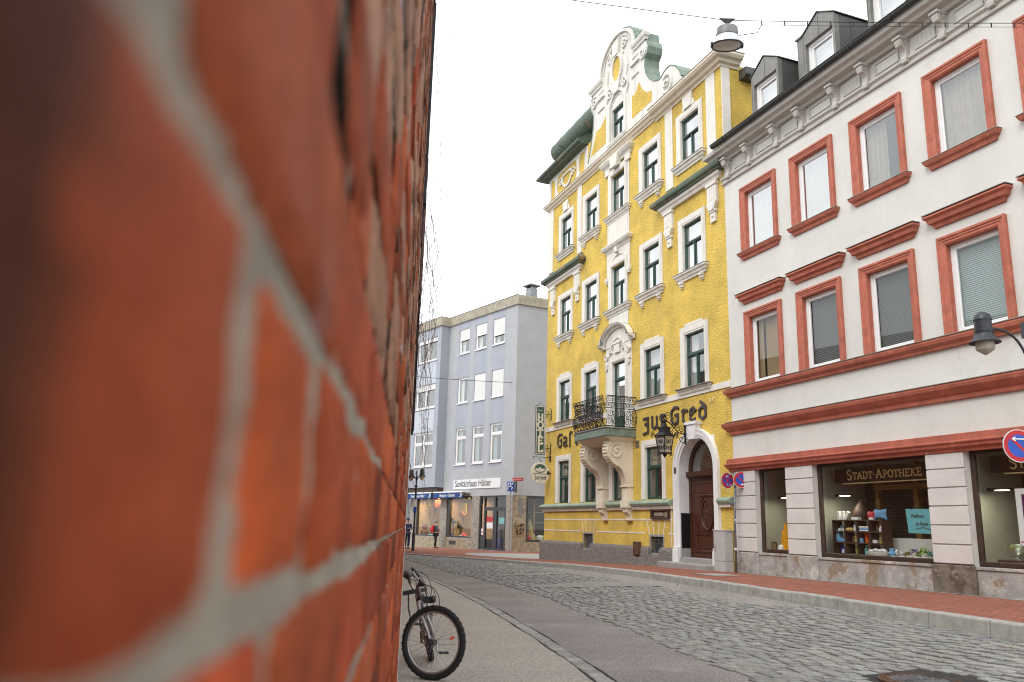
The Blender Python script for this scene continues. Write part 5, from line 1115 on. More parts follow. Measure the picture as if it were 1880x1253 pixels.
# handwritten cyan poster hanging behind the glass
r = empty('handwritten_poster', SP(6.12,.24,1.52), FR); tag(r, 'cyan cardboard poster with handwriting hanging in the pharmacy window', 'poster')
m = MB(); m.add([(-.40,0,.50),(.40,0,.49),(.41,.01,.0),(-.37,.01,.01),(-.40,.012,.50),(.40,.012,.49),(.41,.022,.0),(-.37,.022,.01)], [(0,1,2,3),(7,6,5,4),(0,4,5,1),(1,5,6,2),(2,6,7,3),(3,7,4,0)]); m.build('card', 'poster_cyan', r)
text_obj('handwriting', 'Wellness', .115, 'ink_grey', r, (-.28,-.004,.32), .004, 0, .8, 'LEFT', (90,0,0), .2); text_obj('handwriting', 'zu Hause', .105, 'ink_grey', r, (-.16,-.004,.17), .004, 0, .8, 'LEFT', (90,0,0), .2)
m = MB(); m.stroke([(-.16,.10),(.02,.13),(.28,.07)], .008, -.004, 0); m.build('underline', 'ink_grey', r)
m = MB(); m.box(-.26,-.24,-.012,.02,.485,.51); m.box(.25,.27,-.012,.02,.475,.50); m.build('clip', 'shoe_black', r)
# tray, flowers and soaps along the bottom of the window
Zf = 1.02
g = MB(); g.lathe([(.0,.02),(.26,.02),(.30,.09),(.32,.10),(.29,.03),(.24,.0),(0,0)], 24); o = g.build('dish', 'pack_white', None, loc=SP(4.72,.42,Zf), rz=FR, auto=40); tag(o, 'oval white dish piled with white soaps on the window floor', 'dish'); o.scale = (1.0,.5,1)
for k in range(7): g = MB(); g.lathe([(0,0),(.05,.005),(.06,.03),(.04,.055),(0,.06)], 10); tag(g.build('soap', 'pack_white', None, loc=SP(4.54+.06*k,.40+.03*(k % 2),Zf+.085+.012*(k % 3)), rz=k, auto=50), 'white soap heaped in the oval dish', 'soap', 'white soaps in the oval dish')
g = MB(); g.lathe([(.0,0),(.07,.02),(.09,.08),(.05,.14),(.06,.18),(0,.19)], 14); tag(g.build('vase', 'pack_blue', None, loc=SP(5.12,.40,Zf), rz=FR, auto=50), 'small pale blue vase beside the dish of soaps', 'vase')
for k, (x, m_, h_, lab) in enumerate(((5.66,'pack_white',.22,'white flower bunch in the window display'),(5.84,'pack_gold',.13,'golden brown flower bunch low in the window display'),(6.0,'pack_lilac',.24,'lilac flower bunch in the window display'),(6.26,'pack_green',.26,'fresh green leaf bunch in the window display'),(6.46,'pack_teal',.16,'teal flower bunch at the right end of the window display'))):
    g = MB(); random.seed(k+3)
    for i in range(46):
        a = random.random()*6.28; el = random.random()*1.3; rr = h_*.62*(.6+.4*random.random()); c_ = Vector((math.cos(a)*math.cos(el)*rr*1.1, math.sin(a)*math.cos(el)*rr*.6, .05+math.sin(el)*rr)); d = Vector((random.random()-.5,random.random()-.5,random.random()-.2)).normalized(); e = d.cross(Vector((0,0,1))).normalized()*.022
        g.add([c_-d*.035, c_+e, c_+d*.045, c_-e], [(0,1,2,3)])
    tag(g.build('flower_bunch', m_, None, loc=SP(x-.32,.40,Zf), rz=FR), lab, 'flowers')
random.seed(5)
for k, x in enumerate((5.55,5.75,5.95,6.15,6.35)): pack('soap_bar',x-.28,.30,Zf,.11,.06,.035,'curtain','cream wrapped soap bar in the row before the flowers',cat='soap',rz=.2*(k % 3),grp='wrapped soaps before the flowers')
# narrow left window: yellow drape, lantern, framed card
g = MB(); n = 24
for i in range(n):
    t0, t1 = i/n, (i+1)/n
    for j in range(5):
        f = lambda t, q: (1.22+.40*t-.12*(q/5)*(t-.3), .55+.05*math.sin(t*22)+.05*q/5, 1.02+.56*(q/5)*(1-.25*math.cos(t*5)))
        g.quad(f(t0,j),f(t1,j),f(t1,j+1),f(t0,j+1))
g.build('yellow_drape', 'pack_yellow', None, smooth=True, loc=GP, rz=FR); o = bpy.data.objects['yellow_drape']; tag(o, 'orange yellow cloth draped in the narrow pharmacy window', 'cloth')
g = MB(); g.box(.85,1.9,.25,.7,1.019,1.035); o = g.build('yellow_cloth', 'pack_yellow', None, loc=GP, rz=FR); tag(o, 'yellow cloth laid flat on the floor of the narrow window', 'cloth')
o = pack('framed_card',1.12,.45,1.036,.26,.03,.20,'alu_dark','dark framed card standing in the narrow pharmacy window','picture',rz=-.2); m = MB(); m.box(-.10,.10,-.019,-.016,.03,.17); m.build('card', 'kraft', o)
g = MB(); g.lathe([(0,0),(.07,0),(.08,.04),(.06,.11),(.03,.14),(0,.14)], 16); tag(g.build('jar', 'pack_white', None, loc=SP(1.50,.36,1.036), rz=FR, auto=50), 'round white jar in front of the yellow drape', 'jar')
# right window: framed portrait poster, bottles, glass bowl with rose
r = empty('framed_poster', SP(8.76,.42,1.34), FR); tag(r, 'silver framed purple portrait poster in the right pharmacy window', 'poster')
m = MB(); m.frame(-.62,.62,0,1.02,[(0,0),(0,-.03),(.10,-.03),(.11,-.015),(.11,0)]); m.box(-.62,.62,.0,.02,0,1.02); m.build('frame', 'pvc_white', r, bevel=.004)
m = MB(); m.box(-.51,.51,-.012,-.002,.11,.91); m.build('print', 'poster_purple', r)
m = MB(); m.prism([(-.02+.19*math.cos(rad(t)), .60+.23*math.sin(rad(t))) for t in range(0,360,15)], -.020, -.012); m.prism([(-.14,.28),(.10,.28),(.06,.5),(-.10,.5)], -.018, -.012); m.build('face', 'face_tan', r)
m = MB(); m.prism([(-.02+.22*math.cos(rad(t)), .66+.22*math.sin(rad(t))) for t in range(-10,191,12)]+[(-.18,.62),(-.02,.74),(.14,.62)], -.024, -.021); m.build('hair', 'hair_dark', r)
m = MB()
for i, (z, w_) in enumerate(((.40,.36),(.36,.28),(.24,.16))): m.box(-.30,-.30+w_,-.016,-.012,z,z+.022)
m.build('caption', 'white_paint', r)
BG = 'bottles on the ledge behind the framed poster'
for k in range(5): bottle(8.12+.17*k,.95,2.12,.05,.38 if k != 2 else .42,('pack_green','pack_green','kraft','pack_gold','pack_brown')[k],('dark green bottle at the left of the ledge behind the poster','second green bottle on the ledge behind the poster','pale paper tube on the ledge behind the poster','amber bottle on the ledge behind the poster','brown bottle at the right of the ledge behind the poster')[k],'shoe_black')
g = MB(); g.box(7.85,10.6,.85,1.1,2.09,2.12); g.build('bottle_ledge', 'ochre_wood', W_)
g = MB(); g.lathe([(.10,0),(.10,.02),(.02,.05),(.02,.09),(.12,.15),(.18,.28),(.17,.28),(.11,.16),(0,.12)], 18); tag(g.build('glass_bowl', 'lantern_glass', None, loc=SP(8.02,.45,1.09), rz=FR, auto=40), 'footed glass bowl standing in the right pharmacy window', 'bowl')
g = MB(); g.lathe([(0,0),(.05,.01),(.07,.05),(.05,.10),(0,.11)], 12); o = g.build('rose', 'pack_pink', None, loc=SP(8.19,.45,1.36), rz=FR, auto=50); tag(o, 'single pink rose in the glass bowl', 'flower'); m = MB(); m.tube([(0,0,.01),(-.06,0,-.06),(-.14,0,-.13)], .006, 5); [m.add([(-.1-.05*q,0,-.05),(-.18-.05*q,.03,.0),(-.24-.05*q,0,-.03),(-.18-.05*q,-.03,-.05)], [(0,1,2,3)]) for q in range(3)]; m.build('stem', 'pack_green', o)
g = MB(); g.box(-.34,.34,-.12,.12,0,.07); tag(g.build('plinth_board', 'shelf_wood', None, loc=SP(8.04,.44,1.02), rz=FR, bevel=.008), 'dark wooden board under the footed glass bowl', 'board')
# ------------------------------------------------------------------ blue shop building at the end of the street; x along its front, -y towards us
BR = math.atan2(-.8141,.5807); B = empty('blue_building', (.33038967,48.7186116,0), BR); tag(B, 'blue grey rendered shop building with white windows at the end of the street', 'building')
holes = []
def bcen(a, b): return (a+b)/2
BW_ = [(-6.65,-5.40),(-4.66,-3.36),(-2.64,-1.36)]
BZ = [(5.28,7.65),(9.30,11.02),(12.63,14.32)]
for a, b in BW_:
    for c, d in BZ: holes.append((a,b,c,d))
GS = [(-15.2,-12.2,.70,3.26),(-11.35,-8.12,.70,3.26),(-7.33,-4.36,.70,3.26),(-3.5,-.66,.06,3.26)]
holes += GS
g = MB(); wall_holes(g, -19, 0, -.4, 15.4, 0, holes, .16)
rd = Vector((.891*.5807+.454*-.8141, .891*.8141+.454*.5807,0)).normalized()    # direction of the right-hand front in this frame
g.quad((rd.x*12,rd.y*12,3.27),(0,0,3.27),(0,0,15.4),(rd.x*12,rd.y*12,15.4))
g.quad((-19,0,-.4),(-19,0,15.4),(-19,10,15.4),(-19,10,-.4))
wl = g.build('wall', 'blue_render', B)
wl.data.materials.append(M['grey_render'])
for p in wl.data.polygons:
    c = p.center
    if c.y > .3 and abs(c.x-rd.x*6) < 3: p.material_index = 1
# grey render bands between the window columns, 3 mm proud
g = MB()
for a, b in ((-5.28,-4.78),(-3.24,-2.76),(-1.24,0.0),(-7.9,-6.80)): g = MB(); g.box(a,b,-.004,.02,5.0,15.0); g.build('render_band', 'grey_render', B)
g = MB(); g.box(-7.9,0,-.0035,.02,3.27,5.0); g.build('render_band', 'grey_render', B)
g = MB(); g.box(-19,-.3,1.6,1.65,3.3,15.3); [g.box(-19,-.3,.2,1.6,z-.1,z) for z in (5.0,8.8,12.2,15.3)]; g.build('interior', 'room_dark', B)
# oriel bay
bx0, bx1, bo = -15.5, -7.94, -.68
g = MB(); bh = [(-11.05,-8.44,5.25,7.56),(-11.05,-8.44,9.22,10.85),(-11.05,-8.44,12.5,14.13),(-15.2,-12.6,5.25,7.56),(-15.2,-12.6,9.22,10.85),(-15.2,-12.6,12.5,14.13)]
wall_holes(g, bx0, bx1, 3.87, 15.1, bo, bh, .16)
g.quad((bx1,bo,3.87),(bx1,0,3.87),(bx1,0,15.1),(bx1,bo,15.1)); g.build('oriel_wall', 'blue_render', B)
g = MB(); g.quad((bx0,bo,3.868),(bx1,bo,3.868),(bx1,0,3.868),(bx0,0,3.868)); g.box(bx0,bx1,-.5,-.0,3.30,3.867); g.box(bx0+.1,bx1-.1,-.14,-.10,3.9,15.0); g.build('oriel_soffit', 'brown_wood', B)
g = MB()
for a, b, c, d in bh[:3]+bh[3:]:
    if c < 12: g = MB(); g.box(a,b,bo-.012,bo,d+.05,d+1.55); g.build('spandrel', 'bay_panel', B)
g = MB(); FS = [(0,14.82),(.10,14.82),(.10,15.40),(.06,15.43),(0,15.43)]; g.mold([(bx0,bo),(bx1,bo),(bx1,0),(0,0),(rd.x*12,rd.y*12)], FS)
for i in range(60): x = -.1-.13*i; g.box(x-.006,x+.006,-.108,-.10,14.83,15.40)
for i in range(50): x = bx1-.03-.13*i; g.box(x-.006,x+.006,bo-.108,bo-.10,14.83,15.40)
for i in range(30): t = .1+.13*i; q = Vector((rd.x*t+rd.y*.104, rd.y*t-rd.x*.104, 0)); g.obox((q.x,q.y,15.1), rd*.006, Vector((rd.y,-rd.x,0))*.006, (0,0,.28))
g.build('roof_fascia', 'fascia_sheet', B)
g = MB(); g.add([(bx0,bo-.12,15.432),(bx1+.11,bo-.12,15.432),(bx1+.11,-.12,15.432),(0.05,-.12,15.432),(rd.x*12,rd.y*12-.1,15.432),(rd.x*12,12,15.432),(-19,12,15.432),(-19,0,15.432),(bx0,0,15.432)], [(0,1,2,3,4,5,6,7,8)])
g.tube([(-7.8,-.02,15.95),(-.2,-.02,15.95)], .012, 4); [g.tube([(-7.8+1.9*i,-.02,15.43),(-7.8+1.9*i,-.02,15.95)], .012, 4) for i in range(5)]
g.build('roof', 'gutter_metal', B)
g = MB(); g.add([(.4,2.5,15.43),(9,8,15.43),(9,14,15.43),(-4,10,15.43),(1.0,4.2,17.3),(8,9,17.3),(8,10,17.3),(0,6,17.3)], [(0,1,5,4),(1,2,6,5),(2,3,7,6),(3,0,4,7),(4,5,6,7)]); g.build('tiled_roof', 'roof_tile_dark', B)
g = MB(); g.box(-.9,-.35,1.2,1.7,15.43,16.2); g.box(-1.05,-.2,1.05,1.85,16.35,16.42); [g.box(x-.02,x+.02,1.25,1.65,16.2,16.35) for x in (-.85,-.4)]; g.build('chimney', 'zinc', B); g = MB(); g.tube([(-3.2,1,15.4),(-3.2,1,15.9)], .07, 8); g.build('vent_pipe', 'zinc', B)
# windows
def blue_window(c, y, z0, z1, hw, halves, shut=0., tilt=False, transom=0., green=False):
    h = z1-z0; W = MB(); W.frame(-hw,hw,0,h,[(0,.06),(.06,.06),(.07,.08),(.07,.15),(0,.15)])
    xs = [-hw+.07+(2*hw-.14)*i/halves for i in range(halves+1)]
    for x in xs[1:-1]: W.box(x-.05,x+.05,.05,.15,.06,h-.06)
    if transom: W.box(-hw+.07,hw-.07,.055,.15,h-transom-.05,h-transom+.05)
    for i in range(halves):
        a, b = xs[i]+(.05 if i else 0), xs[i+1]-(.05 if i < halves-1 else 0)
        W.frame(a,b,.07,h-(transom+.05 if transom else .07),[(0,.07),(.055,.07),(.065,.09),(.065,.14),(0,.14)])
        if transom: W.frame(a,b,h-transom+.05,h-.07,[(0,.07),(.04,.07),(.05,.09),(.05,.14),(0,.14)])
    W.box(-hw-.05,hw+.05,-.07,.06,-.05,0)
    o = W.build('window', 'pvc_white', B, loc=(c,y,z0))
    p = MB(); p.quad((-hw+.07,.12,.07),(hw-.07,.12,.07),(hw-.07,.12,h-.07),(-hw+.07,.12,h-.07)); p.build('pane', 'pane_low', o)
    if shut:
        s = MB(); n = int(h*shut/.055)
        for i in range(n): z = h-.03-(i+1)*.055; s.box(-hw+.03,hw-.03,.025+.004*(i % 2),.045,z+.004,z+.055)
        s.box(-hw+.03,hw-.03,.02,.05,h-.03-n*.055-.03,h-.03-n*.055); s.build('roller_shutter', 'shutter', o)
    c_ = MB(); m_ = 'blind_green' if green else 'curtain'
    for a, b in ((-hw,-hw*.3),(hw*.4,hw)): c_.quad((a,.24,0),(b,.26,0),(b,.26,h),(a,.24,h))
    if y > -.3: c_.build('curtain', m_, o)
    return o
sh = {(0,2):.44,(1,2):.44,(2,2):.62,(0,1):0,(1,1):1.,(2,1):1.,(0,0):0,(1,0):0,(2,0):0}
for i, (a, b) in enumerate(BW_):
    for j, (c, d) in enumerate(BZ): blue_window((a+b)/2, 0, c, d, (b-a)/2, 1, sh[(i,j)], transom=.62 if j == 0 else 0, green=j == 0)
for k, (a, b, c, d) in enumerate(bh): blue_window((a+b)/2, bo, c, d, (b-a)/2, 2, (.0,.22,.14)[k % 3], transom=.75 if k % 3 == 0 else 0)
# ground floor: stone pillars, shop windows, glazed door
g = MB()
for a, b in ((-12.2,-11.35),(-8.12,-7.33),(-4.36,-3.50),(-.66,.0)): g = MB(); g.box(a,b,-.05,.18,-.3,3.26); g.build('stone_pillar', 'pillar_stone', B, bevel=.01)
g = MB()
for a, b, c, d in GS[:3]: g = MB(); g.box(a,b,-.03,.12,-.3,c-.02); g.build('stone_base', 'shell_stone', B)
g = MB(); g.box(-6.9,-6.1,-.04,-.03,.25,.5); g.build('base_vent', 'alu_dark', B)
for a, b, c, d in GS[:3]:
    m = MB(); m.frame(a,b,c,d,[(0,.02),(.09,.02),(.10,.06),(.10,.15),(0,.15)])
    if a > -8: m.box(a,a+.30,.0,.16,c,d)
    o = m.build('shop_window', 'alu_dark', B); p = MB(); p.quad((a+.08,.10,c+.08),(b-.08,.10,c+.08),(b-.08,.10,d-.08),(a+.08,.10,d-.08)); p.build('pane', 'shop_glass', o)
g = MB(); g.box(-15,-.2,1.7,1.75,0,3.3); [g.box(a,b,.2,1.7,c-.1,c-.02) for a, b, c, d in GS[:3]]; g.box(-15,-.2,.2,1.7,3.27,3.3); g.build('shop_back_wall', 'kraft', B)
g = MB(); g.box(-3.6,-.5,1.3,1.34,0,3.2); g.build('shop_entrance_back', 'shop_brick', B)
g = MB(); g.frame(-3.5,-.66,.06,3.26,[(0,.04),(.10,.04),(.10,.15),(0,.15)]); g.box(-3.08,-2.98,.03,.15,.06,3.2); g.box(-1.98,-1.82,.02,.15,.06,3.2); g.box(-3.0,-.7,.03,.15,2.48,2.58); g.box(-3.42,-3.06,.03,.14,.06,.85)
g.frame(-2.98,-1.96,.08,2.48,[(0,.02),(.10,.02),(.10,.12),(0,.12)]); g.frame(-1.82,-.76,.08,2.48,[(0,.02),(.11,.02),(.11,.12),(0,.12)])
o = g.build('glazed_door', 'alu_dark', B); m = MB(); m.quad((-3.4,.09,.2),(-.76,.09,.2),(-.76,.09,3.2),(-3.4,.09,3.2)); m.build('pane', 'shop_glass', o)
m = MB(); m.tube([(-1.36,-.03,.3),(-1.36,-.03,1.7)], .02, 6); m.build('handle', 'zinc', o)
m = MB(); m.box(-2.84,-2.14,.075,.085,1.72,2.02); m.build('red_sticker', 'sign_red', o); m = MB(); m.box(-2.80,-2.16,.075,.085,1.32,1.66); m.build('white_notice', 'sign_white', o); m = MB(); m.box(-1.5,-.92,.075,.085,1.60,1.96); m.build('teal_notice', 'pack_teal', o)
m = MB(); m.box(-3.38,-3.14,.075,.085,.92,1.30); m.build('notice', 'sign_white', o); m = MB(); m.box(-3.32,-3.22,.066,.074,1.04,1.16); m.build('notice_mark', 'sign_red', o)
for k, (x, z, m_) in enumerate(((-2.7,.1,'pack_red'),(-2.35,.1,'pack_navy'),(-2.6,.7,'pack_lilac'),(-1.2,.1,'plush_brown'),(-1.5,.1,'pack_red'),(-1.0,.9,'kraft'))):
    g = MB(); g.lathe([(.0,0),(.22,.0),(.25,.3),(.18,.62),(.08,.7),(0,.7)], 10); tag(g.build('clothes_bundle', m_, None, loc=B.matrix_basis @ Vector((x,.75,z)), auto=50), ['red garment low behind the shop door','navy garment behind the shop door','lilac garment hung above the red one behind the shop door','brown garment behind the right door leaf','red garment behind the right door leaf','tan garment high behind the right door leaf'][k], 'garment')
# goods in the two shop windows
BP = lambda x, y, z: B.matrix_basis @ Vector((x,y,z))
def teddy(x, y, z, s, m_, lab):
    g = MB()
    for cx, cz, r_ in ((0,.22,.20),(0,.52,.14)): g.lathe([(r_*math.cos(rad(t)), cz+r_*1.1*math.sin(rad(t))) for t in range(-90,91,18)], 12)
    for sx in (-1,1): g.lathe([(.05*math.cos(rad(t)), .64+.05*math.sin(rad(t))) for t in range(-90,91,30)], 8, (sx*.10,0,0)); g.tube([(sx*.14,0,.36),(sx*.26,-.08,.22)], [.07,.06], 8); g.tube([(sx*.1,-.05,.08),(sx*.18,-.26,.06)], [.09,.07], 8)
    o = g.build('plush_bear', m_, None, loc=BP(x-1.64*y,y,z), rz=BR, auto=70); o.scale = (s,s,s); tag(o, lab, 'toy', 'plush bears in the left shop window')
for k_, xx in enumerate((-13.7,-9.7,-5.9)):
    r = empty('ceiling_lamp', BP(xx,.75,3.22), BR); tag(r, ('yellow lit lamp in the far left window under the oriel','warm lit ceiling lamp in the shop window with the plush bears','warm lit ceiling lamp in the shoe window')[k_], 'lamp'); m = MB(); m.lathe([(0,-.04),(.05,-.035),(.08,-.02),(.0,-.01)], 14); m.build('globe', 'lamp_warm', r); m = MB(); m.lathe([(.17,-.01),(.17,.03),(0,.03)], 14); m.build('base', 'zinc', r)
    l = bpy.data.lights.new('window_light', 'AREA'); l.energy = 70; l.size = 1.2; l.color = (1,.72,.42); lo = bpy.data.objects.new('window_light', l); COL.objects.link(lo); lo.parent = r; lo.location = (0,-.1,-.10)
teddy(-10.2,.75,.62,1.25,'plush_brown','large brown plush bear in the left shop window'); teddy(-9.3,.8,.62,1.0,'shelf_wood','dark plush bear in the middle of the left shop window'); teddy(-8.6,.7,.62,1.1,'plush_brown','brown plush bear at the right of the left shop window')
g = MB(); random.seed(9)
def twig(p, d, l, dp):
    q = p+d*l; g.tube([p, (p+q)/2+Vector((random.random()-.5,random.random()-.5,0))*.05, q], .012*(.6**dp)+.003, 4)
    if dp < 4:
        for _ in range(3): twig(q, (d+Vector((random.random()-.5,(random.random()-.5)*.5,(random.random()-.35)))*1.1).normalized(), l*.72, dp+1)
twig(Vector((0,0,0)), Vector((.05,0,1)), .7, 0); tag(g.build('branch_arrangement', 'shelf_wood', None, loc=BP(-11.3,1.15,.62), rz=BR), 'dry bare branches standing in the left shop window', 'branches')
g = MB(); g.lathe([(.0,0),(.5,0),(.55,.12),(.35,.2),(0,.22)], 16); o = g.build('cushion', 'pack_teal', None, loc=BP(-9.6,.35,.62), rz=BR, auto=50); o.scale = (1.2,.5,1); tag(o, 'pale green cushion lying at the front of the left shop window', 'cushion')
for k, x in enumerate((-9.9,-8.75,-8.4)):
    g = MB(); g.lathe([(.0,0),(.16,-.05),(.18,-.4),(.10,-.6),(0,-.62)], 10); tag(g.build('hanging_garment', ('pack_gold','pack_orange','plush_brown')[k], None, loc=BP(x-1.4,.9,3.2), rz=BR, auto=50), ('golden garment hanging at the left of the left shop window','orange garment hanging in the left shop window','brown garment hanging at the right of the left shop window')[k], 'garment')
for k, (x, y, z, m_, lab) in enumerate(((-6.5,.9,1.6,'shoe_black','black shoe on the raised stand in the right shop window'),(-5.6,.8,1.25,'shoe_black','black shoe on the lower stand in the right shop window'),(-5.35,.8,2.05,'plush_brown','brown shoe high in the right shop window'),(-6.6,.5,.66,'pack_navy','navy shoe at the left of the right window floor'),(-5.0,.5,.66,'pack_red','red shoe on the right window floor'))):
    g = MB(); g.prism([(-.28,0),(.30,0),(.34,.08),(.20,.13),(.0,.20),(-.12,.30),(-.28,.32),(-.30,.1)], -.09, .09); tag(g.build('shoe', m_, None, loc=BP(x-1.64*y,y,z), rz=BR, bevel=.04, seg=2), lab, 'shoe')
    if z > 1: g = MB(); g.box(-.3,.3,-.2,.2,-.03,0); g.box(-.05,.05,-.05,.05,.62-z+.0,-.03); tag(g.build('shoe_stand', 'kraft', None, loc=BP(x-1.64*y,y,z), rz=BR), ('tan stand under the black shoe at the left of the right shop window','low tan stand under the middle black shoe in the right shop window','tall tan stand under the brown shoe in the right shop window')[k], 'stand')
for k in range(6): pack_l = ('white','yellow','white','navy','white','red'); g = MB(); g.box(-.09,.09,-.06,.06,0,.14+.05*(k % 3)); tag(g.build('box', ('pack_white','pack_yellow','pack_white','pack_navy','pack_white','pack_red')[k], None, loc=BP(-6.9+.44*k,.32,.62), rz=BR+.2*k), ('small white box at the left end of the right shop window floor','small yellow box second on the right shop window floor','small white box third on the right shop window floor','small navy box in the row on the right shop window floor','small white box beside the red one on the right window floor','small red box at the right end of the right window floor')[k], 'box')
g = MB(); g.box(-7.8,-6.9,1.2,1.25,2.2,2.9); tag(g.build('wall_picture', 'pack_gold', None, loc=B.location, rz=BR), 'gold picture at the back of the right shop window', 'picture')
# awnings with lettering
for a, b, txt, lab in ((-12.0,-8.48,'Sanitätshaus Hölter','blue shop awning lettered with the shop name under the oriel'),(-8.25,-4.62,'Bequem - Schuhe','blue shop awning lettered Bequem - Schuhe'),(-16,-12.2,'','blank blue shop awning at the far left under the oriel')):
    r = empty('awning', BP((a+b)/2,-.55,3.14), BR); tag(r, lab, 'awning', 'blue shop awnings'); L2 = (b-a)/2
    m = MB(); m.box(-L2,L2,-.05,.5,.335,.42); m.build('cassette', 'pvc_white', r, bevel=.01)
    m = MB(); m.box(-L2,L2,-.030,-.018,0,.335); m.build('valance', 'awning_blue', r)
    m = MB(); m.bar((-L2+.05,0,.37),(-L2+.05,.5,.3),.05); m.bar((L2-.05,0,.37),(L2-.05,.5,.3),.05); m.build('arm', 'pvc_white', r)
    if txt: text_obj('lettering', txt, .27, 'white_paint', r, (-.05,-.036,.09), .006, .002, .86 if 'S' in txt[:1] else .98, 'CENTER', (90,0,0), .15)
    m = MB(); [m.stroke([(L2-.32+q,.04),(L2-.18+q,.30)], .05, -.037, -.031) for q in (0,.12)]; m.build('stripe', 'white_paint', r)
# shop sign board
g = MB(); g.box(-6.60,-1.30,-.05,-.006,3.72,4.30); o = g.build('sign_board', 'sign_white', B, bevel=.004); text_obj('lettering', 'Sanitätshaus Hölter', .60, 'ink_grey', B, (-6.42,-.056,3.86), .008, .004, .88)
# right-hand front: stone panel, corner window
def rf(t0, t1, n0, n1, z0, z1, mb): 
    nn = Vector((rd.y,-rd.x,0)); c = rd*((t0+t1)/2)+nn*((n0+n1)/2)+Vector((0,0,(z0+z1)/2)); mb.obox(c, rd*((t1-t0)/2), nn*((n1-n0)/2), (0,0,(z1-z0)/2))
g = MB(); rf(.0,.86,-.2,.02,-.3,3.26,g); g.build('stone_panel', 'shell_stone', B); g = MB(); rf(2.6,12,-.2,.02,-.3,3.26,g); g.build('stone_panel', 'shell_stone', B); g = MB(); rf(.86,2.6,-.2,.0,-.3,.62,g); g.build('stone_panel', 'shell_stone', B)
g = MB(); rf(.86,2.6,-.06,.0,3.12,3.27,g); rf(.86,.98,-.06,.0,.62,3.12,g); rf(2.5,2.6,-.06,.0,.62,3.12,g); rf(.98,2.5,-.06,.0,.62,.74,g); o = g.build('corner_window', 'alu_dark', B)
m = MB(); nn = Vector((rd.y,-rd.x,0)); P = lambda t, z: tuple(rd*t-nn*.03+Vector((0,0,z))); m.add([P(.95,.7),P(2.5,.7),P(2.5,3.15),P(.95,3.15)], [(0,1,2,3)]); m.build('pane', 'shop_glass', o)
g = MB(); rf(.5,3.4,-1.5,-1.45,.3,3.3,g); rf(.86,2.6,-1.4,-.1,.5,.6,g); g.build('corner_room', 'shop_brick', B)
g = MB(); rf(.9,2.6,-.9,-.85,1.7,1.76,g); rf(.9,2.6,-.9,-.8,2.3,2.36,g); g.build('glass_shelf', 'sill_green', B)
CR_ = lambda t, n, z: B.matrix_basis @ (rd*t+nn*n+Vector((0,0,z)))
g = MB(); g.lathe([(.0,0),(.42,.0),(.40,.2),(.28,.5),(.22,.52),(.20,.9),(.05,1.3),(0,1.35)], 10); tag(g.build('model_tree', 'pack_gold', None, loc=CR_(1.45,-.6,.6), auto=40), 'golden cone shaped decoration in the corner shop window', 'decoration')
for k, (t, m_, lab) in enumerate(((1.2,'pack_red','red parcel in the corner shop window'),(2.0,'pack_white','white basket in the corner shop window'),(2.3,'pack_green','green plant pot in the corner shop window'))): g = MB(); g.lathe([(.0,0),(.18,0),(.22,.3),(.1,.4),(0,.42)], 10); tag(g.build('parcel', m_, None, loc=CR_(t,-.35,.6), auto=40), lab, 'goods')
r = empty('wall_lamp', CR_(1.75,-1.2,2.45)); tag(r, 'warm lit wall lamp inside the corner shop window', 'lamp'); m = MB(); m.lathe([(.0,-.05),(.06,-.04),(.09,.03),(.05,.1),(0,.11)], 12); m.build('bulb', 'lamp_warm', r); m = MB(); m.tube([(0,0,-.05),(.1,.05,-.15),(.2,.2,-.1)], .02, 6); m.build('bracket', 'pack_gold', r)
l = bpy.data.lights.new('wall_light', 'POINT'); l.energy = 14; l.color = (1,.7,.3); l.shadow_soft_size = .1; lo = bpy.data.objects.new('wall_light', l); COL.objects.link(lo); lo.parent = r; lo.location = (0,0,.05)
# posters and scraps on the stone panel
g = MB(); random.seed(3)
for i in range(34):
    u, v = random.random(), random.random(); P3 = rd*(.12+.62*u)+nn*.026+Vector((0,0,1.05+.55*v)); w_ = .022+.025*random.random(); g.obox(P3, rd*w_, nn*.002, (0,0,w_*(.6+random.random())))
o = empty('sticker_poster', CR_(0,0,0), BR); 
g2 = MB(); rf(.10,.78,.02,.024,.85,1.65,g2); bb = g2.build('sheet', 'kraft', o); pp = g.build('print', 'shoe_black', o); o.location = B.location; tag(o, 'torn poster with black blotches on the stone panel', 'poster')
g = MB(); P_ = [(.30,3.1),(.62,3.1),(.66,2.6),(.6,2.2),(.48,1.95),(.36,2.2),(.28,2.7)]
g.add([tuple(rd*t+nn*.026+Vector((0,0,z))) for t, z in P_], [tuple(range(len(P_)))]); tag(g.build('dark_poster', 'lamp_grey', None, loc=B.location, rz=BR), 'dark grey torn paper high on the stone panel', 'poster')
# ------------------------------------------------------------------ hanging street lamp on its span wire
LP = Vector((2.571,9.10,7.44))
g = MB()
def sag(a, b, d, n=24): a, b = Vector(a), Vector(b); return [a+(b-a)*i/n+Vector((0,0,-d*4*(i/n)*(1-i/n))) for i in range(n+1)]
TOPW = Vector((2.571,9.066,7.655))
g.tube(sag((-4.5,9.3,8.76),TOPW,.04), .0045, 5); g.tube(sag(TOPW,(9.4,9.0,7.82),.04), .0045, 5)
R2 = sag(TOPW,(9.4,9.0,7.82),.04,48); low = [p+Vector((0,0,-.055)) for p in R2[3:]]
g.tube(low, .003, 5)
for p in R2[3::2]: g.obox(p+Vector((0,0,-.028)), (.006,0,0), (0,.006,0), (0,0,.032))
g.tube([low[0], low[0]+Vector((-.03,0,-.05)), low[0]+Vector((-.05,0,-.11)), LP+Vector((.10,0,.02))], .005, 5)
tag(g.build('span_wire', 'iron_black'), 'thin twin steel cable strung across the street carrying the hanging lamp', 'cable')
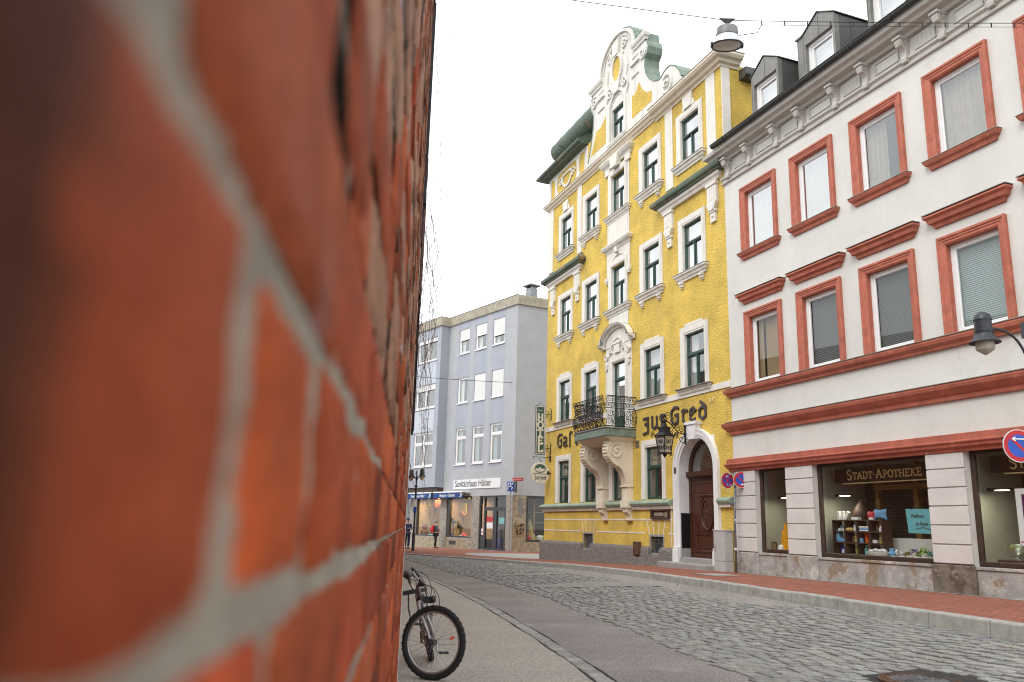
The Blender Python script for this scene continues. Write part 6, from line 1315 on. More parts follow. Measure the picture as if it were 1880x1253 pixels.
r = empty('hanging_lamp', LP); r.rotation_euler = (rad(11),0,0); tag(r, 'white and grey bell shaped street lamp hanging over the road', 'street lamp')
Tl = Matrix.Rotation(rad(-3),4,'Y')
m = MB(); m.lathe([(.0,.13),(.11,.13),(.125,.11),(.135,.02),(.130,.018),(.0,.018)], 28); m.build('housing', 'lamp_grey', r, auto=40)
m = MB(); m.lathe([(.128,.018),(.145,-.01),(.175,-.06),(.192,-.10),(.188,-.10),(.165,-.06),(.12,.01)], 32, ring=True); m.build('shade', 'lamp_steel', r, auto=50)
m = MB(); m.lathe([(.193,-.095),(.199,-.105),(.193,-.115),(.175,-.112),(.17,-.10)], 32, ring=True); [m.box(sx*.19-.012,sx*.19+.012,-.02,.02,-.13,-.07) for sx in (-1,1)]; m.build('rim', 'lamp_black', r, auto=50)
m = MB(); m.lathe([(.0,-.128),(.10,-.122),(.178,-.106),(.0,-.104)], 32); m.build('lens', 'lamp_lens', r, auto=50)
m = MB(); m.prism([(-.10,.235),(.10,.235),(.03,.18),(.022,.12),(-.022,.12),(-.03,.18)], -.012, .012); m.lathe([(.028,.12),(.028,.16),(0,.16)], 12); m.build('hanger', 'lamp_black', r)
# ------------------------------------------------------------------ round no-stopping signs
def round_sign(name, pos, rz, rr, kind, lab, parent_unused=None):
    r = empty(name, pos, rz); tag(r, lab, 'traffic sign', 'round no stopping signs')
    T = Matrix.Rotation(rad(90),4,'X')
    m = MB(); m.lathe([(0,-.012),(rr,-.012),(rr,0),(rr*.97,.004),(0,.004)], 40, (0,0,0), T); m.build('backplate', 'zinc', r, auto=40)
    m = MB(); m.lathe([(rr*.69,.006),(rr*.955,.006),(rr*.955,.0045),(rr*.69,.0045)], 40, (0,0,0), T, True)
    cr_ = [(135,-45)] if kind != 'x' else [(135,-45),(45,-135)]
    for k, (a, b) in enumerate(cr_): m.stroke([(rr*.72*math.cos(rad(a)), rr*.72*math.sin(rad(a))),(rr*.72*math.cos(rad(b)), rr*.72*math.sin(rad(b)))], rr*.17, -.0075-.0006*k, -.005)
    m.build('red_ring', 'sign_red', r)
    m = MB(); m.lathe([(0,.0052),(rr*.70,.0052),(rr*.70,.004),(0,.004)], 40, (0,0,0), T); m.build('blue_field', 'sign_blue', r)
    m = MB(); m.lathe([(rr*.955,.0055),(rr*.995,.0055),(rr*.995,.0045),(rr*.955,.0045)], 40, (0,0,0), T, True); m.build('white_edge', 'white_paint', r)
    m = MB(); k = rr
    def arrow(x, z, d): m.stroke([(x-.20*k*d,z),(x+.14*k*d,z)], .075*k, -.0092, -.008); m.stroke([(x+.02*k*d,z+.13*k),(x+.17*k*d,z),(x+.02*k*d,z-.13*k)], .075*k, -.0098, -.008)
    if kind == 'x': arrow(-.02*k,.50*k,-1); m.stroke([(0,-.36*k),(0,-.62*k)], .07*k, -.0092, -.008); m.stroke([(-.10*k,-.50*k),(.10*k,-.50*k)], .05*k, -.0096, -.008)
    elif kind == 'right': arrow(.05*k,-.56*k,1)
    else: m.stroke([(-.36*k,.42*k),(.44*k,.42*k)], .075*k, -.0092, -.008); m.stroke([(-.20*k,.54*k),(-.38*k,.42*k),(-.20*k,.30*k)], .075*k, -.0098, -.008)
    m.build('arrow', 'white_paint', r)
    return r
PB = Vector((6.02,22.183,0)); zb = zf(.4)
g = MB(); g.tube([(0,0,zb-.1),(-.0,0,1.6),(.055,0,3.02)], .034, 12); o = g.build('sign_post', 'zinc_scratched', loc=(PB.x,PB.y,0), smooth=True); tag(o, 'scratched grey steel post carrying two no stopping signs beside the white building', 'post')
m = MB(); m.bar((-.22,-.05,2.96),(.28,-.05,2.99),.03,.04); m.bar((-.22,-.05,2.66),(.26,-.05,2.68),.03,.04); [m.bar((.0,-.05,z),(.05,.0,z),.02,.03) for z in (2.96,2.67)]; m.build('cross_arm', 'zinc', o)
m = MB(); m.lathe([(.036,1.0),(.0365,1.06)],12); m.lathe([(.037,1.75),(.037,1.8)],12,(.012,0,0)); m.build('sticker_remains', 'sign_white', o)
round_sign('no_stopping_sign', (5.835,22.10,2.795), rad(28), .215, 'x', 'round blue sign with a red cross, left of the pair on the post')
round_sign('no_stopping_sign', (6.205,22.09,2.82), rad(4), .215, 'right', 'round blue sign with one red diagonal, right of the pair on the post')
LY = 10.0; LPX = 6.475
g = MB(); zb2 = zf(12)-.05; g.tube([(0,0,zb2),(0,0,2.9)], .055, 12); g.tube([(0,0,2.9),(0,0,4.12)], .038, 12); g.box(-.05,.05,-.05,.05,3.92,4.12); r = g.build('lamp_post', 'lamp_black', loc=(LPX,LY,0), auto=40)
tag(r, 'black street lamp with a conical globe on a curved arm at the right edge', 'street lamp')
def lamp_head(parent, loc, k, globe, cap=True):
    m = MB(); m.lathe([(0,.30*k),(.05*k,.295*k),(.095*k,.26*k),(.115*k,.20*k),(.115*k,.185*k),(.108*k,.183*k),(.108*k,.06*k),(.118*k,.055*k),(.118*k,.02*k),(.112*k,.015*k),(.112*k,.005*k),(.120*k,.0),(.120*k,-.022*k),(.14*k,-.05*k),(.190*k,-.112*k),(.202*k,-.122*k),(.196*k,-.127*k),(.13*k,-.085*k),(0,-.08*k)], 28, loc); h = m.build('lamp_hood', 'lamp_black', parent, auto=40)
    m = MB(); m.lathe([(0,-.09*k),(.115*k,-.09*k),(.118*k,-.20*k),(.108*k,-.225*k),(.05*k,-.265*k),(.012*k,-.29*k),(0,-.292*k)], 20, loc); m.build('globe', globe, parent, auto=40)
hx, hz = 5.925-LPX, 3.955
lamp_head(r, (hx,0,hz), .93, 'lamp_globe_grey')
m = MB(); m.tube(bez((0.0,0,3.35),(-.03,0,3.85),(-.18,0,4.03),(hx+.08,0,4.03),14), .016, 8); m.tube([(hx,0,hz+.03),(hx+.12,0,hz+.045)], .03, 8); m.build('arm', 'lamp_black', r, smooth=True)
m = MB(); [m.bar((-.42,-.06,z),(.05,-.06,z),.025,.03) for z in (2.43,2.67)]; m.build('sign_bracket', 'zinc', r)
round_sign('no_stopping_sign', (LPX-.315,LY-.085,2.55), rad(2), .20, 'left', 'blue round sign with red diagonal and left arrow beside the right hand street lamp')
# twin street lamp in front of the oriel
TP_ = Vector((-4.954,44.95,0)); r = empty('twin_street_lamp', TP_); tag(r, 'black twin headed street lamp with yellowish globes before the blue building', 'street lamp')
m = MB(); zz = zf(sn(TP_.x,TP_.y)[0]); m.tube([(0,0,zz),(0,0,1.0)], .085, 10); m.tube([(0,0,1.0),(0,0,3.5)], .055, 10); m.lathe([(.05,3.4),(.09,3.45),(.04,3.55),(.06,3.9),(.03,4.1),(.05,4.22),(0,4.3)], 10); m.build('pole', 'lamp_black', r)
for sx, dz in ((-1,.0),(1,.06)): lamp_head(r, (sx*.29,-.05*sx,4.02+dz), 1.05, 'lamp_globe')
m = MB(); [m.tube([(0,0,3.75),(sx*.12,0,3.98),(sx*.25,0,4.08)], .02, 6) for sx in (-1,1)]; [m.tube([(0,0,4.08),(sx*.24,0,4.10)], .012, 5) for sx in (-1,1)]; m.build('arm', 'lamp_black', r)
m = MB(); m.box(-.09,.09,-.10,-.07,2.35,2.75); m.build('notice', 'sign_white', r); m = MB(); m.box(-.08,.08,-.105,-.10,2.05,2.35); m.build('sticker', 'sign_blue', r)
# sign post by the blue corner
SPP = Vector((.16,48.1,0)); r = empty('sign_post', SPP); tag(r, 'grey pole with a blue sign and a red street plate at the blue corner', 'post')
m = MB(); m.tube([(0,0,0),(0,0,4.0)], .04, 8); m.build('pole', 'zinc', r)
m = MB(); m.obox((-.02,-.06,3.72), Vector((math.cos(.25),math.sin(.25),0))*.21, (0,.006,0), (0,0,.27)); bp = m.build('blue_sign', 'sign_blue', r)
m = MB(); m.stroke([(-.16,3.52),(-.16,3.9),(.0,3.9),(.0,3.72),(-.16,3.72)], .045, -.14, -.13); m.stroke([(.06,3.52),(.06,3.72),(.13,3.6)], .04, -.14, -.13); m.stroke([(.06,3.82),(.13,3.92)], .05, -.14, -.13); m.build('pictogram', 'white_paint', r)
m = MB(); m.obox((.27,.02,3.72), (.02,.02,0), (-.08,.18,0), (0,0,.32)); m.build('sign_back', 'lamp_black', r, bevel=.02)
m = MB(); m.obox((.40,-.02,4.14), (.31,.03,0), (0,.008,0), (0,0,.085)); m.build('street_plate', 'sign_red', r); text_obj('plate_lettering', 'Am Wörth', .115, 'white_paint', r, (.13,-.075,4.105), .004, 0, .95, 'LEFT', (90,0,5))
# ------------------------------------------------------------------ hotel signs on the yellow facade (hung square to the wall)
YM = Y.matrix_basis
def yl(x, y, z): return YM @ Vector((x,y,z))
SR_ = FR+rad(90)     # x of these frames runs into the wall, faces look along the street towards the viewer
def sgn(name, x, y, z, lab, cat): r = empty(name, yl(x,y,z), FR+rad(90)); return tag(r, lab, cat)
r = sgn('hotel_sign', -12.8, -.50, 4.42, 'tall narrow green sign reading HOTEL downwards beside the yellow facade corner', 'sign')
m = MB(); m.box(-.215,.215,-.03,.03,0,2.06); m.build('panel', 'lamp_black', r, bevel=.006)
m = MB(); m.box(-.195,.195,-.034,.034,.02,2.04); m.build('border', 'hotel_letter', r); m = MB(); m.box(-.165,.165,-.038,.038,.05,2.01); m.build('field', 'hotel_green', r)
m = MB()
for i, ch in enumerate('HOTEL'):
    k = .30; wd = SL[ch][1]*k; zz = 1.42-.325*i
    for q, s in enumerate(SL[ch][0]): m.stroke([(-wd/2*.95+p[0]*k*.95, zz+p[1]*k) for p in s], .075*(.55 if abs(s[0][1]-s[-1][1]) < .02 and len(s) == 2 else 1), -.052-.0008*q, -.038)
m.build('lettering', 'hotel_letter', r)
text_obj('small_lettering', 'Gasthof', .085, 'hotel_letter', r, (-.13,-.040,1.83), .004, 0, .75)
m = MB()
for z in (.28,1.72):
    m.tube([(.215,0,z),(.52,0,z)], .012, 6); m.box(.49,.52,-.05,.05,z-.22,z+.20)
    for sg in (-1,1): m.tube([(.31+a,0,z+sg*.09+b*sg) for a, b in spiral(0,0,.085,.015,-1.4,1.4,16)], .009, 5); m.tube([(.46,0,z+sg*.2),(.44,0,z+sg*.27),(.50,0,z+sg*.25)], .008, 5)
m.tube([(-.15,0,2.06),(-.06,0,2.14),(0,0,2.22),(.06,0,2.14),(.15,0,2.06)], .007, 5); m.build('bracket', 'iron_black', r)
r = sgn('oval_sign', -12.8, -.47, 3.66, 'cream oval inn sign with a small crest hanging under the hotel sign', 'sign')
T = Matrix.Rotation(rad(90),4,'X') 
m = MB(); m.lathe([(0,-.03),(.42,-.03),(.43,0),(.42,.03),(0,.03)], 40, (0,0,0), T @ Matrix.Scale(1.04,4,(0,1,0))); m.build('panel', 'hotel_letter', r, auto=40)
m = MB(); m.stroke([(.235*math.cos(rad(t)), .19+.165*math.sin(rad(t))) for t in range(0,360,15)], .03, -.036, -.03, closed=True); m.build('crest_ring', 'ink_grey', r)
m = MB(); m.prism([(.21*math.cos(rad(t)), .19+.14*math.sin(rad(t))) for t in range(0,181,15)], -.034, -.03); m.build('crest_field', 'hotel_green', r)
m = MB(); m.prism([(-.17,.08),(.17,.08),(.14,.18),(.05,.17),(.03,.25),(-.05,.25),(-.06,.17),(-.14,.2)], -.038, -.03); m.build('crest_figure', 'hotel_letter', r)
m = MB(); m.box(-.32,.30,-.034,-.03,-.045,-.02); m.build('line', 'ink_grey', r)
m = MB()
for ch, x in (('Z',-.24),('u',-.14),('r',-.07),('G',.02),('r',.11),('e',.16),('d',.22)): blackletter(ch, x, -.26, .105, .072, .017, -.040, -.03, m)
m.build('lettering', 'dark_letter', r); m = MB(); m.box(-.02,.02,-.034,-.03,-.37,-.34); m.build('ornament', 'ink_grey', r)
m = MB(); m.tube([(0,0,.43),(.02,0,.55),(-.05,0,.62)], .012, 5); m.tube([(-.35,0,.66),(.46,0,.66)], .011, 6); m.tube([(-.30,0,.66),(-.29,0,.56)], .008, 5); m.box(.43,.46,-.05,.05,.5,.75); m.tube([(.3,0,.66),(.36,0,.60),(.40,0,.66)], .008, 5); m.build('bracket', 'iron_black', r)
m = MB(); m.lathe([(0,-.05),(.05,-.04),(.06,.05),(.03,.09),(0,.1)], 10, (0,0,0)); o = m.build('wall_spotlight', 'lamp_black', None, loc=yl(-12.75,-.12,3.66)); tag(o, 'small dark spotlight fixed to the yellow wall beside the oval sign', 'lamp'); m = MB(); m.box(-.02,.02,.0,.12,-.02,.02); m.build('bracket', 'iron_black', o, rz=FR)
# wrought iron lantern over the door
r = empty('wall_lantern', yl(-1.95,-.93,3.62), FR+rad(60)); tag(r, 'ornate black wrought iron lantern with lettered panes hanging before the doorway', 'lantern')
n = 6
def hexr(r_, z): return [(r_*math.cos(rad(60*k+30)), r_*math.sin(rad(60*k+30)), z) for k in range(6)]
lo_, hi_ = hexr(.205,.05), hexr(.30,.54)
m = MB(); m.add(lo_+hi_, [(k,(k+1)%6,6+(k+1)%6,6+k) for k in range(6)]+[(5,4,3,2,1,0)]); m.build('pane', 'lantern_glass', r)
m = MB()
for k in range(6): m.bar(lo_[k],hi_[k],.026); m.bar(hi_[k],hi_[(k+1)%6],.03); m.bar(lo_[k],lo_[(k+1)%6],.026)
a_, b_, c_, d_ = hexr(.345,.545), hexr(.20,.66), hexr(.19,.80), hexr(.10,.84); rings = [a_,b_,c_,d_,hexr(.05,.95),hexr(.09,.98),hexr(.0001,1.08)]
m.add([p for q in rings for p in q], [(i*6+k,i*6+(k+1)%6,i*6+6+(k+1)%6,i*6+6+k) for i in range(len(rings)-1) for k in range(6)]+[(5,4,3,2,1,0)])
for k in range(6):
    a = rad(60*k+30); ca, sa = math.cos(a), math.sin(a)
    m.tube([((.34+x)*ca,(.34+x)*sa,.60+z) for x, z in spiral(.05,0,.075,.015,-1.5,1.4,14)], .010, 5); m.tube([((.22+x)*ca,(.22+x)*sa,.02+z) for x, z in spiral(0,0,.05,.01,1,1.3,10)], .008, 5)
m.lathe([(.05,.04),(.07,.0),(.03,-.05),(.0,-.10)], 8); m.lathe([(0,.0)]+[(.2,.045),(.0,.046)], 6)
m.build('lantern_cage', 'iron_black', r)
m = MB(); m.lathe([(0,.1),(.05,.12),(.06,.3),(.03,.36),(0,.37)], 10); m.build('bulb', 'pack_white', r)
m = MB()
for k in range(6):
    a = rad(60*k+60); nrm = Vector((math.cos(a),math.sin(a),0)); tx = Vector((-math.sin(a),math.cos(a),0)); sl = (.30-.205)*math.cos(rad(30))/.49
    def mp(x, z, y, nrm=nrm, tx=tx, sl=sl): return tuple(nrm*(.205*math.cos(rad(30))+sl*(z-.05)+y)+tx*x+Vector((0,0,z)))
    for row, (w_, zz, kk) in enumerate((('Zur',.34,.085),('Gred',.15,.085))):
        tw = len(w_)*.066; x0 = -tw/2
        for i, ch in enumerate(w_): blackletter(ch if ch in BL else 'r', x0+i*.066, zz, kk, .055, .019, .004, .009, m)
    m.stroke([(-.08,.10),(0,.085),(.08,.10)], .01, .004, .008, mp) if False else None
m2 = MB()
for k in range(6):
    a = rad(60*k+60); nrm = Vector((math.cos(a),math.sin(a),0)); tx = Vector((-math.sin(a),math.cos(a),0)); sl = (.30-.205)*math.cos(rad(30))/.49
    mp = lambda x, z, y, nrm=nrm, tx=tx, sl=sl: tuple(nrm*(.205*math.cos(rad(30))+sl*(z-.05)+y)+tx*x+Vector((0,0,z)))
    for w_, zz, pitch in (('Zur',.34,.070),('Gred',.15,.060)):
        x0 = -len(w_)*pitch/2
        for i, ch in enumerate(w_):
            for st in BL[ch]: m2.stroke([(x0+i*pitch+p[0]*.054, zz+p[1]*.085) for p in st], .018, .004, .009, mp)
m2.build('lettering', 'dark_letter', r)
BRK = empty('lantern_bracket', yl(-1.95,0,4.25), FR+rad(90)); tag(BRK, 'scrolled wrought iron bracket on the door keystone that carries the lantern', 'bracket')
m = MB(); m.box(-.24,-.21,-.03,.03,-.28,.30); m.tube([(-.22,0,.0),(-.45,0,.05),(-.75,0,.32),(-.93,0,.42),(-1.02,0,.36)], .018, 6)
for cx, cz, r_, a0, tr in ((-.34,.16,.12,0,1.5),(-.34,-.14,.12,1,-1.5),(-.55,-.02,.13,2,1.6),(-.62,.36,.12,3,-1.5),(-.82,.52,.13,0,1.6),(-1.0,.42,.10,2,1.3),(-.48,.26,.09,1,1.4),(-.72,.12,.10,4,-1.4)): m.tube([(cx+x,0,cz+z) for x, z in spiral(cx*0,0,r_,.018,a0,tr,20)], .011, 5)
for k in range(7): q = bez((-.25,0,.02),(-.5,0,.1),(-.7,0,.3),(-.95,0,.45),7)[k]; m.add([q+Vector((0,-.03,0)), q+Vector((-.05,0,.07)), q+Vector((0,.03,0)), q+Vector((.03,0,.02))], [(0,1,2,3)])
m.tube([(-.93,0,.42),(-.93,0,.30)], .012, 5); m.build('scrollwork', 'iron_black', BRK); 
# grey electrical cabinet
r = empty('utility_cabinet', yl(-.24,-.02,zf(-.2)), FR); tag(r, 'pale grey utility cabinet standing against the yellow wall beside the sign post', 'cabinet')
m = MB(); m.box(-.27,.25,-.28,.0,-.1,.26); m.build('base', 'cabinet_grey', r, bevel=.006); m = MB(); m.box(-.26,.24,-.285,.0,.265,1.06); d = m.build('housing', 'cabinet_grey', r, bevel=.008); m = MB(); m.box(-.285,.265,-.30,.0,1.06,1.09); m.build('lid', 'cabinet_grey', r, bevel=.006)
m = MB(); m.box(-.20,-.17,-.30,-.285,.52,.68); m.build('latch', 'zinc', r, bevel=.004)
# wall-to-wall wire before the blue building
g = MB(); g.tube(sag((-16,40,9.6),B.matrix_basis @ Vector((-.45,-.03,9.98)),.25), .014, 4); tag(g.build('overhead_cable', 'iron_black'), 'thin cable crossing the street to the blue building\'s corner', 'cable')
# ------------------------------------------------------------------ bicycle leaning on the brick building
BK = empty('bicycle', (-.75,8.9,0)); tag(BK, 'dark mountain bike leaning on the brick wall with its front wheel turned sideways', 'bicycle'); OB = Vector((-.75,8.9,0))
V = lambda x, y, z: Vector((x,y,z))-OB
def wheel(c, e1, e2, R_, name, tread=True, spokes=28):
    e1 = Vector(e1).normalized(); e2 = Vector(e2); e2 = (e2-e1*e1.dot(e2)).normalized(); nx = e1.cross(e2)
    pt = lambda r_, a, o=0: c+e1*(r_*math.cos(a))+e2*(r_*math.sin(a))+nx*o
    root = MB(); N_ = 56; prof = [(R_-.052,-.018),(R_-.040,-.026),(R_-.018,-.024),(R_-.004,-.014),(R_,0),(R_-.004,.014),(R_-.018,.024),(R_-.040,.026),(R_-.052,.018)]
    vs = [pt(p, 2*math.pi*i/N_, o) for i in range(N_) for p, o in prof]; k = len(prof); root.add(vs, [(i*k+j, i*k+(j+1)%k, ((i+1)%N_)*k+(j+1)%k, ((i+1)%N_)*k+j) for i in range(N_) for j in range(k)])
    w_ = root.build(name, 'tyre', BK, smooth=True)
    m = MB()
    for i in range(72):
        a = 2*math.pi*i/72; t = -e1*math.sin(a)+e2*math.cos(a); rr = e1*math.cos(a)+e2*math.sin(a)
        for o in ((-.016,.016) if i % 2 else (-.024,.0,.024)): m.obox(c+rr*(R_-(.0045 if abs(o) < .02 else .014))+nx*o, t*.008, nx*.006, rr*.005)
    m.build('tread', 'tyre', w_)
    m = MB(); prof = [(R_-.050,-.014),(R_-.050,.014),(R_-.068,.012),(R_-.074,.0),(R_-.068,-.012)]; k = 5
    m.add([pt(p, 2*math.pi*i/N_, o) for i in range(N_) for p, o in prof], [(i*k+j, i*k+(j+1)%k, ((i+1)%N_)*k+(j+1)%k, ((i+1)%N_)*k+j) for i in range(N_) for j in range(k)]); m.build('rim', 'alloy', w_, smooth=True)
    m = MB()
    for i in range(spokes): a = 2*math.pi*i/spokes; sg = 1 if i % 2 else -1; m.tube([pt(.022, a+sg*(1.1 if i % 4 < 2 else -1.1), .03*sg), pt(R_-.07, a, 0)], .0016, 4)
    m.build('spokes', 'alloy', w_)
    m = MB(); m.tube([c-nx*.055,c-nx*.036,c-nx*.034,c+nx*.034,c+nx*.036,c+nx*.055], [.010,.010,.026,.026,.010,.010], 12); m.build('hub', 'bike_plastic', w_)
    return nx, pt
fc = V(-.672,8.28,.338); nx, fpt = wheel(fc, (.925,-.38,0), (-.05,.12,.99), .337, 'front_wheel')
if nx.y > 0: nx = -nx
rc = V(-.845,9.40,.33); bd2 = Vector((.165,-.985,0)).normalized(); leanv = Vector((-.20,-.03,.98))
rnx, rpt = wheel(rc, bd2, leanv, .335, 'rear_wheel')
hb, ht, bb, st = V(-.835,8.50,.70), V(-.875,8.56,.83), V(-.765,8.95,.29), V(-.93,9.10,.70)
fax = (hb-ht).normalized(); crown = hb+fax*.03
m = MB(); m.tube([ht,hb], .022, 10); m.tube([bb,hb+Vector((0,0,.0))-fax*.02], .021, 10); m.tube([st-Vector((0,0,.03)),ht+fax*.03], .018, 10); m.tube([bb,st], .019, 10)
for sg in (-1,1): o = rnx*.055*sg; m.tube([bb+o*.5,rc+o], .010, 8); m.tube([st+o*.3,rc+o], .009, 8)
m.tube([bb-rnx*.035,bb+rnx*.035], .024, 10); m.build('frame', 'bike_frame', BK, smooth=True)
m = MB(); wn = nx
for sg in (-1,1):
    a = crown+wn*.055*sg; b = fc+wn*.058*sg; mid = a*.45+b*.55+(a-b).cross(wn).normalized()*.012
    m.tube(bez(a, a*.6+b*.4+Vector((-.02,0,-.02)), mid+Vector((.0,-.01,.02)), b, 10), [.021,.021,.020,.019,.018,.017,.016,.015,.014,.013,.014], 10)
m.tube([crown-wn*.062,crown+wn*.062], .024, 10); m.tube([crown,hb], .020, 10); m.build('fork', 'bike_fork', BK, smooth=True)
m = MB(); m.lathe([(0,-.02),(.032,-.02),(.038,0),(.032,.025),(0,.028)], 14, fc+wn*.062, Matrix.Rotation(rad(90),4,'X')); m.build('hub_dynamo', 'bike_plastic', BK)
stt = ht-fax*.05; clamp = V(-.915,8.45,.905)
m = MB(); m.tube([ht,stt], .018, 10); m.tube(bez(stt,stt-fax*.05,clamp+Vector((-.06,.04,-.01)),clamp,8), .019, 10); m.build('stem', 'bike_fork', BK, smooth=True)
ha, hb_ = V(-.80,8.16,.885), V(-.955,8.74,.985)
m = MB(); m.tube(bez(ha, ha*.6+clamp*.4+Vector((0,0,.02)), clamp*.6+hb_*.4, hb_, 12), .0125, 8); m.build('handlebar', 'bike_fork', BK, smooth=True)
dv = (hb_-ha).normalized()
for q, d in ((ha,1),(hb_,-1)):
    m = MB(); m.tube([q-dv*.01*d,q+dv*.11*d], [.019,.018], 10); m.build('grip', 'bike_plastic', BK, smooth=True)
    m = MB(); p = q+dv*.15*d; m.tube([p,p+Vector((.03,-.02,-.03))], .018, 8); m.tube([p+Vector((.03,-.02,-.03)),p+Vector((.05,-.04,-.035))-dv*.06*d,p+Vector((.045,-.04,-.05))-dv*.13*d], .007, 6); m.obox(p+Vector((.02,-.02,-.045)), (.03,0,0), (0,.022,0), (0,0,.018)); m.build('brake_lever', 'bike_plastic', BK)
m = MB()
cab = [(V(-.83,8.22,.87),V(-.62,8.15,.90),V(-.62,8.2,.66),V(-.80,8.47,.60)),(V(-.82,8.25,.86),V(-.55,8.1,.92),V(-.60,8.2,.50),V(-.72,8.32,.60)),(V(-.93,8.66,.96),V(-.70,8.3,1.02),V(-.66,8.3,.72),V(-.81,8.5,.62)),(V(-.90,8.6,.95),V(-.74,8.3,.9),V(-.72,8.3,.7),V(-.84,8.55,.68))]
for c_ in cab: m.tube(bez(*c_, 16), .0032, 5)
m.build('cables', 'bike_plastic', BK)
m = MB(); lp = V(-.745,8.36,.72); m.obox(lp, (.045,0,0), (0,.035,0), (0,0,.03)); m.tube([lp+Vector((-.03,0,0)),V(-.83,8.48,.70)], .007, 6); m.tube([lp+Vector((.03,-.02,0)),lp+Vector((.06,-.03,.015))], [.03,.034], 12); m.build('headlamp', 'bike_plastic', BK, bevel=.01)
m = MB()
for sg in (-1,1): a = crown+wn*.05*sg+Vector((.04,0,-.03)); m.tube([a+Vector((.0,0,.06)),a+Vector((.02,-.01,-.06)),a+Vector((.045,-.01,-.09))], .010, 7); m.obox(a+Vector((.045,-.012,-.09)), (.012,0,0), (0,.010,0), (0,0,.028))
m.build('brake_arm', 'alloy', BK)
sd_ = V(-1.035,9.10,.90); m = MB(); m.tube([st,sd_-Vector((0,0,.05))], .014, 10); m.build('seat_post', 'alloy', BK, smooth=True)
m = MB(); rows = []
fx = bd2; sx_ = Vector((0,0,1)).cross(fx).normalized()
for i in range(9):
    t = i/8; w_ = .085*(1-t)**.8+.022; zc = .012*math.sin(t*3.1)-.02*t; cpt = sd_+fx*(-.12+.27*t)+Vector((0,0,zc)); rows.append([cpt+sx_*(w_*math.cos(a))+Vector((0,0,.045*max(-.6,math.sin(a))*(1-.3*t))) for a in [2*math.pi*k/12 for k in range(12)]])
m.add([p for q in rows for p in q], [(i*12+k,i*12+(k+1)%12,i*12+12+(k+1)%12,i*12+12+k) for i in range(8) for k in range(12)]+[tuple(range(12)),tuple(range(96,108))]); m.build('saddle', 'bike_plastic', BK, smooth=True)
# crank, pedals, chainring, rear gear
m = MB(); m.tube([bb+rnx*.055,bb-rnx*.055], .012, 8); cd = Vector((.2,-.5,-.84)).normalized(); pa, pb = bb-rnx*.06*(1 if rnx.x < 0 else -1)+cd*.165, bb+rnx*.06*(1 if rnx.x < 0 else -1)-cd*.165
m.tube([bb-rnx*.06*(1 if rnx.x < 0 else -1),pa], .011, 7); m.tube([bb+rnx*.06*(1 if rnx.x < 0 else -1),pb], .011, 7); m.build('crank', 'alloy', BK)
for q, sg in ((pa,1),(pb,-1)): m = MB(); c_ = q+Vector((.06*sg,.0,0)); m.obox(c_, (.05,.008,0), (-.008,.032,.0), (0,0,.011)); m.build('pedal', 'bike_plastic', BK, bevel=.006)
m = MB(); side = rnx*(.045 if rnx.x < 0 else -.045)
for cc, r_ in ((bb,.085),(rc,.045)): m.tube([cc+side*1.0,cc+side*1.25], r_, 20)
m.tube([rc+side*1.3+Vector((.0,0,-.02)),rc+side*1.3+Vector((.02,-.05,-.13))], .016, 6); m.tube([bb+side*1.15+leanv*.083,rc+side*1.15+leanv*.045], .005, 4); m.tube([bb+side*1.15-leanv*.083,rc+side*1.3-leanv*.13], .005, 4); m.build('drivetrain', 'rust_metal', BK)
m = MB(); rk = [rc+leanv*.40+bd2*t for t in (-.22,.12)]
for sg in (-1,1):
    o = rnx*.055*sg; m.tube([rk[0]+o,rk[1]+o], .006, 5); m.tube([rk[0]*.6+rk[1]*.4+o,rc+o*1.1], .006, 5)
for t in (0,.33,.66,1): p = rk[0]+(rk[1]-rk[0])*t; m.tube([p-rnx*.055,p+rnx*.055], .005, 5)
m.obox(rk[1]-Vector((.10,.2,-.01)), rnx*.08, bd2*.05, (0,0,.02)); m.build('rack', 'bike_plastic', BK)
m = MB(); m.tube([rk[1]+Vector((-.12,-.20,.02)),rk[1]+Vector((-.10,-.28,-.15)),rk[1]+Vector((-.05,-.30,-.32))], .009, 6); m.build('strap', 'bike_plastic', BK)
m = MB(); a0 = [rpt(.36, rad(t), 0) for t in range(60,175,8)]
m.add([p+rnx*o for p in a0 for o in (-.028,.028)], [(2*i,2*i+1,2*i+3,2*i+2) for i in range(len(a0)-1)]); m.build('mudguard', 'bike_plastic', BK)
m = MB(); q = fpt(.2, rad(15)); m.obox(q, (.02,0,.012), (0,.005,0), (-.006,0,.01)); m.build('spoke_reflector', 'pack_orange', BK)
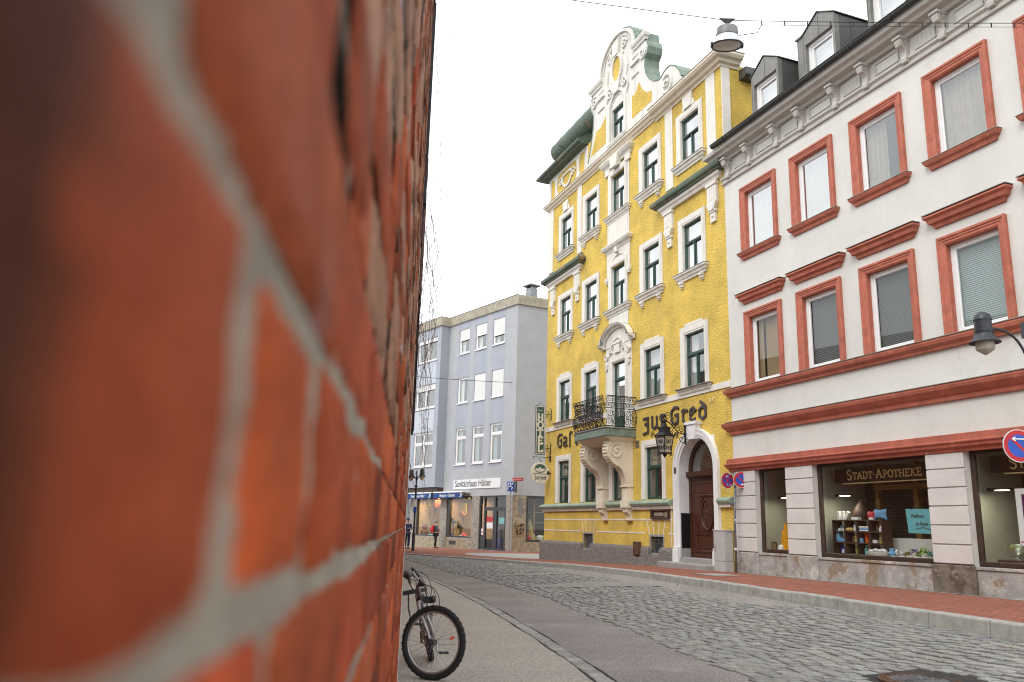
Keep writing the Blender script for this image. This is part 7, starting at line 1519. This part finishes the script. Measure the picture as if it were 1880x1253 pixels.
# ------------------------------------------------------------------ people
def skin_body(name, joints, edges, mat_, parent, lvl=2):
    me = bpy.data.meshes.new(name); me.from_pydata([j[:3] for j in joints], edges, []); o = bpy.data.objects.new(name, me); COL.objects.link(o); o.parent = parent
    s = o.modifiers.new('skin', 'SKIN'); s.use_smooth_shade = True
    for i, j in enumerate(joints): sv = me.skin_vertices[0].data[i]; sv.radius = (j[3], j[4] if len(j) > 4 else j[3]); sv.use_root = i == 0
    b = o.modifiers.new('subdivision', 'SUBSURF'); b.levels = b.render_levels = lvl; me.materials.append(M[mat_]); return o
def person(loc, rz, lab, arms, top, legs, hat, hatm, stride, bag):
    r = empty('person', loc, rz); tag(r, lab, 'person')
    hip = .92
    J = [(0,0,hip,.135,.10),(0,.0,1.12,.135,.10),(0,.01,1.32,.165,.105),(0,.015,1.42,.12,.085),(0,.0,1.50,.052,.052),(0,-.015,1.58,.06,.07),(0,-.02,1.66,.072,.09),(0,-.01,1.73,.05,.06)]
    E_ = [(0,1),(1,2),(2,3),(3,4),(4,5),(5,6),(6,7)]
    k = len(J); (lx, ly), (rx, ry) = stride
    J += [(-.10,.0,.86,.095),(-.105,ly*.5-.02,.48,.066),(-.11,ly,.10,.045),(-.115,ly-.13,.04,.04)]; E_ += [(0,k),(k,k+1),(k+1,k+2),(k+2,k+3)]
    J += [(.10,.0,.86,.095),(.105,ry*.5-.02,.48,.066),(.11,ry,.10,.045),(.115,ry-.13,.04,.04)]; E_ += [(0,k+4),(k+4,k+5),(k+5,k+6),(k+6,k+7)]
    a0 = len(J)
    for sx, (e, h) in zip((-1,1), arms):
        q = len(J); J += [(sx*.17,.01,1.39,.062),(e[0],e[1],e[2],.046),(h[0],h[1],h[2],.032)]; E_ += [(3,q),(q,q+1),(q+1,q+2)]
        d = (Vector(h)-Vector(e)).normalized(); J.append((h[0]+d.x*.05,h[1]+d.y*.05,h[2]+d.z*.05,.034,.018)); E_.append((q+2,q+3))
        pl = len(J)-1; u = d.cross(Vector((0,0,1)) if abs(d.z) < .8 else Vector((0,1,0))).normalized()
        for f_, (o_, L_) in enumerate(((-.024,.062),(-.008,.072),(.009,.068),(.025,.05))):
            b = Vector(J[pl][:3])+u*o_+d*.035; J.append((*b,.0085)); E_.append((pl,len(J)-1)); J.append((*(b+d*L_*.55+Vector((0,0,-.012))),.0075)); E_.append((len(J)-2,len(J)-1))
        b = Vector(J[pl][:3])+u*.035*sx+d*.005; J.append((*b,.0095)); E_.append((pl,len(J)-1)); J.append((*(b+d*.035+u*.018*sx),.008)); E_.append((len(J)-2,len(J)-1))
    body = skin_body('body', J, E_, 'skin', r)
    # clothes follow the same skeleton, a little fuller
    cj = [(*J[i][:3], J[i][3]+.026, (J[i][4] if len(J[i]) > 4 else J[i][3])+.026) for i in (0,1,2,3)]; ce = [(0,1),(1,2),(2,3)]
    cj[0] = (0,0,hip-.05,.165,.13)
    for sx, (e, h) in zip((-1,1), arms): q = len(cj); hh = Vector(e)*.06+Vector(h)*.94; cj += [(sx*.17,.01,1.39,.084),(*e,.066),(*hh,.050)]; ce += [(3,q),(q,q+1),(q+1,q+2)]
    skin_body('jacket', cj, ce, top, r)
    lj = [(0,0,hip,.150,.118)]; le = []
    for i0 in (k, k+4): q = len(lj); lj += [(*J[i0][:3],.108),(*J[i0+1][:3],.080),(J[i0+2][0],J[i0+2][1],.09,.064)]; le += [(0,q),(q,q+1),(q+1,q+2)]
    skin_body('trousers', lj, le, legs, r)
    for sx, yy in ((-1,ly),(1,ry)):
        m = MB(); m.prism([(.06,0),(-.20,0),(-.21,.04),(-.14,.075),(-.04,.10),(.06,.10)], sx*.112-.045, sx*.112+.045, lambda x, z, y: (y, x+yy, z)); m.build('shoe', 'shoe_black', r, bevel=.02, seg=2)
    # face
    m = MB()
    for sx in (-1,1): m.lathe([(.011*math.cos(rad(t)), .008*math.sin(rad(t))) for t in range(-90,91,30)], 8, (sx*.03,-.098,1.655))
    m.build('eyes', 'shoe_black', r)
    m = MB(); m.add([(-.013,-.10,1.615),(.013,-.10,1.615),(0,-.132,1.62),(0,-.102,1.665)], [(0,1,2),(0,2,3),(2,1,3)]); m.box(-.024,.024,-.101,-.09,1.582,1.590)
    [m.tube([(sx*.076,-.01,1.62),(sx*.088,.0,1.65),(sx*.078,.01,1.68)], .011, 6) for sx in (-1,1)]; m.build('face', 'skin', r)
    m = MB(); prof = [(.089*math.cos(rad(t)), .105*math.sin(rad(t))) for t in range(-8,91,14)]; m.lathe([(p[0]*1.04, p[1]*1.0) for p in prof], 18, (0,-.005,1.675), Matrix.Scale(1.15,4,(0,1,0)))
    if hat: m.lathe([(.0,.0),(.075,0),(.07,-.012),(0,-.012)], 14, (0,-.10,1.69))
    else: m.lathe([(.085,.0),(.08,-.09),(.05,-.12),(0,-.12)], 16, (0,.02,1.68))
    m.build('cap' if hat else 'hair', hatm, r, smooth=True)
    return r
PM = BP(-7.42,-.75,0); PM.z = zf(sn(PM.x,PM.y)[0])-.02
pr = person(PM, BR+rad(180-18), 'person in dark clothes with a red backpack facing the shop window', (((-.23,-.06,1.12),(-.17,-.24,1.10)),((.23,-.06,1.12),(.17,-.24,1.08))), 'jacket_grey', 'trouser_black', False, 'hair_grey', ((.10,0),(-.05,0)) and ((0,.04),(0,-.05)), True)
r = empty('backpack', PM, BR+rad(180-18)); tag(r, 'red backpack on the back of the person at the shop window', 'backpack')
m = MB(); m.box(-.17,.17,.13,.29,.98,1.42); m.build('main_bag', 'bag_red', r, bevel=.06, seg=3); m = MB(); m.box(-.13,.13,.28,.34,1.0,1.22); m.build('front_pocket', 'bag_red', r, bevel=.025, seg=2)
m = MB(); [m.tube([(sx*.11,.16,1.38),(sx*.12,.05,1.47),(sx*.13,-.12,1.36),(sx*.14,-.10,1.15),(sx*.15,.12,1.02)], .02, 6) for sx in (-1,1)]; m.build('strap', 'shoe_black', r)
PN = Vector((-5.84,49.6,0)); PN.z = zf(sn(PN.x,PN.y)[0])
person(PN, rad(28), 'person in blue jacket, jeans and dark cap holding papers', (((-.25,-.04,1.13),(-.07,-.26,1.16)),((.25,-.04,1.13),(.08,-.27,1.16))), 'jacket_blue', 'jeans_blue', True, 'jacket_blue', ((0,-.03),(0,.06)), False)
m = MB(); m.box(-.09,.11,-.36,-.30,1.17,1.185); m.box(-.02,.12,-.37,-.29,1.19,1.20); o = m.build('papers', 'sign_white', None, loc=PN, rz=rad(28)); tag(o, 'small white papers held by the person in the blue jacket', 'papers')
